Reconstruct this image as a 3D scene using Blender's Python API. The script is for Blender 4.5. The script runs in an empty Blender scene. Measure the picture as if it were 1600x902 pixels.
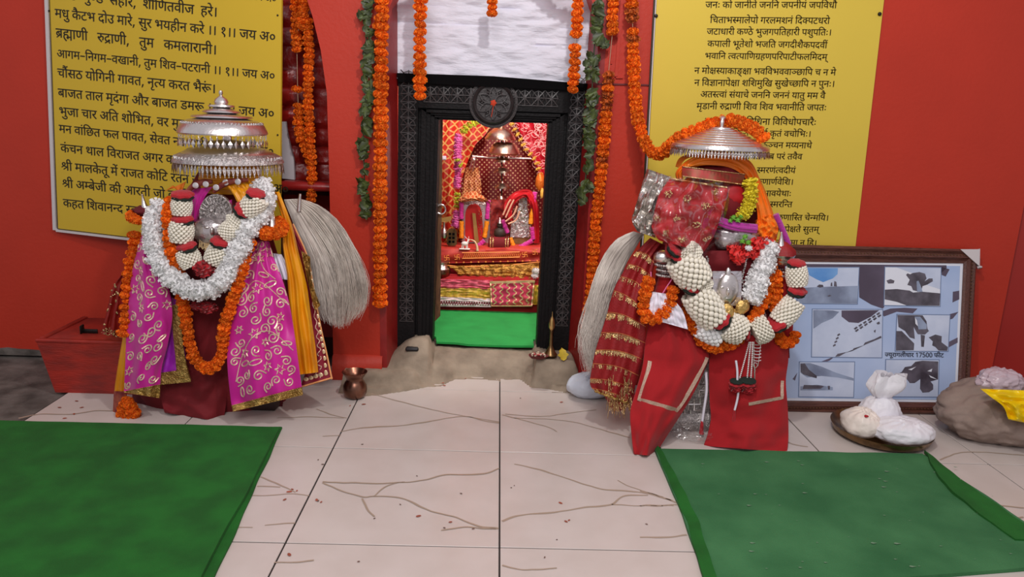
import bpy, math, random
from mathutils import Vector, Matrix, noise
# ------------------------------------------------------------------ camera, world, lamps, exposure
SC = bpy.context.scene
COL = SC.collection
PITCH, ROLL, YAW, CAM_H, FPX = 0.23228, 0.03586, 0.02383, 1.18485, 1138.955
_cp, _sp = math.cos(PITCH), math.sin(PITCH)
FWD = Vector((math.sin(YAW)*_cp, math.cos(YAW)*_cp, -_sp))
_r0 = Vector((math.cos(YAW), -math.sin(YAW), 0)); _u0 = _r0.cross(FWD)
RGT = math.cos(ROLL)*_r0 + math.sin(ROLL)*_u0
UPV = -math.sin(ROLL)*_r0 + math.cos(ROLL)*_u0
CAMP = Vector((0, 0, CAM_H))
cd = bpy.data.cameras.new('camera'); cam = bpy.data.objects.new('camera', cd); COL.objects.link(cam)
cam.matrix_world = Matrix.Translation(CAMP) @ Matrix((RGT, UPV, -FWD)).transposed().to_4x4()
cd.sensor_width = 36; cd.lens = FPX*36/1600; cd.clip_start = 0.02
SC.camera = cam
w = bpy.data.worlds.new('world'); SC.world = w; w.use_nodes = True
bg = w.node_tree.nodes['Background']; bg.inputs[0].default_value = (0.95, 0.9, 0.95, 1); bg.inputs[1].default_value = 0.36
SC.view_settings.view_transform = 'Standard'; SC.view_settings.look = 'None'
SC.view_settings.exposure = 0.48; SC.view_settings.gamma = 1.0; SC.view_settings.use_curve_mapping = False

def lamp(name, loc, energy, color, size, target=None, spot=None):
    ld = bpy.data.lights.new(name, 'AREA' if target is not None else 'POINT')
    ld.energy = energy; ld.color = color
    if target is not None: ld.shape = 'DISK'; ld.size = size
    else: ld.shadow_soft_size = size
    o = bpy.data.objects.new(name, ld); COL.objects.link(o); o.location = loc
    if target is not None:
        o.rotation_euler = (Vector(target)-Vector(loc)).to_track_quat('-Z', 'Y').to_euler()
    return o
lamp('hall_lamp', (0.30, 1.35, 2.60), 58, (1.0, 0.955, 0.93), 0.05)
lamp('hall_fill_light', (-0.3, -0.5, 2.9), 32, (1.0, 0.95, 0.95), 1.3, target=(0, 2.6, 0.4))  # broad unseen overhead fill, set for the floor shadow beside the left figure
lamp('sanctum_lamp', (0.05, 3.62, 1.55), 20, (1.0, 0.94, 0.88), 0.05)
lamp('sanctum_bulb', (0.33, 3.66, 1.0), 6, (1.0, 0.94, 0.85), 0.05)

# ------------------------------------------------------------------ geometry helpers
def ray(px, py): return FWD + RGT*((px-800)/FPX) + UPV*((451-py)/FPX)
def aty(px, py, Y):
    d = ray(px, py); return CAMP + d*(Y/d.y)
def atz(px, py, z=0.0):
    d = ray(px, py); return CAMP + d*((z-CAM_H)/d.z)
def atplane(px, py, P, n):
    d = ray(px, py); return CAMP + d*((P-CAMP).dot(n)/d.dot(n))
def ppm(P): return FPX/(Vector(P)-CAMP).dot(FWD)     # pixels per metre there
def lin(c):
    return tuple(((v/255)/12.92 if v/255 <= 0.04045 else ((v/255+0.055)/1.055)**2.4) for v in c)
_mats = {}
def M(name, rgb, rough=0.6, metal=0.0, var=0.0, vscale=8, bump=0.0, bscale=40, rgb2=None, coat=0, sheen=0, trans=0, alpha=1, rnd=0, spec=None, detail=4, stretch=None, tl=0):
    if name in _mats: return _mats[name]
    m = bpy.data.materials.new(name); m.use_nodes = True; nt = m.node_tree; N = nt.nodes; L = nt.links
    b = N['Principled BSDF']; c = lin(rgb)
    b.inputs['Base Color'].default_value = (*c, 1); b.inputs['Roughness'].default_value = rough; b.inputs['Metallic'].default_value = metal
    if coat: b.inputs['Coat Weight'].default_value = coat; b.inputs['Coat Roughness'].default_value = 0.15
    if sheen: b.inputs['Sheen Weight'].default_value = sheen
    if trans: b.inputs['Transmission Weight'].default_value = trans
    if spec is not None: b.inputs['Specular IOR Level'].default_value = spec
    b.inputs['Alpha'].default_value = alpha
    tc = N.new('ShaderNodeTexCoord'); src = tc.outputs['Object']
    if stretch:
        mp = N.new('ShaderNodeMapping'); mp.inputs['Scale'].default_value = stretch; L.new(src, mp.inputs[0]); src = mp.outputs[0]
    if var or rgb2:
        n = N.new('ShaderNodeTexNoise'); n.inputs['Scale'].default_value = vscale; n.inputs['Detail'].default_value = detail
        L.new(src, n.inputs[0])
        r = N.new('ShaderNodeValToRGB'); c2 = lin(rgb2) if rgb2 else tuple(v*(1-var) for v in c)
        r.color_ramp.elements[0].position = 0.35; r.color_ramp.elements[1].position = 0.65
        r.color_ramp.elements[0].color = (*c2, 1); r.color_ramp.elements[1].color = (*c, 1)
        L.new(n.outputs[0], r.inputs[0]); out = r.outputs[0]
        if rnd:
            oi = N.new('ShaderNodeObjectInfo'); h = N.new('ShaderNodeHueSaturation')
            mr = N.new('ShaderNodeMapRange'); mr.inputs[3].default_value = 1-rnd; mr.inputs[4].default_value = 1+rnd
            L.new(oi.outputs['Random'], mr.inputs[0]); L.new(mr.outputs[0], h.inputs['Value']); L.new(out, h.inputs['Color']); out = h.outputs[0]
        L.new(out, b.inputs['Base Color'])
    if bump:
        n = N.new('ShaderNodeTexNoise'); n.inputs['Scale'].default_value = bscale; n.inputs['Detail'].default_value = 6
        L.new(src, n.inputs[0]); bp = N.new('ShaderNodeBump'); bp.inputs['Strength'].default_value = bump; bp.inputs['Distance'].default_value = 0.01
        L.new(n.outputs[0], bp.inputs['Height']); L.new(bp.outputs[0], b.inputs['Normal'])
    if tl:
        ts = N.new('ShaderNodeBsdfTranslucent'); mx = N.new('ShaderNodeMixShader'); mx.inputs[0].default_value = tl
        if b.inputs['Base Color'].is_linked: L.new(b.inputs['Base Color'].links[0].from_socket, ts.inputs[0])
        else: ts.inputs[0].default_value = (*c, 1)
        L.new(b.outputs[0], mx.inputs[1]); L.new(ts.outputs[0], mx.inputs[2]); L.new(mx.outputs[0], N['Material Output'].inputs[0])
    _mats[name] = m; return m

class MB:
    def __init__(s): s.v = []; s.f = []; s.mi = []; s.cur = 0
    def add(s, vs, fs):
        o = len(s.v); s.v += [tuple(p) for p in vs]
        for f in fs: s.f.append(tuple(i+o for i in f)); s.mi.append(s.cur)
        return s
    def box(s, x0, x1, y0, y1, z0, z1, bev=0.0):
        if bev <= 0:
            P = [(x, y, z) for z in (z0, z1) for y in (y0, y1) for x in (x0, x1)]
            return s.add(P, [(0, 2, 3, 1), (4, 5, 7, 6), (0, 1, 5, 4), (2, 6, 7, 3), (0, 4, 6, 2), (1, 3, 7, 5)])
        b = bev; rings = []
        for z, i in ((z0, b), (z0+b, 0), (z1-b, 0), (z1, b)):
            q = []
            for cx, cy, a0 in ((x1-b, y1-b, 0), (x0+b, y1-b, 90), (x0+b, y0+b, 180), (x1-b, y0+b, 270)):
                for k in range(3):
                    a = math.radians(a0+45*k); rr = b-i if i else b
                    q.append((cx+rr*math.cos(a), cy+rr*math.sin(a), z))
            rings.append(q)
        return s.rings(rings, caps=True)
    def rings(s, R, caps=False, closed=True):
        n = len(R[0]); vs = [p for r in R for p in r]; fs = []
        for i in range(len(R)-1):
            for j in range(n if closed else n-1):
                k = (j+1) % n
                fs.append((i*n+j, i*n+k, (i+1)*n+k, (i+1)*n+j))
        if caps: fs.append(tuple(range(n-1, -1, -1))); fs.append(tuple((len(R)-1)*n+j for j in range(n)))
        return s.add(vs, fs)
    def lathe(s, prof, c=(0, 0, 0), n=32, axis=None, wave=0, wn=8, caps=True, sy=1.0):
        q = Vector(axis).normalized().to_track_quat('Z', 'Y').to_matrix() if axis else Matrix.Identity(3)
        R = []
        for r, z in prof:
            ring = []
            for k in range(n):
                a = 2*math.pi*k/n; rr = max(r, 1e-5)*(1+wave*math.cos(wn*a))
                ring.append(Vector(c)+q @ Vector((rr*math.cos(a), rr*math.sin(a)*sy, z)))
            R.append(ring)
        return s.rings(R, caps)
    def tube(s, pts, r, n=8, caps=True):
        pts = [Vector(p) for p in pts]
        if len(pts) < 2: return s
        rr = r if isinstance(r, (list, tuple)) else [r]*len(pts)
        R = []; nrm = None
        for i, p in enumerate(pts):
            t = (pts[min(i+1, len(pts)-1)]-pts[max(i-1, 0)])
            t = t.normalized() if t.length > 1e-9 else Vector((0, 0, 1))
            if nrm is None: nrm = t.orthogonal().normalized()
            nrm = (nrm - t*nrm.dot(t));
            nrm = nrm.normalized() if nrm.length > 1e-6 else t.orthogonal().normalized()
            bn = t.cross(nrm)
            R.append([p+(nrm*math.cos(2*math.pi*k/n)+bn*math.sin(2*math.pi*k/n))*rr[i] for k in range(n)])
        return s.rings(R, caps)
    def ell(s, c, r, n=10, m=6, rot=None, jit=0, seed=0):
        rx, ry, rz = r if isinstance(r, (tuple, list)) else (r, r, r); R = []
        for i in range(m+1):
            a = math.pi*i/m; ring = []
            for k in range(n):
                b = 2*math.pi*k/n; d = Vector((math.sin(a)*math.cos(b), math.sin(a)*math.sin(b), -math.cos(a)))
                q = Vector((d.x*rx, d.y*ry, d.z*rz))
                if jit: q *= 1+jit*noise.noise(d*2.3+Vector((seed, 0, 0)))
                if rot: q = rot @ q
                ring.append(Vector(c)+q)
            R.append(ring)
        return s.rings(R)
    def prism(s, poly, y0, y1):                      # polygon in (x, z), thickness along y
        n = len(poly); vs = [(x, y0, z) for x, z in poly]+[(x, y1, z) for x, z in poly]
        fs = [tuple(range(n)), tuple(range(2*n-1, n-1, -1))]+[(i, i+n, (i+1) % n+n, (i+1) % n) for i in range(n)]
        return s.add(vs, fs)
    def slab(s, pts, off):                           # planar polygon of 3D points extruded by vector off
        n = len(pts); off = Vector(off); vs = [Vector(p) for p in pts]+[Vector(p)+off for p in pts]
        fs = [tuple(range(n)), tuple(range(2*n-1, n-1, -1))]+[(i, i+n, (i+1) % n+n, (i+1) % n) for i in range(n)]
        return s.add(vs, fs)
    def build(s, name, mat, parent=None, smooth=True, origin=None, recalc=True):
        me = bpy.data.meshes.new(name)
        org = Vector(origin) if origin is not None else Vector((0, 0, 0))
        me.from_pydata([tuple(Vector(v)-org) for v in s.v], [], s.f)
        for m in (mat if isinstance(mat, (list, tuple)) else [mat]): me.materials.append(m)
        if s.cur or any(s.mi): me.polygons.foreach_set('material_index', s.mi)
        if smooth: me.polygons.foreach_set('use_smooth', [True]*len(me.polygons))
        if recalc:
            import bmesh
            bm = bmesh.new(); bm.from_mesh(me); bmesh.ops.recalc_face_normals(bm, faces=bm.faces); bm.to_mesh(me); bm.free()
        if smooth:
            try: me.set_sharp_from_angle(angle=math.radians(50))
            except Exception: pass
        me.update()
        o = bpy.data.objects.new(name, me); COL.objects.link(o)
        o.location = org
        if parent is not None: attach(o, parent)
        return o
_loc = {}
def attach(o, parent):
    # every thing is an unrotated Empty or mesh at a known place, so a child keeps its world place by subtracting it
    o.parent = parent; q = parent; off = Vector((0, 0, 0))
    while q is not None: off += q.location; q = q.parent
    o.location = o.location-off
def tag(o, label, cat, group=None, kind=None):
    if label: o['label'] = label
    if cat: o['category'] = cat
    if group: o['group'] = group
    if kind: o['kind'] = kind
    return o
def thing(name, loc, label, cat, group=None):
    o = bpy.data.objects.new(name, None); COL.objects.link(o); o.location = Vector(loc); o.empty_display_size = 0.05
    return tag(o, label, cat, group)
def struct(o): o['kind'] = 'structure'; return o
def inst(src, name, parent, mw, label=None):
    o = src if isinstance(src, bpy.types.Object) else None
    if o is None: o = bpy.data.objects.new(name, src)
    else: o = src.copy(); o.name = name
    COL.objects.link(o)
    o.matrix_world = mw
    if parent is not None:
        q = parent; off = Vector((0, 0, 0))
        while q is not None: off += q.location; q = q.parent
        m = mw.copy(); m.translation = mw.translation-off
        o.parent = parent; o.matrix_basis = m
    if label: o['label'] = label
    return o
def mesh_only(mb, name, mat, smooth=True):
    o = mb.build(name, mat, None, smooth); me = o.data; bpy.data.objects.remove(o); return me
def crom(P, t):
    n = len(P)-1; x = max(0.0, min(1.0, t))*n; i = min(int(x), n-1); f = x-i
    g = lambda k: P[max(0, min(n, k))]
    a, b, c, d = g(i-1), g(i), g(i+1), g(i+2)
    return tuple(0.5*((2*b[k])+(-a[k]+c[k])*f+(2*a[k]-5*b[k]+4*c[k]-d[k])*f*f+(-a[k]+3*b[k]-3*c[k]+d[k])*f**3) for k in range(len(b)))
def lerp(P, t):
    n = len(P)-1; x = max(0.0, min(1.0, t))*n; i = min(int(x), n-1); f = x-i
    return tuple(P[i][k]*(1-f)+P[i+1][k]*f for k in range(len(P[0])))
def path3(px, Y=None, n=None):                       # image polyline with depths -> smooth 3D polyline, evenly spaced
    P = [aty(p[0], p[1], p[2] if len(p) > 2 else Y) for p in px]
    n = n or 12*len(P)
    return [Vector(crom([tuple(q) for q in P], i/n)) for i in range(n+1)]
def walk(pts, step):
    out = []; acc = 0.0; nxt = step*0.5
    for a, b in zip(pts, pts[1:]):
        l = (b-a).length
        while nxt <= acc+l and l > 0:
            out.append((a.lerp(b, (nxt-acc)/l), (b-a).normalized())); nxt += step
        acc += l
    return out

class Sheet:                                         # a piece of cloth spanned between a left and a right edge
    def __init__(s, L, R, bulge=0.0, amp=0.0, freq=3.0, ph=0.0, skew=0.0, curve=crom, nz=0.0, top=0.3):
        s.L, s.R = L, R; s.b, s.a, s.fq, s.ph, s.sk, s.c, s.nz, s.top = bulge, amp, freq, ph, skew, curve, nz, top
    def p(s, u, v, off=0.0):
        l = s.c(s.L, v); r = s.c(s.R, v)
        x, y, Y = (l[k]*(1-u)+r[k]*u for k in range(3))
        Y -= s.b*math.sin(math.pi*u)+off
        Y -= s.a*math.sin(2*math.pi*s.fq*u+s.ph+s.sk*v)*(s.top+(1-s.top)*v)
        if s.nz: Y -= s.nz*noise.noise(Vector((u*5, v*7, s.ph)))
        return aty(x, y, Y)
    def mesh(s, name, mat, parent, nu=40, nv=40, th=0.004, origin=None):
        mb = MB(); W = nu+1
        front = [s.p(i/nu, j/nv) for j in range(nv+1) for i in range(nu+1)]
        back = [p+Vector((0, th, 0)) for p in front]; n = len(front)
        fs = []
        for j in range(nv):
            for i in range(nu):
                a = j*W+i; fs.append((a, a+1, a+W+1, a+W)); fs.append((a+n, a+W+n, a+W+1+n, a+1+n))
        for i in range(nu):
            fs.append((i, i+n, i+1+n, i+1)); a = nv*W+i; fs.append((a, a+1, a+1+n, a+n))
        for j in range(nv):
            a = j*W; fs.append((a, a+W, a+W+n, a+n)); a += nu; fs.append((a, a+n, a+W+n, a+W))
        mb.add(front+back, fs)
        return mb.build(name, mat, parent, origin=origin)
    def strip(s, mb, uv, width, off=0.002, n=None):   # flat ribbon lying on the cloth along a (u, v) path
        pts = [s.p(u, v, off) for u, v in uv]; vs = []
        for i, p in enumerate(pts):
            t = (pts[min(i+1, len(pts)-1)]-pts[max(i-1, 0)]).normalized()
            sd = t.cross(Vector((0, -1, 0))).normalized()*width/2
            vs += [p-sd, p+sd, p-sd+Vector((0, off*0.9, 0)), p+sd+Vector((0, off*0.9, 0))]
        k = len(pts)
        for i in range(k-1):
            a = 4*i; b = a+4
            mb.add([vs[a], vs[a+1], vs[b+1], vs[b], vs[a+2], vs[a+3], vs[b+3], vs[b+2]], [(0, 1, 2, 3), (4, 7, 6, 5), (0, 3, 7, 4), (1, 5, 6, 2)]+([(0, 4, 5, 1)] if i == 0 else [])+([(3, 2, 6, 7)] if i == k-2 else []))
    def tubes(s, mb, uv, r, off=0.002, n=4):
        mb.tube([s.p(u, v, off) for u, v in uv], r, n)
    def metric(s, u, v):
        e = 0.01; a = s.p(u, v); return (s.p(min(u+e, 1), v)-s.p(max(u-e, 0), v)).length/(min(u+e, 1)-max(u-e, 0)), (s.p(u, min(v+e, 1))-s.p(u, max(v-e, 0))).length/(min(v+e, 1)-max(v-e, 0))
rnd = random.Random(11)

# ------------------------------------------------------------------ materials
m_red = M('red_wall_paint', (190, 52, 32), 0.5, var=0.08, vscale=3, spec=0.35, bump=0.12, bscale=60)
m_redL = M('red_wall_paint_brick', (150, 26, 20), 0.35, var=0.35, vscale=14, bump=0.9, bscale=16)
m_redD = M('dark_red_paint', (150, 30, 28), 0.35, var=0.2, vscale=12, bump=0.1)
m_white = M('white_lime_wash', (228, 228, 240), 0.8, var=0.06, vscale=6, bump=1.0, bscale=14, stretch=(1, 1, 3.5))
m_black = M('black_carved_wood', (18, 15, 16), 0.55, var=0.4, vscale=30, spec=0.2, bump=0.25, bscale=90)
m_cement = M('rough_cement', (164, 148, 128), 0.85, rgb2=(120, 106, 90), vscale=7, bump=0.6, bscale=25)
m_grey = M('grey_concrete', (112, 104, 98), 0.9, rgb2=(66, 60, 55), vscale=9, bump=0.7, bscale=30)
m_tile = M('cream_floor_tile', (208, 198, 192), 0.32, rgb2=(201, 190, 183), vscale=6, spec=0.4)
m_grout = M('dark_grout', (44, 38, 34), 0.95)
m_vein = M('brown_marble_vein', (170, 152, 134), 0.35)
m_mar = M('marigold_orange', (255, 142, 14), 0.75, rgb2=(252, 118, 6), vscale=60, rnd=0.12, tl=0.25)
m_marD = M('marigold_wilted', (214, 104, 24), 0.8, rgb2=(140, 60, 20), vscale=40, rnd=0.15)
m_leaf = M('green_leaf', (72, 88, 30), 0.5, rgb2=(26, 32, 12), vscale=22, rnd=0.25)
m_wpet = M('white_petal', (255, 255, 255), 0.9, rnd=0.0, var=0.01, spec=0.1, tl=0.25)
m_cream = M('cream_bud', (238, 232, 216), 0.65, var=0.1, vscale=50)
m_velred = M('red_velvet', (176, 14, 30), 0.8, sheen=0.2, bump=0.4, bscale=150)
m_velblk = M('dark_green_velvet', (20, 34, 26), 0.9)
m_silver = M('silver_metal', (236, 230, 228), 0.3, 1.0, var=0.12, vscale=30, bump=0.12, bscale=120)
m_silverO = M('embossed_silver', (214, 208, 206), 0.36, 1.0, var=0.35, vscale=70, bump=0.7, bscale=160)
m_gold = M('gold_tinsel', (240, 206, 150), 0.25, 1.0, var=0.3, vscale=90, bump=0.6, bscale=180)
m_goldT = M('gold_brocade', (214, 178, 104), 0.36, 0.8, rgb2=(150, 112, 54), vscale=70, bump=0.9, bscale=130)
m_brass = M('old_brass', (150, 118, 78), 0.34, 0.9, rgb2=(98, 74, 48), vscale=24)
m_copper = M('dull_copper', (150, 104, 84), 0.3, 0.95, rgb2=(104, 72, 60), vscale=16)
m_mag = M('magenta_satin', (208, 22, 152), 0.38, var=0.12, vscale=6, sheen=0.2)
m_yel = M('yellow_satin', (236, 164, 18), 0.36, rgb2=(214, 132, 10), vscale=5)
m_orc = M('saffron_cloth', (250, 136, 30), 0.5, rgb2=(236, 116, 22), vscale=6, bump=0.15, bscale=90)
m_robe = M('maroon_robe', (120, 8, 22), 0.8, var=0.12, vscale=4, bump=0.15, bscale=300)
m_redc = M('red_wool_cloth', (164, 10, 20), 0.9, var=0.1, vscale=5, bump=0.15, bscale=300, sheen=0.1)
m_crim = M('crimson_net_cloth', (148, 14, 20), 0.6, var=0.2, vscale=20, bump=0.3, bscale=120)
m_dupr = M('red_chiffon', (196, 28, 38), 0.5, rgb2=(158, 14, 26), vscale=12)
m_hair = M('grey_yak_hair', (226, 218, 208), 0.6, rnd=0.0, rgb2=(190, 180, 170), vscale=12)
m_wcloth = M('white_cotton', (232, 228, 240), 0.8, var=0.05)
m_green = M('green_felt', (22, 104, 28), 0.95, rgb2=(15, 86, 20), vscale=9, bump=0.35, bscale=400)
m_green2 = M('worn_green_felt', (62, 122, 74), 0.95, rgb2=(40, 100, 56), vscale=4, bump=0.35, bscale=300)
m_green3 = M('bright_green_felt', (42, 168, 78), 0.95, rgb2=(36, 154, 70), vscale=9, bump=0.3, bscale=400)
m_ysign = M('yellow_sign_board', (218, 190, 72), 0.42, var=0.04, vscale=2, bump=0.05, bscale=6, spec=0.3)
m_ysignL = M('golden_sign_board', (208, 174, 48), 0.42, var=0.04, vscale=2, bump=0.05, bscale=6, spec=0.3)
m_ink = M('black_sign_ink', (46, 38, 16), 0.5)
m_edge = M('white_board_edge', (205, 198, 198), 0.5)
m_iron = M('dark_iron', (48, 42, 40), 0.45, 0.7)
def film(name, bsc, rough=0.08, k=1.0):
    m = bpy.data.materials.new(name); m.use_nodes = True; nt = m.node_tree; N = nt.nodes; L = nt.links; N.remove(N['Principled BSDF'])
    t = N.new('ShaderNodeBsdfTransparent'); g = N.new('ShaderNodeBsdfGlossy'); g.inputs['Roughness'].default_value = rough; mx = N.new('ShaderNodeMixShader')
    tc = N.new('ShaderNodeTexCoord'); n = N.new('ShaderNodeTexNoise'); n.inputs['Scale'].default_value = bsc; bp = N.new('ShaderNodeBump'); bp.inputs['Distance'].default_value = 0.01; bp.inputs['Strength'].default_value = 0.4
    f = N.new('ShaderNodeFresnel'); f.inputs[0].default_value = 1.35; mu = N.new('ShaderNodeMath'); mu.operation = 'MULTIPLY'; mu.inputs[1].default_value = k
    L.new(tc.outputs['Object'], n.inputs[0]); L.new(n.outputs[0], bp.inputs['Height'])
    for q in (g, f): L.new(bp.outputs[0], q.inputs['Normal'])
    L.new(f.outputs[0], mu.inputs[0]); mi = N.new('ShaderNodeMath'); mi.operation = 'MINIMUM'; mi.inputs[1].default_value = 0.30; L.new(mu.outputs[0], mi.inputs[0]); L.new(mi.outputs[0], mx.inputs[0]); L.new(t.outputs[0], mx.inputs[1]); L.new(g.outputs[0], mx.inputs[2]); L.new(mx.outputs[0], N['Material Output'].inputs[0]); return m
m_plastic = film('clear_cellophane', 16, 0.08, 0.8)
m_foil = M('silver_foil', (228, 224, 220), 0.16, 0.9, rgb2=(184, 178, 170), vscale=12, bump=1.0, bscale=26)
m_wood = M('brown_frame_wood', (104, 62, 50), 0.42, rgb2=(74, 42, 34), vscale=30, stretch=(1, 8, 8), bump=0.3)
# ------------------------------------------------------------------ the setting
WY = 3.15
T0X, T0Y, TS = 0.0346, 2.4317, 0.60
fl = MB(); fl.box(-4, 4, -1.5, 3.52, -0.05, -0.012); g = fl.build('floor', m_grey, None, False); struct(g)
grout = MB(); grout.box(T0X-3*TS-0.005, T0X+3*TS+0.005, T0Y-6*TS, 3.3, -0.012, -0.0035); struct(grout.build('floor', m_grout, None, False))
tl = MB()
for i in range(-3, 4):
    for j in range(-6, 2):
        x0 = T0X+i*TS; y0 = T0Y+j*TS
        if i == 3 and j < -1: continue
        x1 = x0+TS; y1 = min(y0+TS, 3.3)
        if i == 3 and j < 0: x1 = x0+0.16
        e = 0.0024; t = rnd.uniform(-0.0005, 0.0005)
        tl.box(x0+e, x1-e, y0+e, y1-e, -0.010, t, 0.0012)
tiles = tl.build('floor', m_tile, None, False); struct(tiles)
veins = [[(490,200),(560,188),(690,180),(760,170),(890,150),(960,165),(1010,172)], [(590,75),(680,100),(800,130),(900,150),(1010,168)],
 [(430,365),(500,368),(650,370),(760,360),(830,343),(950,340),(1010,322)], [(430,368),(480,390),(560,415),(600,412),(690,420),(780,460),(860,480),(940,510),(1008,520)],
 [(600,412),(640,380),(700,365)], [(560,420),(580,460),(600,480)], [(1020,145),(1080,160),(1170,185),(1200,200)], [(1030,143),(1150,150),(1230,140),(1330,128)],
 [(1060,155),(1180,160),(1260,170),(1370,200),(1440,220)], [(1060,308),(1130,322),(1250,360),(1340,388),(1420,395),(1500,405),(1600,435)],
 [(1020,495),(1080,475),(1200,465),(1290,450),(1380,440),(1420,412),(1500,410)], [(1380,440),(1500,445),(1600,440)], [(1400,360),(1450,385),(1550,415)],
 [(190,412),(280,408),(340,405),(385,412)], [(215,380),(290,383)], [(225,350),(300,380),(340,400)], [(280,155),(380,152),(500,155)], [(410,125),(460,145),(510,155)],
 [(430,215),(490,212)], [(150,515),(200,515)], [(240,508),(340,500)], [(270,632),(400,625)], [(820,525),(900,515),(1000,522)], [(1020,640),(1100,655),(1200,650)]]
vn = MB()
def vein(P, wd):
    n = 8*len(P); Q = [atz(*crom(P, i/n)) for i in range(n+1)]
    for i in range(n):
        a, b = Q[i], Q[i+1]; s = (b-a).cross(Vector((0, 0, 1))).normalized()*wd*0.75*(0.6+0.8*abs(noise.noise(a*9)))
        o = Vector((0, 0, 0.0012)); jg = Vector((0, 0.004*noise.noise(a*25), 0)); jh = Vector((0, 0.004*noise.noise(b*25), 0))
        vn.add([a-s+o+jg, a+s+o+jg, b+s+o+jh, b-s+o+jh], [(0, 1, 2, 3)])
for k, P in enumerate(veins): vein([(300+x/2.105, 580+y/2.105) for x, y in P], 0.006 if k in (0, 2, 3, 9, 10) else 0.0045)
for P in ([(110,805),(230,782),(420,780),(560,762),(700,762)],): vein([(x/3.76, 440+y/3.76) for x, y in P], 0.006)
for P in ([(0,235),(60,250),(135,275)],[(0,298),(60,294),(140,296)],[(0,428),(110,428),(195,418)],[(1250,105),(1320,78),(1400,72),(1600,85)],[(1440,285),(1500,295),(1600,305)],[(1520,350),(1600,345)],[(600,20),(640,40),(700,50)]): vein([(1000+x/2.667, 680+y/2.667) for x, y in P], 0.006)
struct(vn.build('trim_8', m_vein, None, True, recalc=False))

# front wall: one slab of masonry with the recess on the left and the shrine doorway, both reaching the floor
XL, XR, XT = -1.47, -0.722, 2.7
DL, DR = -0.48, 0.392
arc1 = [(XR, 0.9), (XR-0.002, 1.25), (-0.745, 1.42), (-0.775, 1.55), (-0.82, 1.68), (-0.9, 1.8), (-1.1, 1.93), (-1.3, 1.8), (-1.42, 1.6), (XL, 1.3)]
arc2 = [(DR, 0), (DR+0.003, 1.45), (0.38, 1.6), (0.33, 1.72), (0.23, 1.86), (0.08, 1.95), (-0.04, 1.98), (-0.16, 1.95), (-0.31, 1.86), (-0.41, 1.72), (-0.462, 1.6), (DL, 1.45), (DL, 0)]
poly = [(-0.80, XT), (2.3, XT), (2.3, 0)]+arc2+[(XR, 0)]+arc1[:4]+[(-0.80, 1.63)]
wl = MB(); wl.prism(poly, WY, WY+0.30)
struct(wl.build('wall_front', m_red, None, False))
wl = MB(); wl.prism([(-3.4, 0), (-3.4, XT), (-0.82, XT), (-0.82, 1.9), (-1.1, 1.95), (-1.3, 1.8), (-1.42, 1.6), (XL, 1.3), (XL, 0)], 3.335, 3.5)
rg = MB(); P = []
struct(wl.build('wall_left', m_red, None, False))
# crumbled plaster foot where the red paint stops on the far left
ft = MB(); pts = [(-3.2, 0.0)]
for k in range(26): pts.append((-3.2+k*0.05, 0.02+0.05*max(0, 1-k/24)*(1+1.2*noise.noise(Vector((k*0.9, 0, 0)))) ))
pts.append((-1.95, 0.0)); ft.prism(pts, 3.325, 3.345); struct(ft.build('trim_1', m_grey, None, False))
# recess behind the left figure: rough painted brick back, ledge, dark hollow under it
rc = MB()
NX, NZ = 48, 90; vs = []
for j in range(NZ+1):
    for i in range(NX+1):
        x = -1.5+0.82*i/NX; z = 0.86+1.2*j/NZ
        row = math.floor(z/0.085); bx = (x+0.06*(row % 2))/0.17; fr = bx-math.floor(bx); fz = z/0.085-row
        m = min(1, min(fr, 1-fr)*9)*min(1, min(fz, 1-fz)*5)
        d = 0.03*m*(0.6+0.6*noise.noise(Vector((math.floor(bx)*3.1, row*2.7, 0))))+0.012*noise.noise(Vector((x*22, z*22, 1)))
        vs.append((x, 3.36-d, z))
rc.add(vs, [(j*(NX+1)+i, j*(NX+1)+i+1, (j+1)*(NX+1)+i+1, (j+1)*(NX+1)+i) for j in range(NZ) for i in range(NX)])
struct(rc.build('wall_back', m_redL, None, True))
rb = MB(); rb.box(-1.5, -0.7, 3.44, 3.48, 0, 0.9); rb.box(-1.5, -0.7, 3.36, 3.44, 0.8, 0.92); struct(rb.build('wall_back', M('shaded_recess_paint', (62, 14, 14), 0.8), None, False))  # shade of the hollow is put into this dark red
le = MB(); le.box(-0.96, -0.724, 3.20, 3.40, 0.835, 0.872, 0.012); struct(le.build('trim_2', m_redD, None, True))
pl = MB(); c = aty(452, 250, 3.31)
pl.slab([aty(446, 190, 3.3), aty(449, 210, 3.3), aty(455, 236, 3.3), aty(459, 250, 3.3), aty(460, 281, 3.3), aty(441, 279, 3.3), aty(440, 190, 3.3)], (0, 0.02, 0))
struct(pl.build('trim_3', M('grey_white_plaster', (190, 186, 190), 0.8, var=0.1), None, False))
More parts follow.
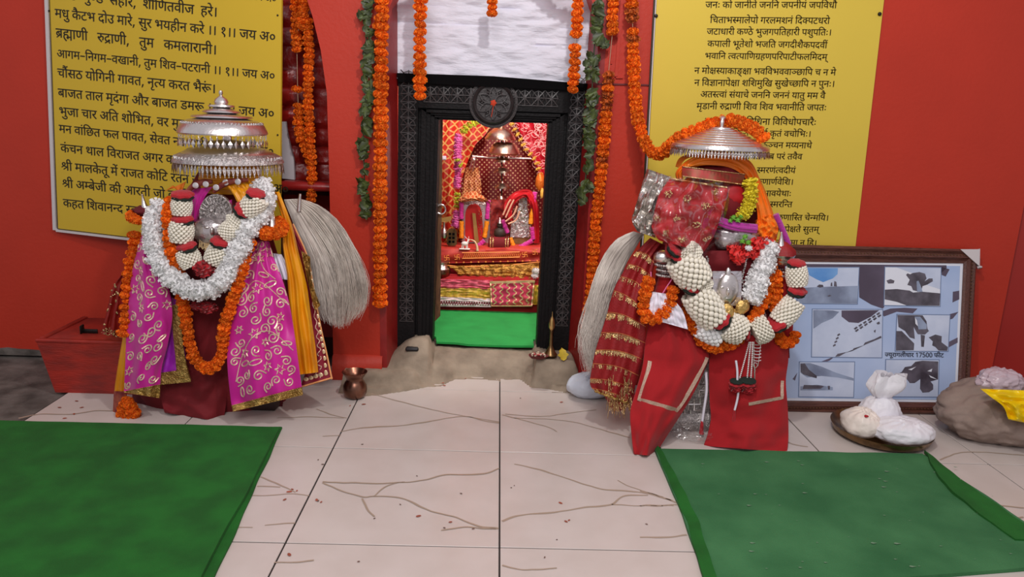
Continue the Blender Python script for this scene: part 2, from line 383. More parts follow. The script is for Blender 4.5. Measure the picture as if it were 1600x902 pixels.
# doorway reveals (painted), lime-washed wall above the lintel
rv = MB()
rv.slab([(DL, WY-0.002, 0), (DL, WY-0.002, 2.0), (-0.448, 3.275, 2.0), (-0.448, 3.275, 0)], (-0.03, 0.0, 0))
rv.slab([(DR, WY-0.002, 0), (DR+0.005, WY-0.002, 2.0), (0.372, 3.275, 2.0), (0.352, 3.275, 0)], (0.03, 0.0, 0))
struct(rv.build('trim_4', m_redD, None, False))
NX, NZ = 110, 90; vs = []
for j in range(NZ+1):
    for i in range(NX+1):
        x = -0.50+0.95*i/NX; z = 1.325+0.72*j/NZ
        row = (z-1.33+0.02*noise.noise(Vector((x*3, 0, 4))))/0.075; fz = row-math.floor(row)
        groove = -0.006*max(0, 1-min(fz, 1-fz)*14)*(1 if z > 1.42 else 0)*max(0, noise.noise(Vector((x*4, math.floor(row)*7.7, 3)))+0.45)
        d = 0.014*noise.noise(Vector((x*5, z*9, 2)))+0.009*noise.noise(Vector((x*16, z*42, 5)))+2.2*groove+0.016*max(0, abs(noise.noise(Vector((x*5, z*16+0.4*math.sin(x*9), 8))))-0.02)
        vs.append((x, 3.285-d, z))
wm = MB(); wm.add(vs, [(j*(NX+1)+i, j*(NX+1)+i+1, (j+1)*(NX+1)+i+1, (j+1)*(NX+1)+i) for j in range(NZ) for i in range(NX)])
struct(wm.build('wall_back', m_white, None, True))
# right pilaster grooves and skirting mouldings
tr = MB()
def bar(px0, py0, px1, py1, w, Y, d=0.006, m=tr):
    a, b = aty(px0, py0, Y), aty(px1, py1, Y); s = (b-a).cross(Vector((0, 1, 0))).normalized()*w/2
    m.slab([a-s, a+s, b+s, b-s], (0, -d, 0))
bar(932, 131, 1013, 133, 0.006, WY); bar(1013, 133, 1100, 135, 0.006, WY)
struct(tr.build('trim_5', M('dark_red_groove', (96, 22, 24), 0.5), None, False))
t2 = MB(); bar(973, -20, 962, 120, 0.012, WY, 0.008, t2); bar(962, 121, 973, 121, 0.008, WY, 0.008, t2); bar(961, -20, 955, 100, 0.006, WY, 0.006, t2)
struct(t2.build('trim_6', m_red, None, False))
# swollen plaster skirts at the pilaster feet
sk = MB()
def skirt(x0, x1, h, d):
    n = 24; R = []
    for i in range(n+1):
        x = x0+(x1-x0)*i/n; hh = h*(1+0.12*noise.noise(Vector((x*7, 1, 0)))); dd = d*(1+0.3*noise.noise(Vector((x*5, 3, 0))))
        R.append([(x, WY+0.02, 0), (x, WY-dd, 0), (x, WY-dd*0.95, hh*0.5), (x, WY-dd*0.45, hh*0.9), (x, WY+0.01, hh)])
    sk.rings(R, True, True)
skirt(-0.722, -0.50, 0.115, 0.032); skirt(0.41, 0.62, 0.07, 0.03)
struct(sk.build('baseboard_front', m_red, None, True))
# right hand return wall, its shade put into a darker red
rw = MB(); rw.slab([(2.254, 3.2, 0), (2.254, 3.2, XT), (3.2, 2.7, XT), (3.2, 2.7, 0)], (0.0, 0.25, 0)); struct(rw.build('wall_right', M('shaded_red_paint', (158, 26, 14), 0.5, var=0.12, vscale=3), None, False))

# ---- cement threshold and the two worn plinths under the door posts
NX, NY = 130, 60; vs = []
xa, xb, ya, yb = -0.66, 0.62, 2.93, 3.45
def sm(a, b, x):
    t = max(0, min(1, (x-a)/(b-a))); return t*t*(3-2*t)
for j in range(NY+1):
    for i in range(NX+1):
        x = xa+(xb-xa)*i/NX; y = ya+(yb-ya)*j/NY
        edge = 3.18-0.10*sm(-0.16, -0.24, x)-0.14*sm(-0.24, -0.55, x)-0.13*sm(0.12, 0.20, x)-0.07*sm(0.24, 0.5, x)
        edge += 0.02*noise.noise(Vector((x*7, 0, 9)))
        z = -0.006+0.022*sm(edge, edge+0.04, y)+0.076*sm(max(3.10, edge), 3.31, y)
        z = z-0.02*sm(3.0, 2.95, y)
        lf = sm(-0.25, -0.31, x)*sm(3.05, 3.25, y); z = max(z, 0.165*lf*(0.45+0.55*sm(-0.52, -0.36, x)))
        lf = sm(-0.30, -0.36, x)*sm(2.97, 3.10, y); z = max(z, 0.055*lf)
        rt = sm(0.175, 0.20, x)*sm(3.09, 3.13, y)*sm(0.42, 0.36, x); z = max(z, 0.118*rt)
        z += (0.006*noise.noise(Vector((x*13, y*13, 0)))+0.003*noise.noise(Vector((x*40, y*40, 0))))*sm(edge-0.02, edge+0.05, y)
        if y > 3.36 and -0.31 < x < 0.2: z = 0.085
        if y < edge-0.02: z = -0.02
        vs.append((x, y, z))
th = MB(); th.add(vs, [(j*(NX+1)+i, j*(NX+1)+i+1, (j+1)*(NX+1)+i+1, (j+1)*(NX+1)+i) for j in range(NY) for i in range(NX)])
def cement_z(x, y): return min(th.v, key=lambda p: (p[0]-x)**2+(p[1]-y)**2)[2]
struct(th.build('trim_7', m_cement, None, True))

# ---- carved black door frame (door_1)
FY = 3.27
dr = thing('door_1', (-0.03, FY, 0.12), None, None); struct(dr)
def zx(px, py, Y=FY): p = aty(px, py, Y); return p.x, p.z
fo = MB()
# side posts: carved band, groove, stepped mouldings; lintel the same; shadow-gap band above
def post(x0t, x0b, x1t, x1b, y0, y1, zt, zb, mb=fo):
    mb.slab([(x0b, y0, zb), (x0t, y0, zt), (x1t, y0, zt), (x1b, y0, zb)], (0, y1-y0, 0))
xo_t, xo_b, xi_t, xi_b = -0.445, -0.45, -0.272, -0.29
zB, zT = 0.09, 1.345
steps = [(0.0, 0.50, 0.0), (0.50, 0.58, 0.028), (0.58, 0.70, 0.010), (0.70, 0.80, 0.022), (0.80, 0.90, 0.032), (0.90, 1.0, 0.045)]
def lx(f, z): t = (z-0.12)/(1.158-0.12); xo = xo_b+(xo_t-xo_b)*t; xi = xi_b+(xi_t-xi_b)*t; return xo+(xi-xo)*f
def rx(f, z): t = (z-0.12)/(1.158-0.12); xo = 0.352+(0.373-0.352)*t; xi = 0.206+(0.215-0.206)*t; return xo+(xi-xo)*f
for f0, f1, d in steps:
    ztop = 1.318-(1.318-1.158)*f1*1.0
    ztop = 1.32 if f1 <= 0.5 else 1.158+(1-f0)*0.10
    for fx in (lx, rx):
        post(fx(f0, ztop), fx(f0, zB), fx(f1, ztop), fx(f1, zB), FY+d, FY+0.16, ztop, zB)
    if f0 >= 0.5:
        zt, zb = 1.158+(1-f0)*0.10, 1.158+(1-f1)*0.10
        fo.slab([(lx(f0, zt), FY+d, zt), (rx(f0, zt), FY+d, zt), (rx(f1, zb), FY+d, zb), (lx(f1, zb), FY+d, zb)], (0, 0.16-d, 0))
fo.box(lx(0.48, 1.3), rx(0.48, 1.3), FY+0.002, FY+0.16, 1.206, 1.32)
fo.build('frame', m_black, dr, False)
sh = MB(); sh.slab([aty(620, 114, 3.25), aty(770, 119, 3.25), aty(918, 131, 3.25), aty(916, 142, 3.25), aty(770, 136, 3.25), aty(622, 128, 3.25)], (0, 0.14, 0)); sh.build('lintel_shade_band', M('shade_black', (9, 8, 9), 0.9, spec=0.1), dr, False)  # black slab stands in for the shadow gap over the lintel
m_carve = M('highlit_black_wood', (62, 56, 56), 0.42, var=0.35, vscale=40, bump=0.2, bscale=90)  # lighter than the frame: grey highlights on the carving put into the colour
cv = MB()
def star(cx, cz, hw, hh, n=8):
    for k in range(n):
        a = math.pi*2*k/n; q = (cx+hw*math.cos(a), cz+hh*math.sin(a))
        cv.tube([(cx, FY-0.002, cz), (q[0], FY-0.001, q[1])], [0.0022, 0.0012], 4)
def cell(x0, x1, z0, z1):
    cx, cz = (x0+x1)/2, (z0+z1)/2; hw, hh = (x1-x0)/2, (z1-z0)/2
    for q in ((x0, z0), (x1, z0), (x0, z1), (x1, z1), (x0, cz), (x1, cz), (cx, z0), (cx, z1)):
        cv.tube([(cx, FY-0.003, cz), (q[0], FY-0.001, q[1])], [0.0042, 0.0024], 4)
    cv.tube([(x0, FY-0.001, z0), (x1, FY-0.001, z0)], 0.0028, 4)
    cv.tube([(cx+hw*0.9*math.cos(q*math.pi/4), FY-0.001, cz+hh*0.9*math.sin(q*math.pi/4)) for q in range(9)], 0.0022, 4)
zz = 0.24
while zz < 1.30:
    for fx in (lx, rx):
        a, b = fx(0.06, zz), fx(0.46, zz); x0, x1 = min(a, b), max(a, b)
        cell(x0, x1, zz, zz+0.066)
    zz += 0.066
x = -0.345
for k in range(10):
    x0 = -0.335+k*0.0585
    if k in (4, 5): continue
    cell(x0, x0+0.0585, 1.232, 1.298)
for k in range(2): cell(-0.101+0.0*k, -0.09, 1.232, 1.298)
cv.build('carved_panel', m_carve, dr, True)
rs = MB(); cx, cz = zx(771, 163)[0], zx(771, 161)[1]; R0 = 0.090
rs.lathe([(0.0, 0), (R0, 0), (R0, 0.018), (R0*0.93, 0.026), (R0*0.86, 0.018), (R0*0.82, 0.012), (0.0, 0.012)], (cx, FY+0.006, cz), 48, axis=(0, -1, 0), caps=False)
rs.lathe([(0.0, 0.0), (R0*1.18, 0.0), (R0*1.18, 0.012), (R0*1.06, 0.014), (R0*1.03, 0.006), (0, 0.004)], (cx, FY+0.006, cz), 48, axis=(0, -1, 0), caps=False)
ry = FY-0.0135
for k in range(6):
    a = math.pi/2+k*math.pi/3
    p = (cx+R0*0.78*math.cos(a), cz+R0*0.78*math.sin(a)); nx, nz = -math.sin(a), math.cos(a)
    for sgn in (1, -1):
        rs.tube([(cx, ry, cz)]+[(cx+(p[0]-cx)*t+nx*sgn*0.017*math.sin(math.pi*t), ry, cz+(p[1]-cz)*t+nz*sgn*0.017*math.sin(math.pi*t)) for t in (0.2, 0.4, 0.6, 0.8)]+[(p[0], ry, p[1])], 0.0034, 4)
    b = a+math.pi/6; q = (cx+R0*0.55*math.cos(b), cz+R0*0.55*math.sin(b))
    tri = [(q[0]+0.016*math.cos(b+2.094*i), q[1]+0.016*math.sin(b+2.094*i)) for i in range(4)]
    rs.tube([(t[0], ry, t[1]) for t in tri], 0.0030, 4)
    rs.ell((q[0], ry, q[1]), 0.005, 6, 4)
for k in range(40):
    a = math.pi*2*k/40; rs.ell((cx+R0*1.11*math.cos(a), FY-0.006, cz+R0*1.11*math.sin(a)), 0.0036, 6, 4)
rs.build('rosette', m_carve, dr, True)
dt = MB(); dt.lathe([(0, 0), (0.013, 0), (0.011, 0.002), (0, 0.003)], (cx, ry-0.002, cz), 12, axis=(0, -1, 0), wave=0.2, wn=5, caps=False)
dt.tube([(cx, ry-0.003, cz-0.01), (cx-0.004, ry-0.003, cz-0.04), (cx-0.008, ry-0.003, cz-0.06)], 0.0016, 5); dt.build('vermilion_mark', M('vermilion', (196, 58, 24), 0.8), dr)['label'] = 'orange vermilion daub on the rosette'
# open wooden leaf seen edge-on at the left of the opening
lf = MB()
lf.slab([aty(684, 186, 3.44), aty(692, 187, 3.44), aty(688, 494, 3.44), aty(677, 505, 3.44)], (-0.078, 0.55, 0))
lf.build('door_leaf', M('brown_door_wood', (128, 86, 52), 0.5, rgb2=(84, 54, 34), vscale=20, stretch=(8, 8, 1)), dr, False)
rg = MB(); c = aty(689, 327, 3.43)
rg.tube([c+Vector((0.022*math.cos(a), -0.006, 0.022*math.sin(a))) for a in [k*math.pi/10 for k in range(21)]], 0.004, 6); rg.build('ring_handle', m_silver, dr)

# ---- sanctum room shell
s1 = MB(); s1.box(-1.1, 1.1, 3.45, 4.9, 0.02, 0.098); struct(s1.build('floor', m_cement, None, False))
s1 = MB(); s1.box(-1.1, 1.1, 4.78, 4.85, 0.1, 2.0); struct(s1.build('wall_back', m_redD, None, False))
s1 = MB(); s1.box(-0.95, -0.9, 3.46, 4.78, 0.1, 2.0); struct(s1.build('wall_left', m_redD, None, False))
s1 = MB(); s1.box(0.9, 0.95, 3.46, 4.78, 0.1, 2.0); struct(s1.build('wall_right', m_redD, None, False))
s1 = MB(); s1.box(-1.0, 1.0, 3.46, 4.85, 2.0, 2.05); struct(s1.build('ceiling', m_white, None, False))
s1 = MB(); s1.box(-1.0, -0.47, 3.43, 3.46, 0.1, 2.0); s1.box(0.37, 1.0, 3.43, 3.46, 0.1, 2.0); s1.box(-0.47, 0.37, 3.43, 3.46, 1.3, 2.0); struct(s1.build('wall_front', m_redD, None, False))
# ------------------------------------------------------------------ letter outlines (hand-laid polygons)
GLYPHS = {
 104: [[97,311,138,311,138,0,97,0]],
 107: [[138,316,160,314,179,308,194,297,205,283,212,267,214,250,212,230,206,212,199,199,189,187,176,173,161,159,142,144,120,128,181,80,198,65,209,50,215,34,216,17,215,2,210,-12,203,-25,193,-40,160,-15,171,0,175,17,171,34,165,42,155,52,64,127,66,138,98,160,125,180,146,198,162,215,171,232,174,249,171,263,164,273,152,279,138,281,124,279,114,274,105,255,113,236,123,228,140,222,116,193,94,205,79,219,70,237,67,258,69,272,74,285,84,297,97,307,115,314]],
 32: [[326,276,326,0,286,0,286,185,218,185,200,185,189,186,205,170,218,152,226,131,229,109,226,88,219,70,207,57,192,48,174,42,155,40,138,42,121,47,104,55,89,68,73,84,58,106,44,132,30,164,16,200,51,213,67,172,83,138,99,111,116,92,134,80,153,76,168,79,179,85,187,96,190,114,186,135,174,155,163,167,151,179,136,188,151,220,286,220,286,276,0,276,0,311,378,311,378,276]],
 51: [[298,311,298,276,246,276,246,0,205,0,205,90,190,81,172,73,150,68,126,66,98,69,74,79,54,96,38,119,26,145,19,176,46,184,65,195,76,209,80,228,79,242,74,254,68,266,62,276,0,276,0,311],[64,150,76,129,90,114,107,105,130,102,153,104,173,112,190,124,205,137,205,276,106,276,114,258,118,240,120,222,114,191,95,166]],
 9: [[235,109,232,88,225,70,212,57,196,48,177,42,156,40,128,44,103,54,80,72,57,98,36,133,14,178,50,191,65,158,80,130,96,107,114,90,132,80,152,76,170,79,184,85,192,97,196,114,193,131,185,146,174,160,159,174,145,172,130,170,128,206,157,209,176,218,186,230,190,247,187,262,178,273,166,279,151,281,133,280,118,276,102,270,86,262,73,297,88,304,105,310,126,314,149,316,173,314,193,307,209,296,220,282,227,266,230,248,226,224,215,204,196,188,206,178,225,176,243,175,258,175,272,176,284,178,297,182,297,276,260,276,260,311,390,311,390,276,338,276,338,0,297,0,297,145,274,141,249,140,228,141,233,126]],
 106: [[138,60,110,64,86,73,72,83,60,95,50,109,41,133,38,160,41,188,50,212,60,226,72,238,86,247,110,257,137,260,156,259,173,254,189,247,203,238,215,226,225,212,232,196,237,178,238,160,235,132,225,108,216,94,204,82,190,73,165,64],[136,96,161,101,180,114,193,135,197,161,193,187,181,207,162,220,138,224,115,220,96,206,83,185,78,159,82,134,94,114,113,100]],
 30: [[324,276,272,276,272,0,232,0,232,82,218,74,202,66,182,61,158,59,134,61,113,69,95,80,82,96,73,115,70,138,72,152,77,165,84,176,92,186,19,184,19,220,166,220,184,220,194,220,191,185,175,185,149,182,128,173,115,158,110,137,114,118,125,105,141,97,158,94,182,97,201,105,218,116,232,130,232,276,0,276,0,311,324,311]],
 197: [[126,73,97,76,74,86,57,102,50,116,44,132,41,151,40,176,40,276,0,276,0,311,240,311,240,276,210,276,210,160,209,141,206,125,200,111,192,99,180,88,166,80,147,75],[124,108,146,112,160,124,168,144,169,158,170,176,170,276,80,276,80,176,80,159,82,146,89,126,103,113]],
 37: [[179,111,164,110,150,108,136,104,124,98,109,108,96,119,84,132,72,152,68,176,74,200,79,209,87,216,100,224,114,229,132,232,154,232,200,232,200,276,0,276,0,311,296,311,296,276,241,276,241,197,149,197,127,196,116,190,108,174,116,153,130,138,155,145,181,147,204,145,225,139,242,128,256,114,264,97,267,77,264,56,256,38,242,22,223,10,199,2,168,0,137,2,108,10,81,22,56,38,33,57,12,79,43,104,62,83,82,66,101,53,122,44,144,39,168,37,201,41,220,54,226,76,223,91,214,102,199,109]],
 50: [[254,276,254,0,214,0,214,125,104,125,104,106,102,92,96,83,80,76,60,82,49,89,40,98,32,108,25,118,20,139,26,154,36,159,50,160,63,160,63,276,0,276,0,311,306,311,306,276],[214,276,104,276,104,160,214,160]],
 69: [[-124,-6,-106,0,-87,4,-68,6,-45,3,-25,-3,-10,-14,2,-28,9,-45,11,-64,8,-84,1,-100,-12,-114,-30,-125,-52,-132,-78,-134,-109,-131,-137,-124,-162,-111,-185,-94,-207,-74,-228,-50,-197,-28,-184,-44,-172,-57,-160,-68,-142,-81,-123,-91,-102,-96,-78,-98,-49,-94,-31,-82,-26,-61,-29,-47,-38,-36,-51,-30,-66,-28,-90,-31,-111,-40]],
 60: [[294,276,294,0,253,0,253,133,238,129,224,127,208,126,190,126,168,126,146,129,124,133,106,138,95,132,84,126,98,109,114,91,132,73,151,55,170,38,190,21,163,-6,145,10,127,27,110,44,94,60,80,76,66,90,55,104,45,117,36,128,28,142,23,152,20,170,28,188,37,194,52,196,74,191,83,184,90,175,99,186,105,199,108,214,108,229,106,256,100,276,0,276,0,311,346,311,346,276],[184,161,203,162,220,163,236,166,253,170,253,276,140,276,146,256,149,229,148,209,144,192,139,178,131,166,157,162]],
 6: [[-92,386,-84,406,-65,415,-46,406,-38,386,-46,366,-65,357,-84,366]],
 61: [[160,34,177,41,190,49,199,60,202,74,198,91,187,104,168,112,140,114,119,113,101,108,87,100,74,84,69,62,70,47,75,32,84,17,98,0,112,-13,130,-28,151,-44,124,-71,96,-48,73,-26,54,-4,40,17,32,40,29,65,31,83,37,99,46,112,58,124,49,134,41,146,36,160,34,176,40,200,45,209,53,216,65,224,79,229,95,232,114,232,180,232,180,276,0,276,0,311,273,311,273,276,221,276,221,197,115,197,93,196,82,190,74,174,80,156,92,142,116,148,142,150,164,149,182,145,198,140,217,127,230,112,238,95,240,76,239,58,233,42,224,28,210,17,194,8,174,1]],
 66: [[85,276,85,0,44,0,44,276,0,276,0,311,136,311,136,276]],
 52: [[198,21,170,-6,151,10,133,27,115,44,98,60,83,76,69,90,57,104,46,117,38,128,28,142,23,152,20,170,28,188,37,194,52,196,74,191,83,184,90,174,107,186,119,200,126,216,128,234,126,257,120,276,0,276,0,311,212,311,212,276,160,276,166,255,168,229,165,204,157,182,144,165,127,150,114,142,99,134,84,127,99,109,117,92,136,73,156,55,176,38]],
 75: [[-84,308,-91,332,-98,353,-105,370,-116,389,-128,402,-142,409,-158,412,-177,409,-192,404,-204,441,-183,446,-159,448,-134,445,-112,435,-100,425,-88,410,-77,392,-66,369,-57,341,-47,308]],
 799: [[23,-64,28,-44,33,-23,37,-2,41,20,45,40,48,58,96,58,100,52,95,34,88,15,81,-6,73,-26,65,-46,56,-64]],
 58: [[61,94,45,97,32,103,23,114,20,128,22,140,29,150,39,155,52,157,71,153,82,148,96,138,111,145,125,155,136,168,145,183,151,201,152,222,149,247,138,266,121,279,100,283,76,276,69,258,74,242,81,234,93,227,110,222,135,220,126,185,98,189,74,197,56,209,43,224,36,240,33,258,37,282,51,300,64,309,81,314,102,316,125,313,146,305,159,297,170,286,179,273,186,258,191,240,192,220,190,198,184,176,175,156,162,138,146,123,127,110,142,97,156,83,170,67,184,52,196,36,207,22,175,0,159,22,143,42,129,59,115,73,102,86,90,97,76,95],[296,276,296,0,255,0,255,276,210,276,210,311,348,311,348,276]],
 79: [[85,276,85,0,44,0,44,276,0,276,0,311,136,311,136,276],[45,308,38,332,31,353,24,370,13,389,2,402,-12,409,-28,412,-48,409,-63,404,-75,441,-54,446,-30,448,-4,445,17,435,30,425,42,410,53,392,63,369,73,341,82,308]],
 67: [[44,276,0,276,0,311,40,311,35,322,30,334,27,348,26,362,30,386,39,407,56,424,77,438,103,445,133,448,178,444,220,431,258,410,293,381,324,347,352,308,310,308,257,366,201,400,142,412,120,410,102,405,87,397,72,380,67,357,68,343,72,331,77,320,82,311,136,311,136,276,85,276,85,0,44,0]],
 39: [[317,276,317,0,276,0,276,276,210,276,210,160,209,141,206,125,200,111,192,99,180,88,166,80,147,75,126,73,97,76,74,86,57,102,50,116,44,132,41,151,40,176,40,276,0,276,0,311,368,311,368,276],[124,108,146,112,160,124,168,144,169,158,170,176,170,276,80,276,80,176,80,159,82,146,89,126,103,113]],
 40: [[240,276,240,0,200,0,200,164,146,164,119,163,100,161,86,157,75,150,66,137,63,118,65,102,71,87,82,71,96,55,114,38,136,20,108,-6,94,7,79,21,66,34,53,48,43,61,34,76,25,98,22,121,24,138,29,152,37,165,46,176,62,186,82,194,105,198,136,200,200,200,200,276,0,276,0,311,292,311,292,276]],
 57: [[286,276,234,276,234,0,194,0,194,82,179,74,162,66,141,61,116,59,91,62,68,70,50,82,35,99,26,119,23,143,26,169,36,191,52,209,73,222,98,229,128,232,144,231,163,230,177,227,174,190,153,194,130,196,102,192,81,182,68,166,64,144,67,121,79,106,97,97,118,94,142,97,162,105,179,117,194,130,194,276,0,276,0,311,286,311]],
 68: [[-92,308,-100,325,-106,341,-109,357,-110,374,-108,394,-101,412,-89,427,-73,439,-54,446,-30,448,-3,444,20,434,32,422,44,408,54,389,64,367,73,341,82,311,136,311,136,276,85,276,85,0,44,0,44,276,0,276,0,311,44,311,34,343,24,368,14,388,3,402,-12,410,-28,412,-46,409,-59,400,-67,386,-70,366,-68,350,-64,336,-59,322,-52,308]],
 43: [[315,276,263,276,263,0,222,0,222,75,206,66,189,58,168,53,142,52,117,54,97,60,79,72,66,87,58,105,56,126,57,139,60,152,66,163,74,174,59,181,47,190,36,201,25,221,21,246,23,265,30,282,42,296,56,307,74,314,94,316,118,312,138,302,151,286,156,266,150,243,136,222,105,241,113,252,115,263,110,277,92,284,79,281,68,273,60,260,58,244,60,230,66,219,75,210,86,204,98,201,112,198,127,202,144,202,156,202,166,201,163,166,156,166,149,166,127,164,110,156,99,144,96,127,99,109,110,96,126,89,146,86,170,89,191,97,208,109,222,122,222,276,192,276,192,311,315,311]],
 25: [[388,276,226,276,226,174,243,188,263,197,284,200,305,197,322,190,338,179,349,163,356,143,358,120,356,96,350,70,344,53,336,36,326,20,290,40,301,57,310,77,316,98,318,118,316,139,308,154,297,162,281,165,263,161,245,149,226,129,226,0,186,0,186,87,172,77,156,68,136,61,113,59,90,61,69,68,50,80,36,97,26,119,23,145,26,170,35,191,50,208,71,222,94,229,122,232,148,230,170,227,166,190,146,194,124,196,99,192,80,182,68,167,64,146,67,123,79,107,95,97,114,94,135,97,153,104,170,116,186,130,186,276,0,276,0,311,388,311]],
 76: [[-90,308,-102,325,-114,337,-125,344,-136,349,-160,352,-180,348,-201,341,-214,376,-202,380,-190,384,-177,386,-163,386,-142,384,-123,376,-107,363,-94,346,-92,347,-101,370,-111,387,-121,399,-132,408,-144,412,-158,414,-178,412,-193,406,-204,441,-183,446,-159,448,-134,445,-112,435,-100,425,-88,410,-77,392,-66,369,-57,341,-47,308]],
 35: [[260,276,186,276,186,174,158,174,136,174,118,170,103,166,90,159,75,145,66,128,63,108,66,86,74,68,87,54,103,44,121,39,142,37,166,39,188,43,207,51,228,60,241,24,218,14,194,7,169,2,143,0,121,1,100,6,81,13,64,23,50,35,38,50,30,68,25,88,23,110,25,131,31,149,40,165,53,178,67,190,85,198,104,205,123,209,144,210,145,210,145,276,0,276,0,311,260,311]],
 49: [[87,316,104,315,120,311,134,304,146,293,154,282,160,266,165,246,166,218,166,160,266,160,266,276,201,276,201,311,358,311,358,276,307,276,307,0,266,0,266,125,166,125,166,106,164,92,159,83,142,76,122,82,111,89,102,98,94,108,88,118,82,139,89,154,112,160,126,160,126,213,126,234,124,249,116,269,103,280,84,284,64,278,57,260,60,248,69,239,85,233,109,230,105,194,82,198,62,204,45,213,33,225,25,241,23,260,28,285,42,303,63,313]],
 42: [[206,-29,196,-12,186,6,178,22,171,36,158,35,144,34,122,35,101,39,81,46,62,56,46,70,34,88,26,110,23,136,25,156,31,174,40,188,51,200,69,213,92,222,117,226,145,228,148,228,148,276,0,276,0,311,267,311,267,276,188,276,188,192,164,192,137,192,117,189,100,184,86,178,77,169,69,158,65,146,63,131,68,107,83,87,98,78,119,72,144,70,150,70,156,70,153,88,156,103,164,113,174,118,186,120,205,117,219,108,228,95,230,81,229,67,223,56,215,49,205,43,212,31,219,18,229,4,240,-12]],
 13: [[0,311,282,311,282,276,226,276,238,255,242,232,238,204,225,182,203,164,215,153,225,140,235,127,243,112,248,95,250,76,247,53,238,34,225,19,208,8,187,2,164,0,145,2,127,7,110,15,93,28,76,44,60,65,45,90,29,121,14,156,50,169,60,144,70,121,81,100,92,82,104,66,117,54,138,41,160,37,179,39,194,46,204,59,207,80,204,100,196,118,182,135,164,150,149,148,132,147,130,182,152,184,170,188,184,195,198,210,202,232,200,246,194,258,186,268,176,276,0,276]],
 44: [[0,311,284,311,284,276,233,276,233,0,192,0,192,149,102,149,102,122,95,101,76,94,64,97,51,104,38,116,28,130,21,145,18,159,25,178,35,183,49,184,192,184,192,276,0,276]],
 276: [[28,20,102,62,80,67,61,76,45,88,33,103,25,122,23,143,26,169,36,191,53,209,76,222,102,229,132,232,150,231,169,230,184,227,182,192,159,196,134,198,115,196,182,112,192,120,200,128,200,276,0,276,0,311,292,311,292,276,241,276,241,0,200,0,200,84,189,78,52,-12],[64,144,68,121,80,105,99,95,121,92,138,94,154,98,84,185,69,168]],
 576: [[138,-108,116,-87,95,-68,78,-51,63,-34,51,-16,41,1,34,18,30,37,29,56,31,76,37,94,46,110,58,123,49,133,42,145,36,160,34,176,40,200,45,209,53,216,65,224,79,229,95,232,114,232,180,232,180,276,0,276,0,311,408,311,408,276,356,276,356,-68,315,-68,315,26,237,26,237,8,235,-7,230,-16,212,-24,193,-17,183,-10,174,-1,165,9,159,20,153,40,160,55,169,60,184,62,198,62,192,83,181,100,164,110,137,114,110,110,88,99,77,87,71,71,69,51,71,30,79,10,87,-2,97,-16,110,-30,126,-46,144,-63,166,-82],[315,62,315,276,221,276,221,197,115,197,93,196,82,190,74,174,79,156,92,142,114,148,138,150,166,147,190,139,208,126,222,108,231,86,236,62]],
 417: [[260,148,257,125,251,103,241,82,228,63,192,84,202,96,211,112,217,130,219,147,217,163,210,175,200,183,184,186,168,183,152,176,139,160,123,148,104,137,84,127,99,109,117,92,136,73,156,55,176,38,198,21,170,-6,151,10,133,27,115,44,98,60,83,76,69,90,57,104,46,117,38,128,28,142,23,152,20,170,28,188,37,194,52,196,74,191,83,184,90,174,107,186,119,200,126,216,128,234,126,257,120,276,0,276,0,311,288,311,288,276,160,276,166,255,168,229,167,214,181,219,196,220,220,215,241,202,251,188,257,170]],
 271: [[21,2,106,40,85,47,66,56,48,70,35,87,26,109,23,136,25,156,31,174,40,188,51,200,69,213,92,222,117,226,145,228,148,228,148,276,0,276,0,311,267,311,267,276,188,276,188,192,164,192,137,192,117,189,100,184,86,178,77,169,69,158,65,146,63,131,68,107,83,87,98,78,119,72,144,70,150,70,156,70,153,88,156,103,164,113,174,118,186,120,205,117,219,108,228,95,230,81,229,67,223,56,215,49,205,43,212,31,219,18,229,4,240,-12,206,-29,196,-12,186,6,178,22,171,36,41,-33]],
 54: [[0,276,0,311,346,311,346,276,294,276,294,0,254,0,254,178,247,178,235,176,222,172,210,164,198,150,191,138,184,123,178,104,140,116,146,138,156,156,144,165,132,171,119,175,104,176,87,174,74,165,66,152,63,136,66,117,74,99,82,88,92,76,105,63,120,50,136,36,154,20,128,-6,109,10,91,26,74,42,60,57,47,72,36,88,26,112,22,138,26,162,35,181,49,195,66,205,84,211,102,213,123,211,142,206,160,197,177,185,198,201,222,210,250,213,254,213,254,276]],
 10: [[235,109,232,88,225,70,212,57,196,48,177,42,156,40,128,44,103,54,80,72,57,98,36,133,14,178,50,191,65,158,80,130,96,107,114,90,132,80,152,76,170,79,184,85,192,97,196,114,193,131,185,146,174,160,159,174,145,172,130,170,128,206,157,209,176,218,186,230,190,247,187,262,178,273,166,279,151,281,133,280,118,276,102,270,86,262,73,297,88,304,105,310,126,314,149,316,173,314,193,307,209,296,220,282,227,266,230,248,226,224,215,204,196,188,206,178,225,176,243,175,258,175,272,176,284,178,297,182,297,276,260,276,260,311,519,311,519,276,467,276,467,0,426,0,426,276,338,276,338,0,297,0,297,145,274,141,249,140,228,141,233,126]],
 27: [[104,276,104,117,98,96,80,89,67,92,53,100,41,111,30,125,23,140,20,154,27,172,37,178,51,180,64,180,64,276,0,276,0,311,289,311,289,276,237,276,237,0,196,0,196,276]],
 830: [[20,172,230,172,230,130,20,130]],
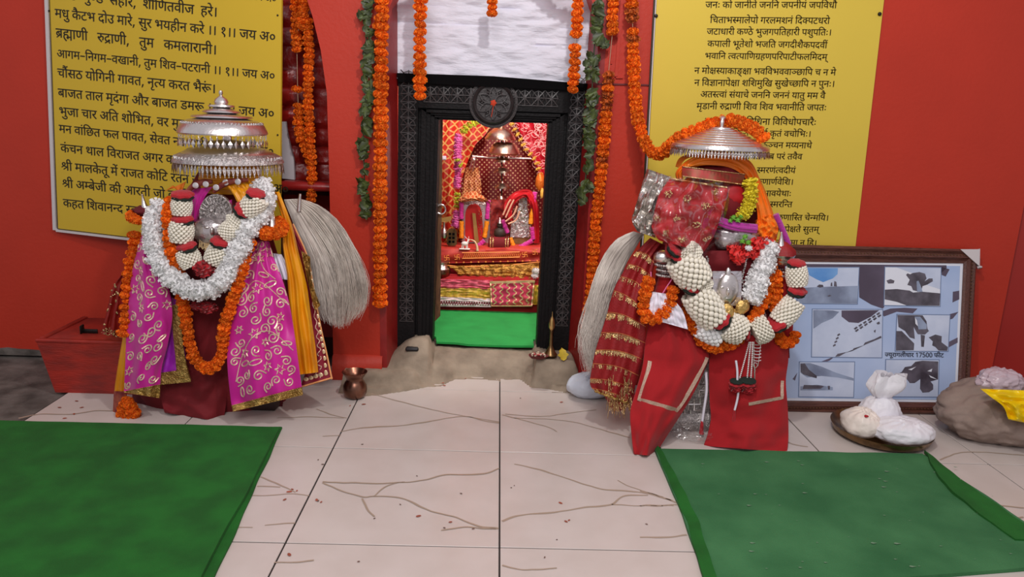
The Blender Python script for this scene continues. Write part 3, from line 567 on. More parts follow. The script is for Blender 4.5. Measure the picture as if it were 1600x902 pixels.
 26: [[364,276,364,0,324,0,324,22,306,14,286,8,265,5,244,4,209,6,174,15,141,30,108,52,75,82,42,120,31,135,24,148,20,169,28,188,37,194,52,196,74,191,83,184,90,175,99,186,105,199,108,214,108,229,107,254,100,276,0,276,0,311,416,311,416,276],[267,116,284,118,299,123,312,131,324,140,324,276,140,276,147,255,149,229,147,204,141,182,132,164,118,149,102,137,83,126,107,101,131,79,157,62,184,50,213,42,245,40,266,41,286,44,305,51,324,61,324,99,311,92,296,87,280,83,260,82,238,84,218,92,202,103,189,119,181,138,178,160,181,182,189,201,202,216,220,228,241,234,266,236,288,235,308,232,305,197,288,200,270,202,249,199,232,191,222,177,218,158,222,139,232,126,248,119]],
 46: [[240,276,240,0,199,0,199,96,184,87,168,80,149,75,127,73,108,75,91,80,76,87,64,97,53,112,46,129,41,150,40,179,40,276,0,276,0,311,292,311,292,276],[199,276,80,276,80,184,80,166,82,152,86,133,95,120,110,111,132,108,151,111,169,118,185,128,199,140]],
 464: [[85,276,85,0,44,0,44,276,0,276,0,311,136,311,136,276],[40,308,27,325,15,337,4,344,-7,349,-30,352,-51,348,-72,341,-84,376,-73,380,-60,384,-48,386,-34,386,-12,384,6,376,23,363,36,346,38,347,28,370,18,387,9,399,-2,408,-14,412,-28,414,-48,412,-64,406,-75,441,-54,446,-30,448,-4,445,17,435,30,425,42,410,53,392,63,369,73,341,82,308],[73,408,81,428,100,437,120,428,128,408,120,388,100,379,81,388]],
 36: [[300,276,186,276,186,207,210,196,231,181,248,164,260,144,267,122,270,99,268,77,262,58,253,42,241,29,226,18,209,10,190,5,170,1,148,0,113,3,83,13,58,28,38,50,27,76,23,108,25,129,31,148,40,164,53,178,67,190,85,198,104,205,123,209,144,210,145,210,145,276,0,276,0,311,300,311],[146,36,169,38,188,43,206,51,219,63,226,80,229,100,225,123,214,143,203,155,189,166,172,174,154,174,131,173,111,168,94,160,81,151,71,138,65,123,63,105,66,84,74,66,87,53,104,44,124,38]],
 71: [[14,-116,0,-123,-16,-128,-33,-133,-53,-134,-76,-132,-96,-125,-112,-114,-124,-100,-131,-83,-133,-63,-131,-45,-123,-29,-111,-14,-94,-2,-71,5,-44,9,-41,-24,-66,-29,-83,-38,-93,-51,-96,-66,-93,-81,-84,-91,-70,-97,-56,-98,-41,-98,-28,-95,-15,-90,1,-82]],
 198: [[0,311,182,311,182,276,0,276],[22,121,24,138,29,152,37,165,46,176,62,186,82,194,105,198,136,200,190,200,190,164,146,164,119,163,100,161,86,157,75,150,66,137,63,118,65,102,71,87,82,71,96,55,114,38,136,20,108,-6,94,7,79,21,66,34,53,48,43,61,34,76,25,98]],
 418: [[249,80,230,82,213,88,199,99,188,113,181,130,179,150,179,152,162,159,142,163,130,152,116,143,100,134,84,127,99,109,117,92,136,73,156,55,176,38,198,21,170,-6,151,10,133,27,115,44,98,60,83,76,69,90,57,104,46,117,38,128,28,142,23,152,20,170,28,188,37,194,52,196,74,191,83,184,90,174,107,186,119,200,126,216,128,234,126,257,120,276,0,276,0,311,400,311,400,276,160,276,166,255,168,229,167,211,162,195,176,191,189,186,200,199,214,210,233,216,255,218,275,217,292,212,309,205,324,195,337,182,350,168,362,152,372,134,382,116,350,99,335,125,320,147,306,163,290,175,274,182,256,184,237,182,224,174,217,162,214,149,217,133,225,123,236,117,250,115,265,116,280,121,292,88,280,83,269,81]],
 48: [[292,276,241,276,241,0,200,0,200,82,186,74,168,66,146,61,120,59,94,62,70,70,50,82,36,99,26,119,23,143,26,169,36,191,53,209,76,222,102,229,132,232,150,231,169,230,184,227,182,192,159,196,134,198,115,196,182,112,192,120,200,128,200,276,0,276,0,311,292,311],[64,144,68,121,80,105,99,95,121,92,138,94,154,98,84,185,69,168]],
 24: [[235,109,232,88,225,70,212,57,196,48,177,42,156,40,128,44,103,54,80,72,57,98,36,133,14,178,50,191,65,158,80,130,96,107,114,90,132,80,152,76,170,79,184,85,192,97,196,114,193,131,185,146,174,160,159,174,145,172,130,170,128,206,157,209,176,218,186,230,190,247,187,262,178,273,166,279,151,281,133,280,118,276,102,270,86,262,73,297,88,304,105,310,126,314,149,316,173,314,193,307,209,296,220,282,227,266,230,248,226,224,215,204,196,188,206,178,225,176,243,175,258,175,272,176,284,178,297,182,297,276,260,276,260,311,519,311,519,276,467,276,467,0,426,0,426,276,338,276,338,0,297,0,297,145,274,141,249,140,228,141,233,126],[422,308,409,325,397,337,386,344,375,349,352,352,331,348,310,341,298,376,309,380,322,384,334,386,348,386,370,384,388,376,405,363,418,346,420,347,410,370,400,387,391,399,380,408,368,412,354,414,334,412,318,406,307,441,328,446,352,448,378,445,399,435,412,425,424,410,435,392,445,369,455,341,464,308]],
 31: [[148,35,173,37,196,42,218,51,238,62,254,77,268,94,279,112,285,133,287,155,284,176,276,194,262,206,244,210,229,207,219,200,212,179,215,164,225,150,242,139,268,130,251,99,226,108,207,118,192,131,182,146,176,161,174,178,177,200,187,219,204,233,228,240,228,276,0,276,0,311,358,311,358,276,268,276,268,238,284,233,298,223,310,211,319,195,325,176,326,154,325,135,321,116,314,98,304,80,293,63,278,48,262,34,243,23,222,13,199,6,174,1,148,0,118,2,94,9,75,21,61,36,53,53,50,74,54,95,59,106,66,116,47,127,33,142,24,159,22,180,24,198,32,213,44,226,61,234,80,240,103,242,124,240,144,236,141,202,125,206,106,208,82,204,67,193,62,175,65,162,73,152,86,146,101,140,116,144,133,145,144,144,154,144,151,108,144,109,138,109,112,105,96,93,91,74,95,57,106,44,125,37]],
 47: [[230,276,230,174,243,185,257,193,272,198,289,200,309,197,327,190,342,179,353,163,360,143,362,120,361,96,355,70,349,53,341,36,330,20,294,40,305,57,314,77,320,98,322,118,320,139,312,154,301,162,285,165,267,161,249,149,230,128,230,0,190,0,190,96,176,88,162,80,144,75,124,73,105,75,88,80,74,88,62,98,52,114,45,131,41,151,40,177,40,276,0,276,0,311,393,311,393,276],[80,276,80,180,81,156,83,140,87,129,94,120,106,111,124,108,143,111,160,117,176,127,190,139,190,276]],
 41: [[276,276,276,0,236,0,236,90,220,81,202,73,180,68,154,66,127,69,103,77,82,90,64,109,51,132,42,161,70,169,92,178,108,189,123,209,128,234,125,255,116,271,102,281,86,284,65,278,57,260,62,246,75,236,98,230,94,196,73,200,56,206,42,215,28,234,23,260,28,284,41,302,62,312,86,316,106,314,125,307,142,296,156,280,165,260,168,234,166,211,159,191,148,174,133,160,114,148,91,137,103,121,117,110,134,104,157,102,181,104,202,112,219,123,236,138,236,276,195,276,195,311,328,311,328,276]],
 70: [[-32,-122,-44,-127,-58,-131,-72,-133,-86,-134,-110,-132,-129,-125,-145,-114,-157,-100,-164,-83,-166,-63,-164,-45,-156,-29,-144,-14,-126,-3,-106,3,-81,6,-57,4,-35,-1,-16,-8,2,-19,19,-31,34,-45,48,-61,61,-77,72,-94,42,-114,23,-89,5,-67,-14,-50,-33,-38,-55,-31,-78,-28,-100,-31,-116,-38,-126,-50,-130,-64,-126,-80,-117,-90,-104,-96,-89,-98,-65,-95,-44,-88]],
 284: [[122,20,98,54,224,129,205,133,187,137,171,142,149,149,128,157,114,148,99,138,84,129,69,119,54,110,38,101,14,135,34,145,54,156,73,166,92,177,76,190,63,202,55,214,47,232,44,252,47,268,54,284,66,297,82,308,101,314,124,316,144,314,162,308,178,298,190,284,197,268,200,250,197,230,188,211,175,195,160,180,175,175,192,170,212,165,231,161,250,157,268,155,268,276,230,276,230,311,361,311,361,276,309,276,309,0,268,0,268,117],[84,248,86,236,92,223,105,210,124,196,139,208,150,221,157,235,159,250,156,265,149,275,137,281,122,283,108,281,96,274,87,264]],
 449: [[-84,308,-91,332,-98,353,-105,370,-116,389,-128,402,-142,409,-158,412,-177,409,-192,404,-204,441,-183,446,-159,448,-134,445,-112,435,-100,425,-88,410,-77,392,-66,369,-57,341,-47,308],[-56,410,-48,431,-29,440,-9,431,-1,410,-9,390,-29,382,-48,390]],
 190: [[0,311,294,311,294,276,0,276],[286,185,218,185,200,185,189,186,205,170,218,152,226,131,229,109,226,88,219,70,207,57,192,48,174,42,155,40,138,42,121,47,104,55,89,68,73,84,58,106,44,132,30,164,16,200,51,213,67,172,83,138,99,111,116,92,134,80,153,76,168,79,179,85,187,96,190,114,186,135,174,155,163,167,151,179,136,188,151,220,286,220]],
 207: [[104,160,214,160,214,125,104,125,104,106,102,92,96,83,80,76,60,82,49,89,40,98,32,108,25,118,20,139,26,154,36,159,50,160,63,160,63,276,0,276,0,311,182,311,182,276,104,276]],
 12: [[136,111,121,110,106,108,93,104,80,98,66,108,53,119,41,132,29,152,25,176,30,200,36,209,44,216,56,224,70,229,88,232,110,232,157,232,157,276,0,276,0,311,252,311,252,276,198,276,198,197,106,197,84,196,72,190,65,174,72,153,87,138,111,145,138,147,161,145,181,139,199,128,213,114,221,97,224,77,221,57,214,40,203,26,187,15,168,7,144,2,159,-4,175,-10,191,-15,208,-20,191,-55,172,-46,154,-37,136,-28,120,-18,103,-9,88,0,62,3,41,9,28,19,24,32,31,51,50,58,71,53,83,46,97,35,110,34,141,37,164,44,178,57,183,76,180,91,171,102,156,109],[146,308,137,325,129,344,123,363,122,381,124,401,131,418,144,431,160,441,178,446,199,448,214,447,228,445,241,441,252,436,241,403,223,410,202,414,185,411,172,402,164,389,162,374,163,357,168,341,176,325,188,308]],
 202: [[0,311,186,311,186,276,0,276],[102,149,102,122,95,101,76,94,64,97,51,104,38,116,28,130,21,145,18,159,25,178,35,183,49,184,192,184,192,149]],
 215: [[184,161,212,162,225,164,239,166,243,130,218,126,190,126,168,126,146,129,124,133,106,138,95,132,84,126,98,109,114,91,132,73,151,55,170,38,190,21,163,-6,145,10,127,27,110,44,94,60,80,76,66,90,55,104,45,117,36,128,28,142,23,152,20,170,28,188,37,194,52,196,74,191,83,184,90,175,99,186,105,199,108,214,108,229,106,256,100,276,0,276,0,311,202,311,202,276,140,276,146,256,149,229,148,209,144,192,139,178,131,166,157,162]],
 549: [[413,276,413,0,372,0,372,96,357,87,341,80,322,75,300,73,281,75,264,80,249,87,238,97,227,110,220,125,104,125,104,106,102,92,96,83,80,76,60,82,49,89,40,98,32,108,25,118,20,139,26,154,36,159,50,160,63,160,63,276,0,276,0,311,465,311,465,276],[104,160,214,160,213,179,213,276,104,276],[372,276,254,276,254,184,254,166,255,152,260,133,268,120,283,111,305,108,324,111,342,118,359,128,372,140]],
 7: [[39,218,41,230,48,240,58,247,70,250,81,247,91,240,98,230,100,218,98,205,91,195,81,188,70,186,58,188,48,195,41,205],[39,59,41,71,48,82,58,89,70,91,81,89,91,82,98,71,100,59,98,47,91,36,81,29,70,27,58,29,48,36,41,47]],
 80: [[85,276,85,0,44,0,44,276,0,276,0,311,136,311,136,276],[40,308,27,325,15,337,4,344,-7,349,-30,352,-51,348,-72,341,-84,376,-73,380,-60,384,-48,386,-34,386,-12,384,6,376,23,363,36,346,38,347,28,370,18,387,9,399,-2,408,-14,412,-28,414,-48,412,-64,406,-75,441,-54,446,-30,448,-4,445,17,435,30,425,42,410,53,392,63,369,73,341,82,308]],
 183: [[309,276,226,276,226,167,238,174,250,179,266,183,284,184,316,184,316,148,290,148,270,147,254,144,240,137,226,126,226,0,186,0,186,87,172,77,156,68,136,61,113,59,90,61,69,68,50,80,36,97,26,119,23,145,26,170,35,191,50,208,71,222,94,229,122,232,148,230,170,227,166,190,146,194,124,196,99,192,80,182,68,167,64,146,67,123,79,107,95,97,114,94,135,97,153,104,170,116,186,130,186,276,0,276,0,311,309,311]],
 440: [[-92,308,-100,325,-106,341,-109,357,-110,374,-108,394,-101,412,-89,427,-73,439,-54,446,-30,448,-3,444,20,434,32,422,44,408,54,389,64,367,73,341,82,311,136,311,136,276,85,276,85,0,44,0,44,276,0,276,0,311,44,311,34,343,24,368,14,388,3,402,-12,410,-28,412,-46,409,-59,400,-67,386,-70,366,-68,350,-64,336,-59,322,-52,308],[76,408,84,428,104,437,123,428,131,408,123,388,104,379,84,388]],
 256: [[86,-12,62,22,196,102,196,276,104,276,104,117,98,96,80,89,67,92,53,100,41,111,30,125,23,140,20,154,27,172,37,178,51,180,64,180,64,276,0,276,0,311,289,311,289,276,237,276,237,0,196,0,196,61]],
 81: [[-90,-22,-66,-20,-44,-21,-24,-25,-6,-32,10,-42,25,-53,39,-66,52,-81,64,-97,76,-114,47,-134,30,-110,14,-90,-3,-75,-21,-65,-41,-59,-62,-56,-74,-57,-84,-59]],
 179: [[312,276,312,0,271,0,271,162,255,156,238,151,218,148,195,146,171,148,149,152,130,157,112,163,92,149,76,135,67,121,64,104,69,84,76,74,87,67,103,62,124,60,134,60,132,78,134,92,142,101,164,108,182,105,196,95,204,82,206,68,200,46,193,39,182,33,192,22,201,11,212,0,224,-12,195,-32,182,-17,169,-2,158,13,149,26,136,25,122,25,95,28,70,35,50,47,36,63,26,82,23,102,27,128,40,148,53,160,66,171,82,180,68,191,57,201,48,213,40,232,37,254,42,278,57,298,73,308,92,314,116,316,135,314,153,310,169,302,181,290,189,276,191,258,188,235,180,217,166,201,148,186,168,183,190,182,212,183,232,187,252,194,271,206,271,276,226,276,226,311,364,311,364,276],[76,251,79,235,87,221,99,209,114,200,135,216,147,234,152,253,143,274,132,281,114,283,99,281,87,274,79,264]],
 187: [[179,111,164,110,150,108,136,104,124,98,109,108,96,119,85,131,73,152,68,176,74,200,79,209,87,216,100,224,114,229,132,232,154,232,200,232,200,276,0,276,0,311,331,311,331,276,241,276,241,197,149,197,127,196,116,190,108,174,116,153,130,138,155,145,181,147,204,145,225,139,242,128,256,114,264,97,267,77,264,56,256,37,242,22,223,10,199,2,168,0,137,2,108,10,81,22,56,38,33,57,12,79,43,104,62,83,82,66,101,53,122,44,144,39,168,37,201,41,220,54,226,76,223,91,214,102,199,109],[256,168,263,188,282,196,300,188,308,168,300,149,282,141,263,149],[132,-22,156,-20,177,-21,197,-25,215,-32,231,-42,246,-53,260,-66,273,-81,285,-97,296,-114,268,-134,251,-110,235,-90,218,-75,200,-65,180,-59,158,-56,147,-57,138,-59]],
 192: [[0,311,277,311,277,276,0,276],[96,210,112,216,128,220,143,222,158,223,179,221,198,215,214,206,228,193,237,177,242,158,246,158,268,160,286,166,286,128,265,124,242,122,234,100,221,84,205,72,186,64,168,60,150,59,123,62,97,71,74,86,52,107,32,134,14,169,49,182,63,154,77,132,92,116,108,105,126,98,147,96,172,99,190,109,202,124,206,144,202,163,191,176,175,184,156,186,132,183,121,179,110,174]],
 180: [[134,112,129,134,113,154,96,166,73,177,44,187,56,220,236,220,236,276,0,276,0,311,328,311,328,276,276,276,276,0,236,0,236,185,163,185,134,186,116,188,135,177,149,165,160,152,170,132,174,109,170,86,159,67,143,53,122,44,138,36,155,28,173,21,190,16,174,-20,157,-12,141,-4,124,6,109,16,94,26,80,36,55,39,35,44,22,53,18,68,24,87,44,94,65,89,77,82,92,71,109,76,123,85,131,98]],
 501: [[0,311,560,311,560,276,470,276,470,238,487,233,501,223,513,211,522,195,528,176,530,154,528,135,524,116,517,98,507,80,496,63,481,48,465,34,446,23,425,13,402,6,377,1,351,0,321,2,297,9,278,21,264,36,256,53,254,74,257,95,262,106,269,116,250,127,236,142,227,159,224,180,227,198,234,213,247,226,264,234,283,240,306,242,328,240,347,236,344,202,328,206,309,208,285,204,270,193,265,175,268,162,276,152,288,146,304,140,319,144,336,145,348,144,357,144,354,108,347,109,341,109,315,105,299,93,294,74,298,57,310,44,328,37,351,35,376,37,399,42,421,51,441,62,457,77,471,94,482,112,488,133,490,155,487,176,478,194,465,206,446,210,432,207,422,200,415,179,418,164,428,150,445,139,470,130,454,99,429,108,410,118,395,131,385,146,379,161,376,178,380,200,390,219,407,233,430,240,430,276,0,276],[252,99,240,89,227,80,212,71,196,64,178,60,158,59,134,61,113,69,95,80,82,96,73,115,70,138,72,152,77,165,84,176,92,186,19,184,19,220,166,220,184,220,194,220,191,185,175,185,149,182,128,173,115,158,110,137,114,118,125,105,141,97,158,94,180,96,199,104,215,115,228,126]],
 181: [[-95,308,-105,325,-113,344,-118,363,-120,381,-118,401,-110,418,-98,431,-82,441,-63,446,-42,448,-27,447,-13,445,0,441,10,436,0,403,-18,410,-39,414,-57,411,-70,402,-77,389,-80,374,-78,357,-73,341,-65,325,-54,308]],
 213: [[61,94,45,97,32,103,23,114,20,128,22,140,29,150,39,155,52,157,71,153,82,148,96,138,111,145,125,155,136,168,145,183,151,201,152,222,149,247,138,266,121,279,100,283,76,276,69,258,74,242,81,234,93,227,110,222,135,220,126,185,98,189,74,197,56,209,43,224,36,240,33,258,37,282,51,300,64,309,81,314,102,316,125,313,146,305,159,297,170,286,179,273,186,258,191,240,192,220,190,198,184,176,175,156,162,138,146,123,127,110,142,97,156,83,170,67,184,52,196,36,207,22,175,0,159,22,143,42,129,59,115,73,102,86,90,97,76,95]],
 208: [[224,104,211,94,197,85,182,77,166,71,147,67,126,66,98,69,74,79,54,96,38,119,26,145,19,176,46,184,65,195,76,209,80,228,79,242,74,254,68,266,62,276,0,276,0,311,172,311,172,276,106,276,114,258,118,240,120,222,114,191,95,166,64,150,76,129,90,114,107,105,130,102,153,104,174,112,191,124,206,138]],
 185: [[104,276,104,117,98,96,80,89,67,92,53,100,41,111,30,125,23,140,20,154,27,172,37,178,51,180,64,180,64,276,0,276,0,311,148,311,148,276]],
 419: [[148,-6,168,1,189,4,179,22,171,36,158,35,144,34,122,35,101,39,81,46,62,56,46,70,34,88,26,110,23,136,25,156,31,174,40,188,51,200,69,213,92,222,117,226,145,228,148,228,148,276,0,276,0,311,267,311,267,276,188,276,188,192,164,192,137,192,117,189,100,184,86,178,77,169,69,158,65,146,63,131,68,107,83,87,98,78,119,72,144,70,150,70,156,70,153,88,156,103,164,113,174,118,186,120,205,117,219,108,228,95,230,81,229,67,223,56,215,49,205,43,216,24,222,14,230,2,252,-6,269,-21,280,-41,283,-64,280,-84,273,-100,260,-114,242,-125,220,-132,194,-134,163,-131,135,-124,110,-111,87,-94,65,-74,44,-50,75,-28,88,-44,100,-57,112,-68,130,-81,149,-91,170,-96,194,-98,223,-94,241,-82,246,-61,243,-47,234,-36,221,-30,206,-28,182,-31,161,-40]],
 450: [[-84,308,-91,332,-98,353,-105,370,-116,389,-128,402,-142,409,-158,412,-177,409,-192,404,-204,441,-183,446,-159,448,-137,446,-120,440,-105,428,-90,410,-78,431,-57,444,-28,448,-12,447,2,445,15,441,26,436,14,403,-4,410,-24,414,-42,411,-54,402,-62,389,-65,374,-64,363,-59,346,-53,328,-47,308]],
 59: [[296,311,296,276,244,276,244,0,204,0,204,96,188,87,170,80,150,75,127,73,108,75,91,80,76,87,64,97,53,112,46,129,41,150,40,179,40,276,0,276,0,311],[204,276,102,276,204,144],[94,120,109,111,131,108,156,112,169,117,180,122,80,254,80,184,80,166,81,152,86,133]],
 269: [[64,32,40,66,163,140,150,157,138,170,127,179,110,187,90,190,76,189,62,186,46,180,28,172,14,208,31,216,49,222,68,227,90,228,108,226,126,222,141,214,157,201,168,191,179,178,191,163,191,276,0,276,0,311,283,311,283,276,232,276,232,0,191,0,191,117]],
 186: [[84,134,87,116,98,104,114,96,134,94,158,97,179,105,196,116,210,130,231,100,219,90,206,81,190,72,173,65,152,60,130,59,105,61,85,68,67,79,54,94,46,112,43,133,44,147,48,160,54,172,64,183,46,194,32,210,24,228,21,248,22,263,26,276,0,276,0,311,183,311,183,276,72,276,64,262,62,247,64,231,72,218,85,210,100,206,115,209,132,210,154,208,151,174,144,174,136,174,115,171,98,164,87,151]],
 804: [[130,0,130,223,131,245,131,269,132,292,132,311,119,297,103,284,67,254,44,284,137,357,174,357,174,0]],
 810: [[206,316,22,316,22,357,252,357,252,322,116,0,68,0]],
 808: [[119,-5,94,-4,71,0,50,6,32,14,32,56,44,50,58,44,74,39,90,36,106,34,120,33,144,35,164,41,180,52,192,66,200,86,202,110,200,131,192,149,180,163,164,173,143,179,118,182,104,181,88,179,73,177,62,175,40,189,53,357,222,357,222,316,92,316,82,214,104,218,118,219,133,219,154,218,173,214,191,207,207,198,221,186,232,172,241,156,246,136,248,114,244,80,233,51,214,27,189,9,157,-1]],
 803: [[138,-5,102,0,74,17,52,44,36,80,27,126,24,179,25,216,29,249,35,278,44,303,56,324,72,341,90,353,112,360,138,362,173,357,202,341,224,314,239,278,249,233,252,179,251,142,247,110,241,80,232,55,220,34,204,17,186,5,163,-3],[138,33,160,37,178,49,191,69,200,97,205,134,207,179,205,224,200,260,191,288,178,308,160,320,138,324,115,320,97,308,84,288,76,260,71,224,69,179,71,134,76,98,84,70,97,49,115,37]],
}
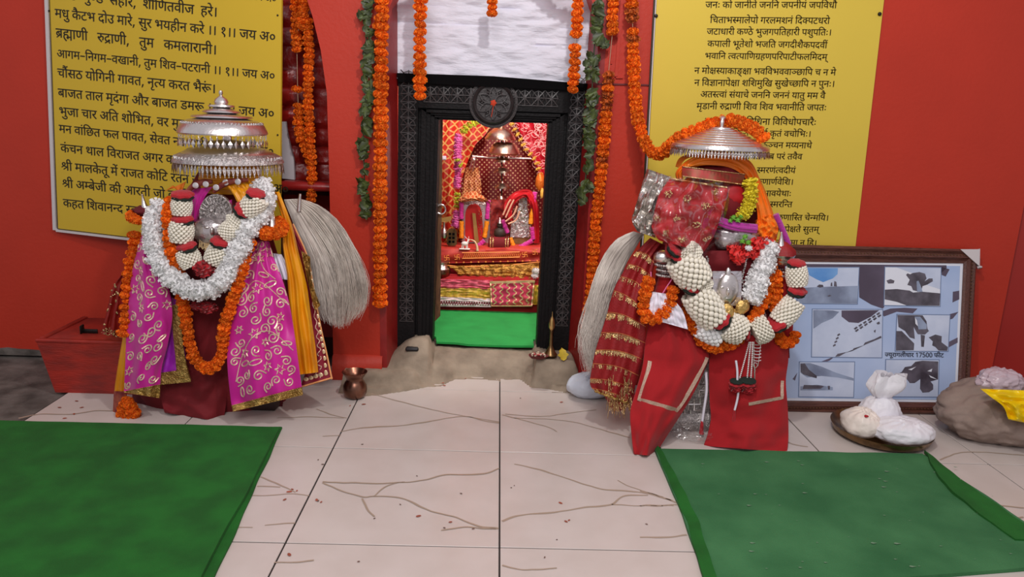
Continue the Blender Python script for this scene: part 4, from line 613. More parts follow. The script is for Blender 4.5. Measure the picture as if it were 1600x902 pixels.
LINES = [
 (2742,[104,0,0,104,190,0,107,509,0,104,784,0,104,974,0,32,1294,0,51,1664,0,9,2084,0,106,2466,0]),
 (6455,[30,0,0,197,317,0,37,550,0,50,1099,0,69,1398,0,197,1398,0,37,1632,0,60,2180,0,6,2518,0,61,2518,0,66,2784,0,52,2913,0,75,3118,0,799,3118,0,58,3512,0,79,3852,0,67,3981,0,39,4110,0,40,4472,0,57,4757,0,68,5035,0,32,5164,0,61,5796,0,52,6061,0,75,6266,0,104,6266,0]),
 (9116,[50,0,0,43,299,0,69,606,0,25,736,0,76,1007,0,35,1118,0,49,1370,0,42,1851,0,79,2111,0,13,2240,0,50,2644,0,66,2944,0,52,3073,0,75,3278,0,799,3278,0,60,3542,0,69,3880,0,52,3880,0,49,4214,0,51,4566,0,61,4856,0,68,5121,0,44,5250,0,25,5658,0,52,6039,0,75,6244,0,104,6374,0,104,6563,0,107,6882,0,104,7158,0,104,7348,0,32,7667,0,51,8038,0,9,8458,0,106,8840,0]),
 (6435,[276,0,0,576,286,0,66,686,0,39,815,0,68,1176,0,417,1696,0,271,1978,0,66,2238,0,39,2367,0,68,2728,0,799,2858,0,40,3382,0,69,3667,0,50,3667,0,25,4356,0,50,4737,0,54,5036,0,66,5375,0,52,5504,0,66,5709,0,44,5838,0,68,6116,0,104,6246,0]),
 (9928,[10,0,0,27,512,0,50,793,0,830,1092,0,67,1342,0,44,1472,0,27,1749,0,50,2030,0,830,2330,0,57,2580,0,26,2858,0,66,3266,0,44,3396,0,68,3674,0,799,3803,0,40,4067,0,69,4352,0,50,4352,0,67,4781,0,58,4910,0,57,5250,0,830,5528,0,46,5778,0,35,6062,0,52,6314,0,66,6519,0,44,6648,0,68,6926,0,104,7186,0,104,7375,0,107,7694,0,104,7970,0,104,8160,0,32,8479,0,51,8850,0,9,9270,0,106,9652,0]),
 (6620,[30,0,0,464,317,0,60,446,0,36,784,0,51,1207,0,79,1497,0,67,1626,0,27,1756,0,44,2038,0,68,2315,0,27,2574,0,66,2856,0,57,2986,0,40,3264,0,799,3548,0,44,3812,0,71,4090,0,198,4090,0,51,4264,0,25,4684,0,52,5066,0,40,5270,0,49,5685,0,76,6036,0,418,6036,0,6,6241,0,104,6430,0]),
 (9084,[48,0,0,66,286,0,32,415,0,40,786,0,40,1201,0,66,1486,0,54,1616,0,50,2084,0,71,2384,0,42,2384,0,6,2616,0,27,2644,0,66,2925,0,24,3184,0,52,3696,0,48,4030,0,66,4316,0,32,4446,0,40,4816,0,37,5232,0,50,5520,0,418,5819,0,104,6342,0,104,6532,0,107,6852,0,104,7127,0,104,7316,0,32,7636,0,51,8007,0,9,8427,0,106,8809,0]),
 (6580,[49,0,0,69,352,0,32,352,0,66,722,0,30,982,0,66,1299,0,52,1428,0,9,1763,0,67,2145,0,40,2274,0,58,2690,0,79,3030,0,67,3159,0,49,3288,0,40,3640,0,799,3925,0,57,4189,0,52,4467,0,50,4802,0,69,5100,0,271,5100,0,66,5360,0,43,5620,0,66,5928,0,52,6057,0,68,6262,0,104,6391,0]),
 (9480,[50,0,0,44,299,0,57,706,0,66,984,0,6,1114,0,67,1114,0,31,1244,0,40,1594,0,47,2009,0,54,2394,0,46,2864,0,66,3148,0,57,3277,0,40,3555,0,799,3840,0,60,4104,0,75,4442,0,57,4442,0,40,4720,0,44,5135,0,52,5412,0,830,5617,0,44,5867,0,66,6144,0,52,6274,0,68,6478,0,104,6738,0,104,6928,0,107,7247,0,104,7522,0,104,7712,0,32,8032,0,51,8402,0,9,8822,0,106,9204,0]),
 (6569,[25,0,0,6,270,0,30,381,0,44,698,0,41,1106,0,66,1426,0,54,1556,0,67,2025,0,57,2154,0,52,2432,0,66,2637,0,32,2766,0,40,3138,0,9,3552,0,27,3934,0,52,4216,0,25,4550,0,46,4932,0,70,5216,0,52,5216,0,48,5550,0,66,5836,0,40,5965,0,68,6250,0,104,6380,0]),
 (9636,[284,0,0,68,354,0,50,613,0,66,912,0,54,1042,0,25,1380,0,75,1651,0,40,1762,0,70,2046,0,50,2176,0,449,2476,0,52,2606,0,66,2810,0,32,2940,0,40,3310,0,25,3726,0,79,4106,0,67,4236,0,35,4366,0,52,4748,0,40,4952,0,44,5237,0,190,5644,0,51,5930,0,79,6220,0,67,6350,0,40,6480,0,104,6894,0,104,7084,0,107,7404,0,104,7679,0,104,7868,0,32,8188,0,51,8559,0,9,8979,0,106,9361,0]),
 (6994,[284,0,0,68,354,0,9,613,0,207,995,0,48,1170,0,75,1456,0,32,1456,0,68,1826,0,25,2086,0,68,2467,0,10,2726,0,52,3238,0,40,3442,0,68,3728,0,32,3987,0,79,4358,0,25,4618,0,79,4998,0,12,5128,0,44,5504,0,52,5781,0,27,6116,0,66,6397,0,57,6526,0,75,6804,0,104,6804,0]),
 (7044,[25,0,0,61,381,0,40,646,0,67,1062,0,58,1191,0,57,1531,0,66,1809,0,44,1938,0,202,2216,0,42,2395,0,215,2785,0,57,2980,0,66,3258,0,50,3387,0,68,3686,0,60,3946,0,69,4284,0,26,4284,0,60,4822,0,549,5160,0,67,5618,0,40,5748,0,46,6162,0,66,6446,0,57,6576,0,75,6854,0,104,6854,0]),
 (7044,[32,0,0,44,371,0,7,648,0,25,914,0,79,1296,0,32,1555,0,66,1926,0,44,2056,0,68,2333,0,40,2462,0,75,2748,0,32,2878,0,44,3248,0,67,3526,0,44,3656,0,32,4063,0,46,4434,0,44,4718,0,68,4996,0,51,5125,0,6,5415,0,32,5545,0,46,5916,0,67,6200,0,57,6330,0,43,6608,0,80,6915,0]),
 (6458,[67,0,0,30,130,0,40,446,0,66,732,0,49,861,0,215,1212,0,50,1407,0,66,1706,0,54,1836,0,75,2174,0,46,2174,0,79,2458,0,27,2718,0,52,3000,0,54,3204,0,50,3543,0,58,3842,0,44,4182,0,6,4460,0,67,4590,0,42,4719,0,183,4979,0,46,5280,0,35,5564,0,43,5816,0,52,6124,0,79,6328,0]),
 (6900,[32,0,0,35,371,0,66,623,0,43,752,0,66,1060,0,52,1190,0,68,1394,0,25,1654,0,197,2034,0,36,2268,0,75,2498,0,49,2690,0,69,3042,0,32,3042,0,27,3413,0,46,3694,0,67,3978,0,40,4108,0,61,4393,0,66,4658,0,52,4788,0,68,4992,0,46,5252,0,58,5536,0,69,5876,0,46,5876,0,67,6160,0,40,6290,0,7,6574,0,104,6710,0]),
 (6610,[25,0,0,46,381,0,66,665,0,54,794,0,68,1134,0,49,1393,0,70,1744,0,40,1744,0,75,2030,0,58,2030,0,79,2370,0,49,2629,0,32,2980,0,67,3352,0,40,3481,0,32,3896,0,27,4267,0,42,4548,0,68,4808,0,58,4938,0,76,5278,0,25,5278,0,46,5659,0,42,5943,0,57,6203,0,440,6481,0]),
 (6861,[49,0,0,57,352,0,66,630,0,67,759,0,44,888,0,198,1296,0,57,1470,0,198,1748,0,46,1923,0,66,2207,0,67,2336,0,39,2466,0,256,2828,0,61,3109,0,39,3374,0,46,3736,0,67,4020,0,52,4150,0,46,4354,0,66,4638,0,35,4768,0,68,5020,0,47,5149,0,54,5534,0,67,5874,0,50,6003,0,42,6302,0,50,6562,0,81,6861,0]),
 (7776,[44,0,0,50,408,0,79,706,0,179,836,0,215,1192,0,51,1386,0,66,1676,0,25,1806,0,66,2187,0,187,2316,0,179,2640,0,66,2996,0,49,3256,0,57,3607,0,67,3885,0,57,4014,0,49,4292,0,57,4644,0,57,4922,0,66,5200,0,192,5330,0,31,5600,0,66,5950,0,67,6080,0,46,6209,0,30,6623,0,44,7070,0,50,7478,0,75,7776,0]),
 (7616,[44,0,0,67,408,0,57,537,0,180,815,0,66,1136,0,44,1265,0,66,1542,0,46,1672,0,75,1956,0,179,1956,0,66,2312,0,58,2572,0,67,2912,0,58,3041,0,50,3381,0,69,3680,0,67,3680,0,26,3810,0,60,4348,0,69,4686,0,26,4686,0,75,5096,0,501,5096,0,66,5648,0,67,5778,0,46,5908,0,44,6322,0,46,6729,0,69,7013,0,44,7013,0,7,7290,0,104,7426,0]),
 (6860,[9,0,0,40,382,0,215,667,0,198,862,0,57,1036,0,66,1314,0,6,1444,0,60,1574,0,6,1912,0,51,1912,0,66,2202,0,30,2331,0,75,2648,0,32,2778,0,44,3149,0,67,3426,0,44,3556,0,32,3964,0,44,4334,0,44,4612,0,6,4890,0,51,5020,0,66,5310,0,40,5439,0,69,5724,0,50,5854,0,50,6153,0,57,6582,0,76,6860,0]),
 (7088,[50,0,0,71,299,0,37,299,0,66,588,0,44,717,0,68,994,0,417,1254,0,271,1536,0,66,1796,0,39,1925,0,68,2286,0,67,2546,0,58,2676,0,57,3016,0,67,3424,0,58,3553,0,57,3893,0,49,4301,0,57,4652,0,66,4930,0,44,5060,0,68,5338,0,67,5467,0,40,5596,0,32,6012,0,46,6382,0,40,6666,0,7,6952,0]),
 (5894,[44,0,0,66,278,0,52,407,0,66,612,0,67,741,0,43,870,0,40,1178,0,66,1463,0,67,1592,0,60,1722,0,67,2190,0,57,2320,0,67,2598,0,43,2727,0,44,3034,0,66,3312,0,67,3572,0,57,3701,0,67,3979,0,57,4108,0,43,4386,0,79,4694,0,46,4824,0,30,5108,0,66,5424,0,52,5554,0,76,5758,0,7,5758,0]),
 (5689,[67,0,0,25,130,0,6,400,0,417,640,0,179,922,0,67,1278,0,30,1408,0,202,1724,0,40,1904,0,44,2188,0,46,2466,0,52,2750,0,76,2954,0,44,2954,0,181,3232,0,25,3362,0,71,3632,0,40,3743,0,6,4028,0,57,4158,0,30,4436,0,79,4753,0,67,4882,0,49,5012,0,7,5364,0,104,5500,0]),
 (6007,[213,0,0,51,204,0,66,494,0,50,623,0,75,922,0,198,1052,0,57,1226,0,50,1504,0,75,1804,0,57,1804,0,51,2212,0,67,2502,0,42,2631,0,67,3021,0,25,3150,0,192,3532,0,30,3802,0,44,4118,0,50,4526,0,208,4825,0,51,4989,0,44,5279,0,66,5556,0,41,5686,0,75,6007,0]),
 (5124,[43,0,0,198,308,0,60,482,0,75,820,0,25,950,0,71,1220,0,46,1331,0,66,1615,0,50,1744,0,69,2044,0,67,2044,0,30,2173,0,40,2490,0,50,2775,0,207,3074,0,48,3249,0,46,3664,0,52,3948,0,6,4153,0,40,4283,0,57,4568,0,76,4846,0,57,4846,0]),
 (4612,[10,0,0,46,512,0,198,796,0,60,970,0,69,1308,0,50,1438,0,185,1737,0,44,1878,0,7,2155,0,215,2421,0,50,2616,0,52,2914,0,39,3119,0,6,3480,0,198,3480,0,57,3655,0,42,3933,0,68,4193,0,51,4322,0,6,4612,0]),
 (4397,[25,0,0,52,381,0,79,586,0,67,715,0,50,844,0,419,1274,0,27,1534,0,450,1815,0,25,1945,0,417,2326,0,39,2608,0,66,2969,0,39,3098,0,181,3460,0,57,3460,0,75,3738,0,67,3738,0,58,3868,0,104,4208,0]),
 (4354,[44,0,0,76,278,0,40,278,0,501,562,0,36,1116,0,198,1408,0,57,1582,0,6,1860,0,50,1990,0,50,2290,0,49,2718,0,66,3070,0,57,3200,0,51,3478,0,75,3768,0,41,3768,0,66,4088,0,7,4218,0]),
 (4518,[179,0,0,69,356,0,43,356,0,66,664,0,40,793,0,71,1078,0,59,1078,0,66,1367,0,40,1496,0,66,1782,0,181,1911,0,32,2041,0,44,2412,0,44,2690,0,440,2967,0,215,3226,0,50,3421,0,52,3720,0,67,3924,0,202,4054,0,40,4233,0]),
 (8798,[32,0,0,27,371,0,42,652,0,207,912,0,48,1088,0,67,1503,0,57,1632,0,67,1910,0,30,2040,0,269,2357,0,50,2633,0,269,2932,0,67,3338,0,25,3468,0,6,3738,0,46,3978,0,67,4262,0,52,4392,0,46,4596,0,70,4880,0,39,4880,0,66,5242,0,181,5372,0,25,5502,0,417,5882,0,39,6164,0,66,6526,0,67,6655,0,215,6784,0,40,6979,0,30,7394,0,75,7711,0,202,7711,0,50,7890,0,67,8189,0,51,8318,0,104,8608,0]),
 (7726,[9,0,0,46,382,0,52,666,0,66,870,0,43,1000,0,46,1308,0,52,1592,0,549,1796,0,52,2254,0,66,2458,0,46,2588,0,52,2872,0,6,3076,0,44,3206,0,67,3614,0,61,3743,0,50,4138,0,66,4438,0,40,4567,0,66,4852,0,60,5112,0,50,5450,0,69,5748,0,46,5748,0,75,6032,0,179,6032,0,40,6388,0,75,6674,0,60,6804,0,69,7142,0,40,7142,0,50,7426,0,81,7726,0]),
 (7787,[50,0,0,198,299,0,60,474,0,50,812,0,7,1110,0,46,1376,0,66,1660,0,40,1790,0,25,2075,0,68,2456,0,44,2716,0,66,2993,0,67,3122,0,215,3252,0,40,3446,0,46,3862,0,66,4146,0,46,4275,0,186,4559,0,44,4734,0,68,5012,0,198,5272,0,57,5446,0,198,5724,0,60,5898,0,50,6236,0,66,6536,0,44,6795,0,67,7202,0,61,7332,0,104,7598,0]),
 (4706,[190,0,0,51,286,0,70,576,0,52,576,0,66,780,0,27,910,0,54,1192,0,68,1530,0,43,1660,0,66,1968,0,52,2097,0,804,2432,0,810,2707,0,808,2982,0,803,3258,0,803,3534,0,47,3939,0,68,4324,0,35,4454,0]),
]
# ------------------------------------------------------------------ writing
_gm = {}
def glyph_mesh(k):
    if k in _gm: return _gm[k]
    cu = bpy.data.curves.new('g', 'CURVE'); cu.dimensions = '2D'; cu.fill_mode = 'BOTH'
    for c in GLYPHS[k]:
        sp = cu.splines.new('POLY'); n = len(c)//2; sp.points.add(n-1)
        for i in range(n): sp.points[i].co = (c[2*i], c[2*i+1], 0, 1)
        sp.use_cyclic_u = True
    o = bpy.data.objects.new('g', cu); me = o.to_mesh()
    r = ([tuple(v.co[:2]) for v in me.vertices], [tuple(p.vertices) for p in me.polygons])
    o.to_mesh_clear(); bpy.data.objects.remove(o); bpy.data.curves.remove(cu)
    _gm[k] = r; return r
def write(mb, line, A, B=None, scale=None, d=None, n=None, off=0.0008, bold=8, y0=0.0):
    # A: 3D start of the base line; B: end (or scale + direction); n: outward normal of the board
    W, G = line[0], line[1]
    if B is not None: e = (B-A)/W
    else: e = d.normalized()*scale
    up = e.cross(n); up = up.normalized()*e.length
    if up.z < 0: up = -up
    for i in range(0, len(G), 3):
        vs, fs = glyph_mesh(G[i])
        for bx_, by_ in (((0, 0),) if not bold else ((-bold, -bold*0.6), (bold, bold*0.6))):
            mb.add([A+e*(x+G[i+1]+bx_)+up*(y+G[i+2]+y0+by_)+n*off for x, y in vs], fs)
def board(name, corners, n, mat, th, label, cat, edge=None):
    t = thing(name, sum(corners, Vector())/4, label, cat)
    mb = MB(); mb.slab(corners, -n*th); mb.build('panel', mat, t, False)
    return t
# left board
A, B, C = aty(88, 360, 3.315), aty(437, 398, 3.125), aty(73, 0, 3.315)
nL = (B-A).cross(C-A).normalized(); nL = nL if nL.y < 0 else -nL
PL = lambda x, y: atplane(x, y, A, nL)
tL = board('sign_board', [PL(74, -60), PL(440, -20), PL(437, 400), PL(91, 359)], nL, m_ysignL, 0.012, 'golden yellow board of large black Hindi verse lines, hung askew on the left wall', 'sign')
eb = MB()
for a, b in (((87, 360), (437, 402)), ((71, -60), (86, 360))):
    p, q = PL(*a), PL(*b); s = (q-p).cross(nL).normalized()*0.004
    eb.slab([p-s*1, p+s*3.0, q+s*3.0, q-s*1] if a == (71, -60) else [p-s*2.4, p+s*1.6, q+s*1.6, q-s*2.4], -nL*0.02+Vector((0, 0, 0)))
e2 = MB(); p, q = PL(89, 357), PL(437, 398)
eb.build('edge_strip', m_edge, tL, False)
ln = MB()
for a, b in (((90, 357.5), (437, 399)), ((75.5, -60), (90, 358))):
    p, q = PL(*a), PL(*b); s = (q-p).cross(nL).normalized()*0.0014; o = nL*0.0008
    ln.slab([p-s+o, p+s+o, q+s+o, q-s+o], -nL*0.0005)
ln.build('border_line', m_ink, tL, False)
tx = MB()
lft = [(0, (357, -6), (432, 4)), (1, (88, -3), (340, 26.5)), (2, (86, 27), (431, 65.5)), (3, (87.5, 58), (339, 85.5)), (4, (89, 89.5), (430, 125.5)), (5, (90, 120), (337.5, 146)),
       (6, (91, 151), (429, 185)), (7, (92.5, 180), None), (8, (92.5, 207), (428, 244)), (9, (95, 237.5), None), (10, (96, 265.5), None), (11, (97.5, 292.5), None), (12, (99, 323), None)]
scl = (PL(337.5, 146)-PL(90, 120)).length/LINES[5][0]
for i, a, b in lft:
    tx = MB()
    if b: write(tx, LINES[i], PL(*a), PL(*b), n=nL)
    else: write(tx, LINES[i], PL(*a), None, scl*1.0, PL(a[0]+100, a[1]+10.6)-PL(*a), nL)
    tx.build('lettering', m_ink, tL, False, recalc=False)
for px, py in ((77, 17), (434, 24), (434, 211)):
    m = MB(); m.lathe([(0, 0), (0.004, 0.001), (0.003, 0.004), (0, 0.005)], PL(px, py), 10, axis=nL, caps=False); m.build('nail', m_iron, tL)
# right board
nR = Vector((0, -1, 0)); PR = lambda x, y: aty(x, y, 3.136)
tR = board('sign_board', [PR(1028.5, -40), PR(1386, -40), PR(1335, 400), PR(1005, 400)], nR, m_ysign, 0.012, 'pale yellow board of small centred Sanskrit lines on the right wall, behind the framed picture', 'sign')
eb = MB(); p, q = aty(1026.5, -40, 3.134), aty(1002.5, 400, 3.134); s = Vector((0.004, 0, 0)); eb.slab([p, p+s, q+s, q], (0, 0.014, 0)); eb.build('edge_strip', m_edge, tR, False)
ln = MB(); p, q = PR(1023.5, -40), PR(999.5, 400); s = Vector((0.006, 0, 0)); ln.slab([p+s*0.1, p+s, q+s, q+s*0.1], (0, 0.01, 0)); ln.build('shade_strip', m_ink, tR, False)  # dark solid strip stands in for the shade along the board's left edge
rgt = [((1102, 12.5), (1307, 13)), ((1109, 36), (1296, 37.5)), ((1104, 54), (1299, 55.5)), ((1105, 73), (1292, 75.5)), ((1101, 92), (1292, 94)), ((1084.5, 115), (1305.5, 118)), ((1084.5, 134), (1304, 136)),
       ((1094, 152), (1289, 154.5)), ((1088, 170.5), (1291, 173)), ((1101, 194), (1275, 196))]
ends = [(1267, 214), (1268, 232), (1253, 249.5), (1242.5, 271), (1239.5, 289), (1236, 307), (1237.5, 324), (1294.5, 345), (1279, 363), (1276, 384)]
m_ink2 = M('brown_sign_ink', (84, 68, 14), 0.5)
for k, (a, b) in enumerate(rgt):
    tx = MB(); write(tx, LINES[13+k], PR(*a), PR(*b), n=nR); tx.build('lettering', m_ink2, tR, False, recalc=False)
scr = (PR(1291, 173)-PR(1088, 170.5)).length/LINES[21][0]*0.98
for k, e in enumerate(ends):
    b = PR(*e); d = (PR(e[0], e[1])-PR(e[0]-150, e[1]-1.5)).normalized(); Wd = LINES[23+k][0]*scr
    tx = MB(); write(tx, LINES[23+k], b-d*Wd, b, n=nR); tx.build('lettering', m_ink2, tR, False, recalc=False)
for px, py in ((1025, 25), (1374, 22)):
    m = MB(); m.lathe([(0, 0), (0.008, 0.002), (0.006, 0.008), (0, 0.010)], PR(px, py), 10, axis=nR, caps=False); m.build('nail', m_iron, tR)

# ------------------------------------------------------------------ framed picture leaning on the wall
F0 = atz(1500, 647, 0.0); P0 = Vector((0, F0.y, 0)); top = aty(1500, 392, 3.125)
dn = Vector((0, top.y-F0.y, top.z)); nF = Vector((1, 0, 0)).cross(dn).normalized(); nF = nF if nF.y < 0 else -nF
PF = lambda x, y, d=0.0: atplane(x, y, Vector((1.9, F0.y, 0.0))+nF*d, nF)
fr = thing('framed_picture', F0, 'brown framed collage of snowy mountain photographs leaning on the right wall', 'picture')
oc = [(1196, 382), (1522, 391), (1508, 647), (1197, 645)]; ic = [(1218, 409), (1504, 412), (1494, 629), (1216, 626)]
fm = MB(); prof = [(0.0, 0.0), (0.0, 0.020), (0.18, 0.028), (0.34, 0.018), (0.46, 0.022), (0.62, 0.026), (0.80, 0.012), (1.0, 0.008), (1.0, -0.002)]
R = []
for t, h in prof: R.append([PF(oc[k][0]*(1-t)+ic[k][0]*t, oc[k][1]*(1-t)+ic[k][1]*t)+nF*h for k in range(4)])
fm.rings(R, False); fb = [PF(*c)-nF*0.012 for c in oc]; fm.slab(fb, nF*0.012)
fm.build('frame', m_wood, fr, False)
bd = MB()
for k in range(4):
    a, b = oc[k], oc[(k+1) % 4]; c, d = ic[k], ic[(k+1) % 4]; N_ = 46 if k % 2 else 60
    for i in range(N_):
        f = (i+0.5)/N_; x = (a[0]*(1-f)+b[0]*f)*0.55+(c[0]*(1-f)+d[0]*f)*0.45; y = (a[1]*(1-f)+b[1]*f)*0.55+(c[1]*(1-f)+d[1]*f)*0.45
        bd.ell(PF(x, y)+nF*0.024, 0.0034, 5, 3)
bd.build('beading', M('bronze_beading', (118, 84, 58), 0.4, 0.5), fr)
def flat(pts, name, mat, off, parent=fr, sc=True):
    q = [((1200+x/4, 370+y/4) if sc else (x, y)) for x, y in pts]
    m = MB(); P = [PF(x, y)+nF*(0.006+off) for x, y in q]
    return P
def flatm(mb, pts, off): P = flat(pts, None, None, off); mb.slab(P, -nF*0.00025)
m_pw = M('print_white', (226, 230, 240), 0.25, coat=0.3); m_pb = M('print_pale_blue', (160, 182, 220), 0.25, rgb2=(180, 198, 230), vscale=3, coat=0.3)
m_pd = M('print_dark_rock', (60, 54, 64), 0.25, rgb2=(98, 92, 104), vscale=16, coat=0.3); m_pk = M('print_purple_sky', (72, 60, 78), 0.25, rgb2=(96, 84, 104), vscale=4, coat=0.3)
m_ps = M('print_sky_blue', (70, 134, 205), 0.25, rgb2=(120, 168, 220), vscale=5, coat=0.3); m_pn = M('print_snow', (206, 216, 236), 0.25, rgb2=(186, 198, 222), vscale=8, coat=0.3)
m_pg = M('print_grey_slope', (150, 164, 190), 0.25, rgb2=(112, 122, 146), vscale=12, coat=0.3)
b = MB(); b.slab([PF(*c)+nF*0.004 for c in ic], -nF*0.003); b.build('mount_border', m_pw, fr, False)
b = MB(); b.slab([PF(x, y)+nF*0.0055 for x, y in ((1224, 413), (1499, 416), (1490, 625), (1222, 622))], -nF*0.0005); b.build('printed_sheet', m_pb, fr, False)
dk = MB()
for p in ([(110,170),(1110,180),(1112,196),(1076,230),(728,196),(722,440),(712,450),(640,425),(566,380),(562,196),(110,186)], [(1080,190),(1130,205),(1105,250),(1080,240)], [(1150,345),(1190,338),(1190,392),(1148,412)], [(1130,485),(1185,470),(1150,512),(1130,520)], [(1120,660),(1180,630),(1180,662),(1125,692)],
          [(700,470),(760,450),(850,445),(930,450),(900,480),(800,470),(720,500)], [(640,888),(690,860),(735,830),(735,912),(690,900)], [(330,780),(420,745),(380,775),(340,790)], [(150,890),(180,850),(165,900)]): flatm(dk, p, 0.0)
dk.build('printed_background', m_pk, fr, False)
def photo(rect, parts, label=None):
    e = 5; x0, y0 = rect[0]; (x1, y1), (x2, y2), (x3, y3) = rect[1:]
    b = MB(); flatm(b, [(x0-e, y0-e), (x1+e, y1-e), (x2+e, y2+e), (x3-e, y3+e)], 0.0004)
    r = b.build('print', M('print_slate_border', (104, 124, 160), 0.3, coat=0.3), fr, False)
    if label: r['label'] = label
    for k, (mat, polys) in enumerate(parts):
        m = MB()
        for p in polys: flatm(m, p, 0.0008+0.0004*k)
        m.build('print_area', mat, r, False)
photo([(180,195),(563,195),(552,420),(180,416)], [(m_pn, [[(180,195),(563,195),(552,420),(180,416)]]), (m_ps, [[(200,196),(432,198),(430,235),(400,262),(340,285),(300,268),(250,240),(205,240)]]), (m_pg, [[(180,322),(300,316),(430,312),(555,308),(552,418),(180,415)]]),
  (m_pd, [[(300,312),(315,300),(338,302),(342,314),(320,320)], [(386,310),(388,290),(396,286),(398,310)], [(406,310),(410,278),(422,284),(426,312)], [(364,372),(380,364),(392,370),(376,376)]])], 'sky and snow photograph')
photo([(728,192),(1074,196),(1068,434),(722,428)], [(m_pw, [[(728,192),(1074,196),(1068,434),(722,428)]]), (m_pn, [[(800,194),(1074,196),(1070,330),(980,300),(900,230)]]), (m_pd, [[(725,332),(800,328),(880,338),(900,350),(960,345),(1070,355),(1066,432),(860,430),(800,408),(724,392)], [(880,270),(870,258),(857,240),(866,230),(882,236),(900,228),(940,222),(975,232),(985,262),(972,280),(1000,262),(1022,262),(1024,280),(990,300),(960,310),(950,345),(920,340),(900,335),(890,310),(865,302)], [(735,275),(760,266),(785,276),(780,292),(745,294)]]),
  (m_pg, [[(922,280),(934,276),(945,300),(960,345),(925,345)]])], 'dark rock statue photograph')
photo([(275,455),(710,458),(705,755),(270,750)], [(m_pn, [[(275,455),(710,458),(705,755),(270,750)]]), (m_pk, [[(455,462),(690,460),(640,500),(560,540),(500,535),(455,500)]]), (m_pg, [[(280,575),(330,540),(400,510),(440,470),(400,462),(300,458),(278,460)]]),
  (m_pd, [[(415,750),(430,732),(520,715),(530,698),(590,680),(600,662),(660,640),(700,620),(704,632),(650,655),(600,676),(540,705),(480,725),(440,748)]]+[[(530+i*28+j*7, 575-i*18+j*14), (548+i*28+j*7, 562-i*18+j*14), (556+i*28+j*7, 568-i*18+j*14), (540+i*28+j*7, 582-i*18+j*14)] for i in range(6) for j in range(2)]+[[(400+i*9, 680-i*22), (414+i*9, 670-i*22), (420+i*9, 678-i*22), (404+i*9, 688-i*22)] for i in range(4)]+[[(672,540),(690,530),(694,545),(680,550)],[(655,590),(668,580),(664,602)]])], 'snow slope photograph')
photo([(803,488),(1130,492),(1118,715),(792,714)], [(m_pn, [[(803,488),(1130,492),(1118,715),(792,714)]]), (m_pd, [[(803,490),(960,492),(985,530),(990,575),(1000,590),(975,612),(930,610),(918,590),(905,565),(912,640),(880,630),(850,590),(810,565)], [(796,590),(830,590),(880,640),(908,668),(905,710),(794,712)], [(948,612),(975,618),(968,690),(952,688)], [(998,630),(1040,612),(1080,622),(1078,660),(1118,690),(1114,714),(1060,712),(1040,690),(1020,680),(1024,655)]]), (m_pg, [[(910,500),(945,500),(985,550),(985,578),(935,580),(925,540)]]), (m_pw, [[(912,505),(925,525),(930,560),(915,545)]])], 'rock shrine photograph')
photo([(195,785),(535,785),(528,1002),(190,998)], [(m_pn, [[(195,785),(535,785),(528,1002),(190,998)]]), (m_pg, [[(198,790),(260,790),(330,812),(420,850),(530,885),(530,900),(430,880),(330,870),(240,880),(198,850)], [(198,935),(300,925),(400,940),(400,960),(198,960)]]), (m_pd, [[(198,795),(225,792),(250,830),(275,850),(300,870),(300,885),(250,872),(215,860),(200,845)], [(212,952),(220,926),(330,930),(345,935),(325,950)], [(368,932),(382,932),(382,955),(370,955)]])], 'misty valley photograph')
photo([(733,770),(1062,772),(1056,1000),(728,998)], [(m_pn, [[(733,770),(1062,772),(1056,1000),(728,998)]]), (m_pd, [[(830,845),(850,815),(890,808),(915,782),(960,775),(1058,780),(1056,892),(1010,905),(1026,925),(1026,955),(1000,972),(960,975),(944,950),(946,890),(910,915),(880,915),(858,885),(830,880),(810,870),(795,900),(800,925),(745,920),(765,900),(790,866)], [(738,925),(800,925),(812,940),(790,960)]]), (m_pw, [[(990,840),(1020,825),(1015,845)], [(870,830),(900,820),(920,812),(890,835)], [(1000,925-60),(1030,880),(1050,892),(1010,880)]])], 'boulder photograph')
tx = MB(); write(tx, LINES[33], PF(1381.5, 557.5)+nF*0.0072, PF(1473, 558.5)+nF*0.0072, n=nF, off=0.0006); tx.build('lettering', M('print_ink', (34, 34, 48), 0.4), fr, False, recalc=False)
cc = MB(); cc.slab([PF(1494, 391)+nF*0.030, PF(1524, 391)+nF*0.030, PF(1523, 417)+nF*0.030], -nF*0.003); cc.slab([PF(1524, 390)+nF*0.030, PF(1523.6, 417)+nF*0.030, PF(1524, 417)-nF*0.01, PF(1524.5, 390)-nF*0.01], (0.001, 0, 0))
cc.build('corner_guard', m_edge, fr, False)
hk = MB(); hk.lathe([(0, 0), (0.010, 0), (0.010, 0.012), (0.006, 0.02), (0, 0.02)], PF(1526, 418), 10, axis=(1, -0.3, 0.2)); hk.build('hanging_clip', m_silver, fr)

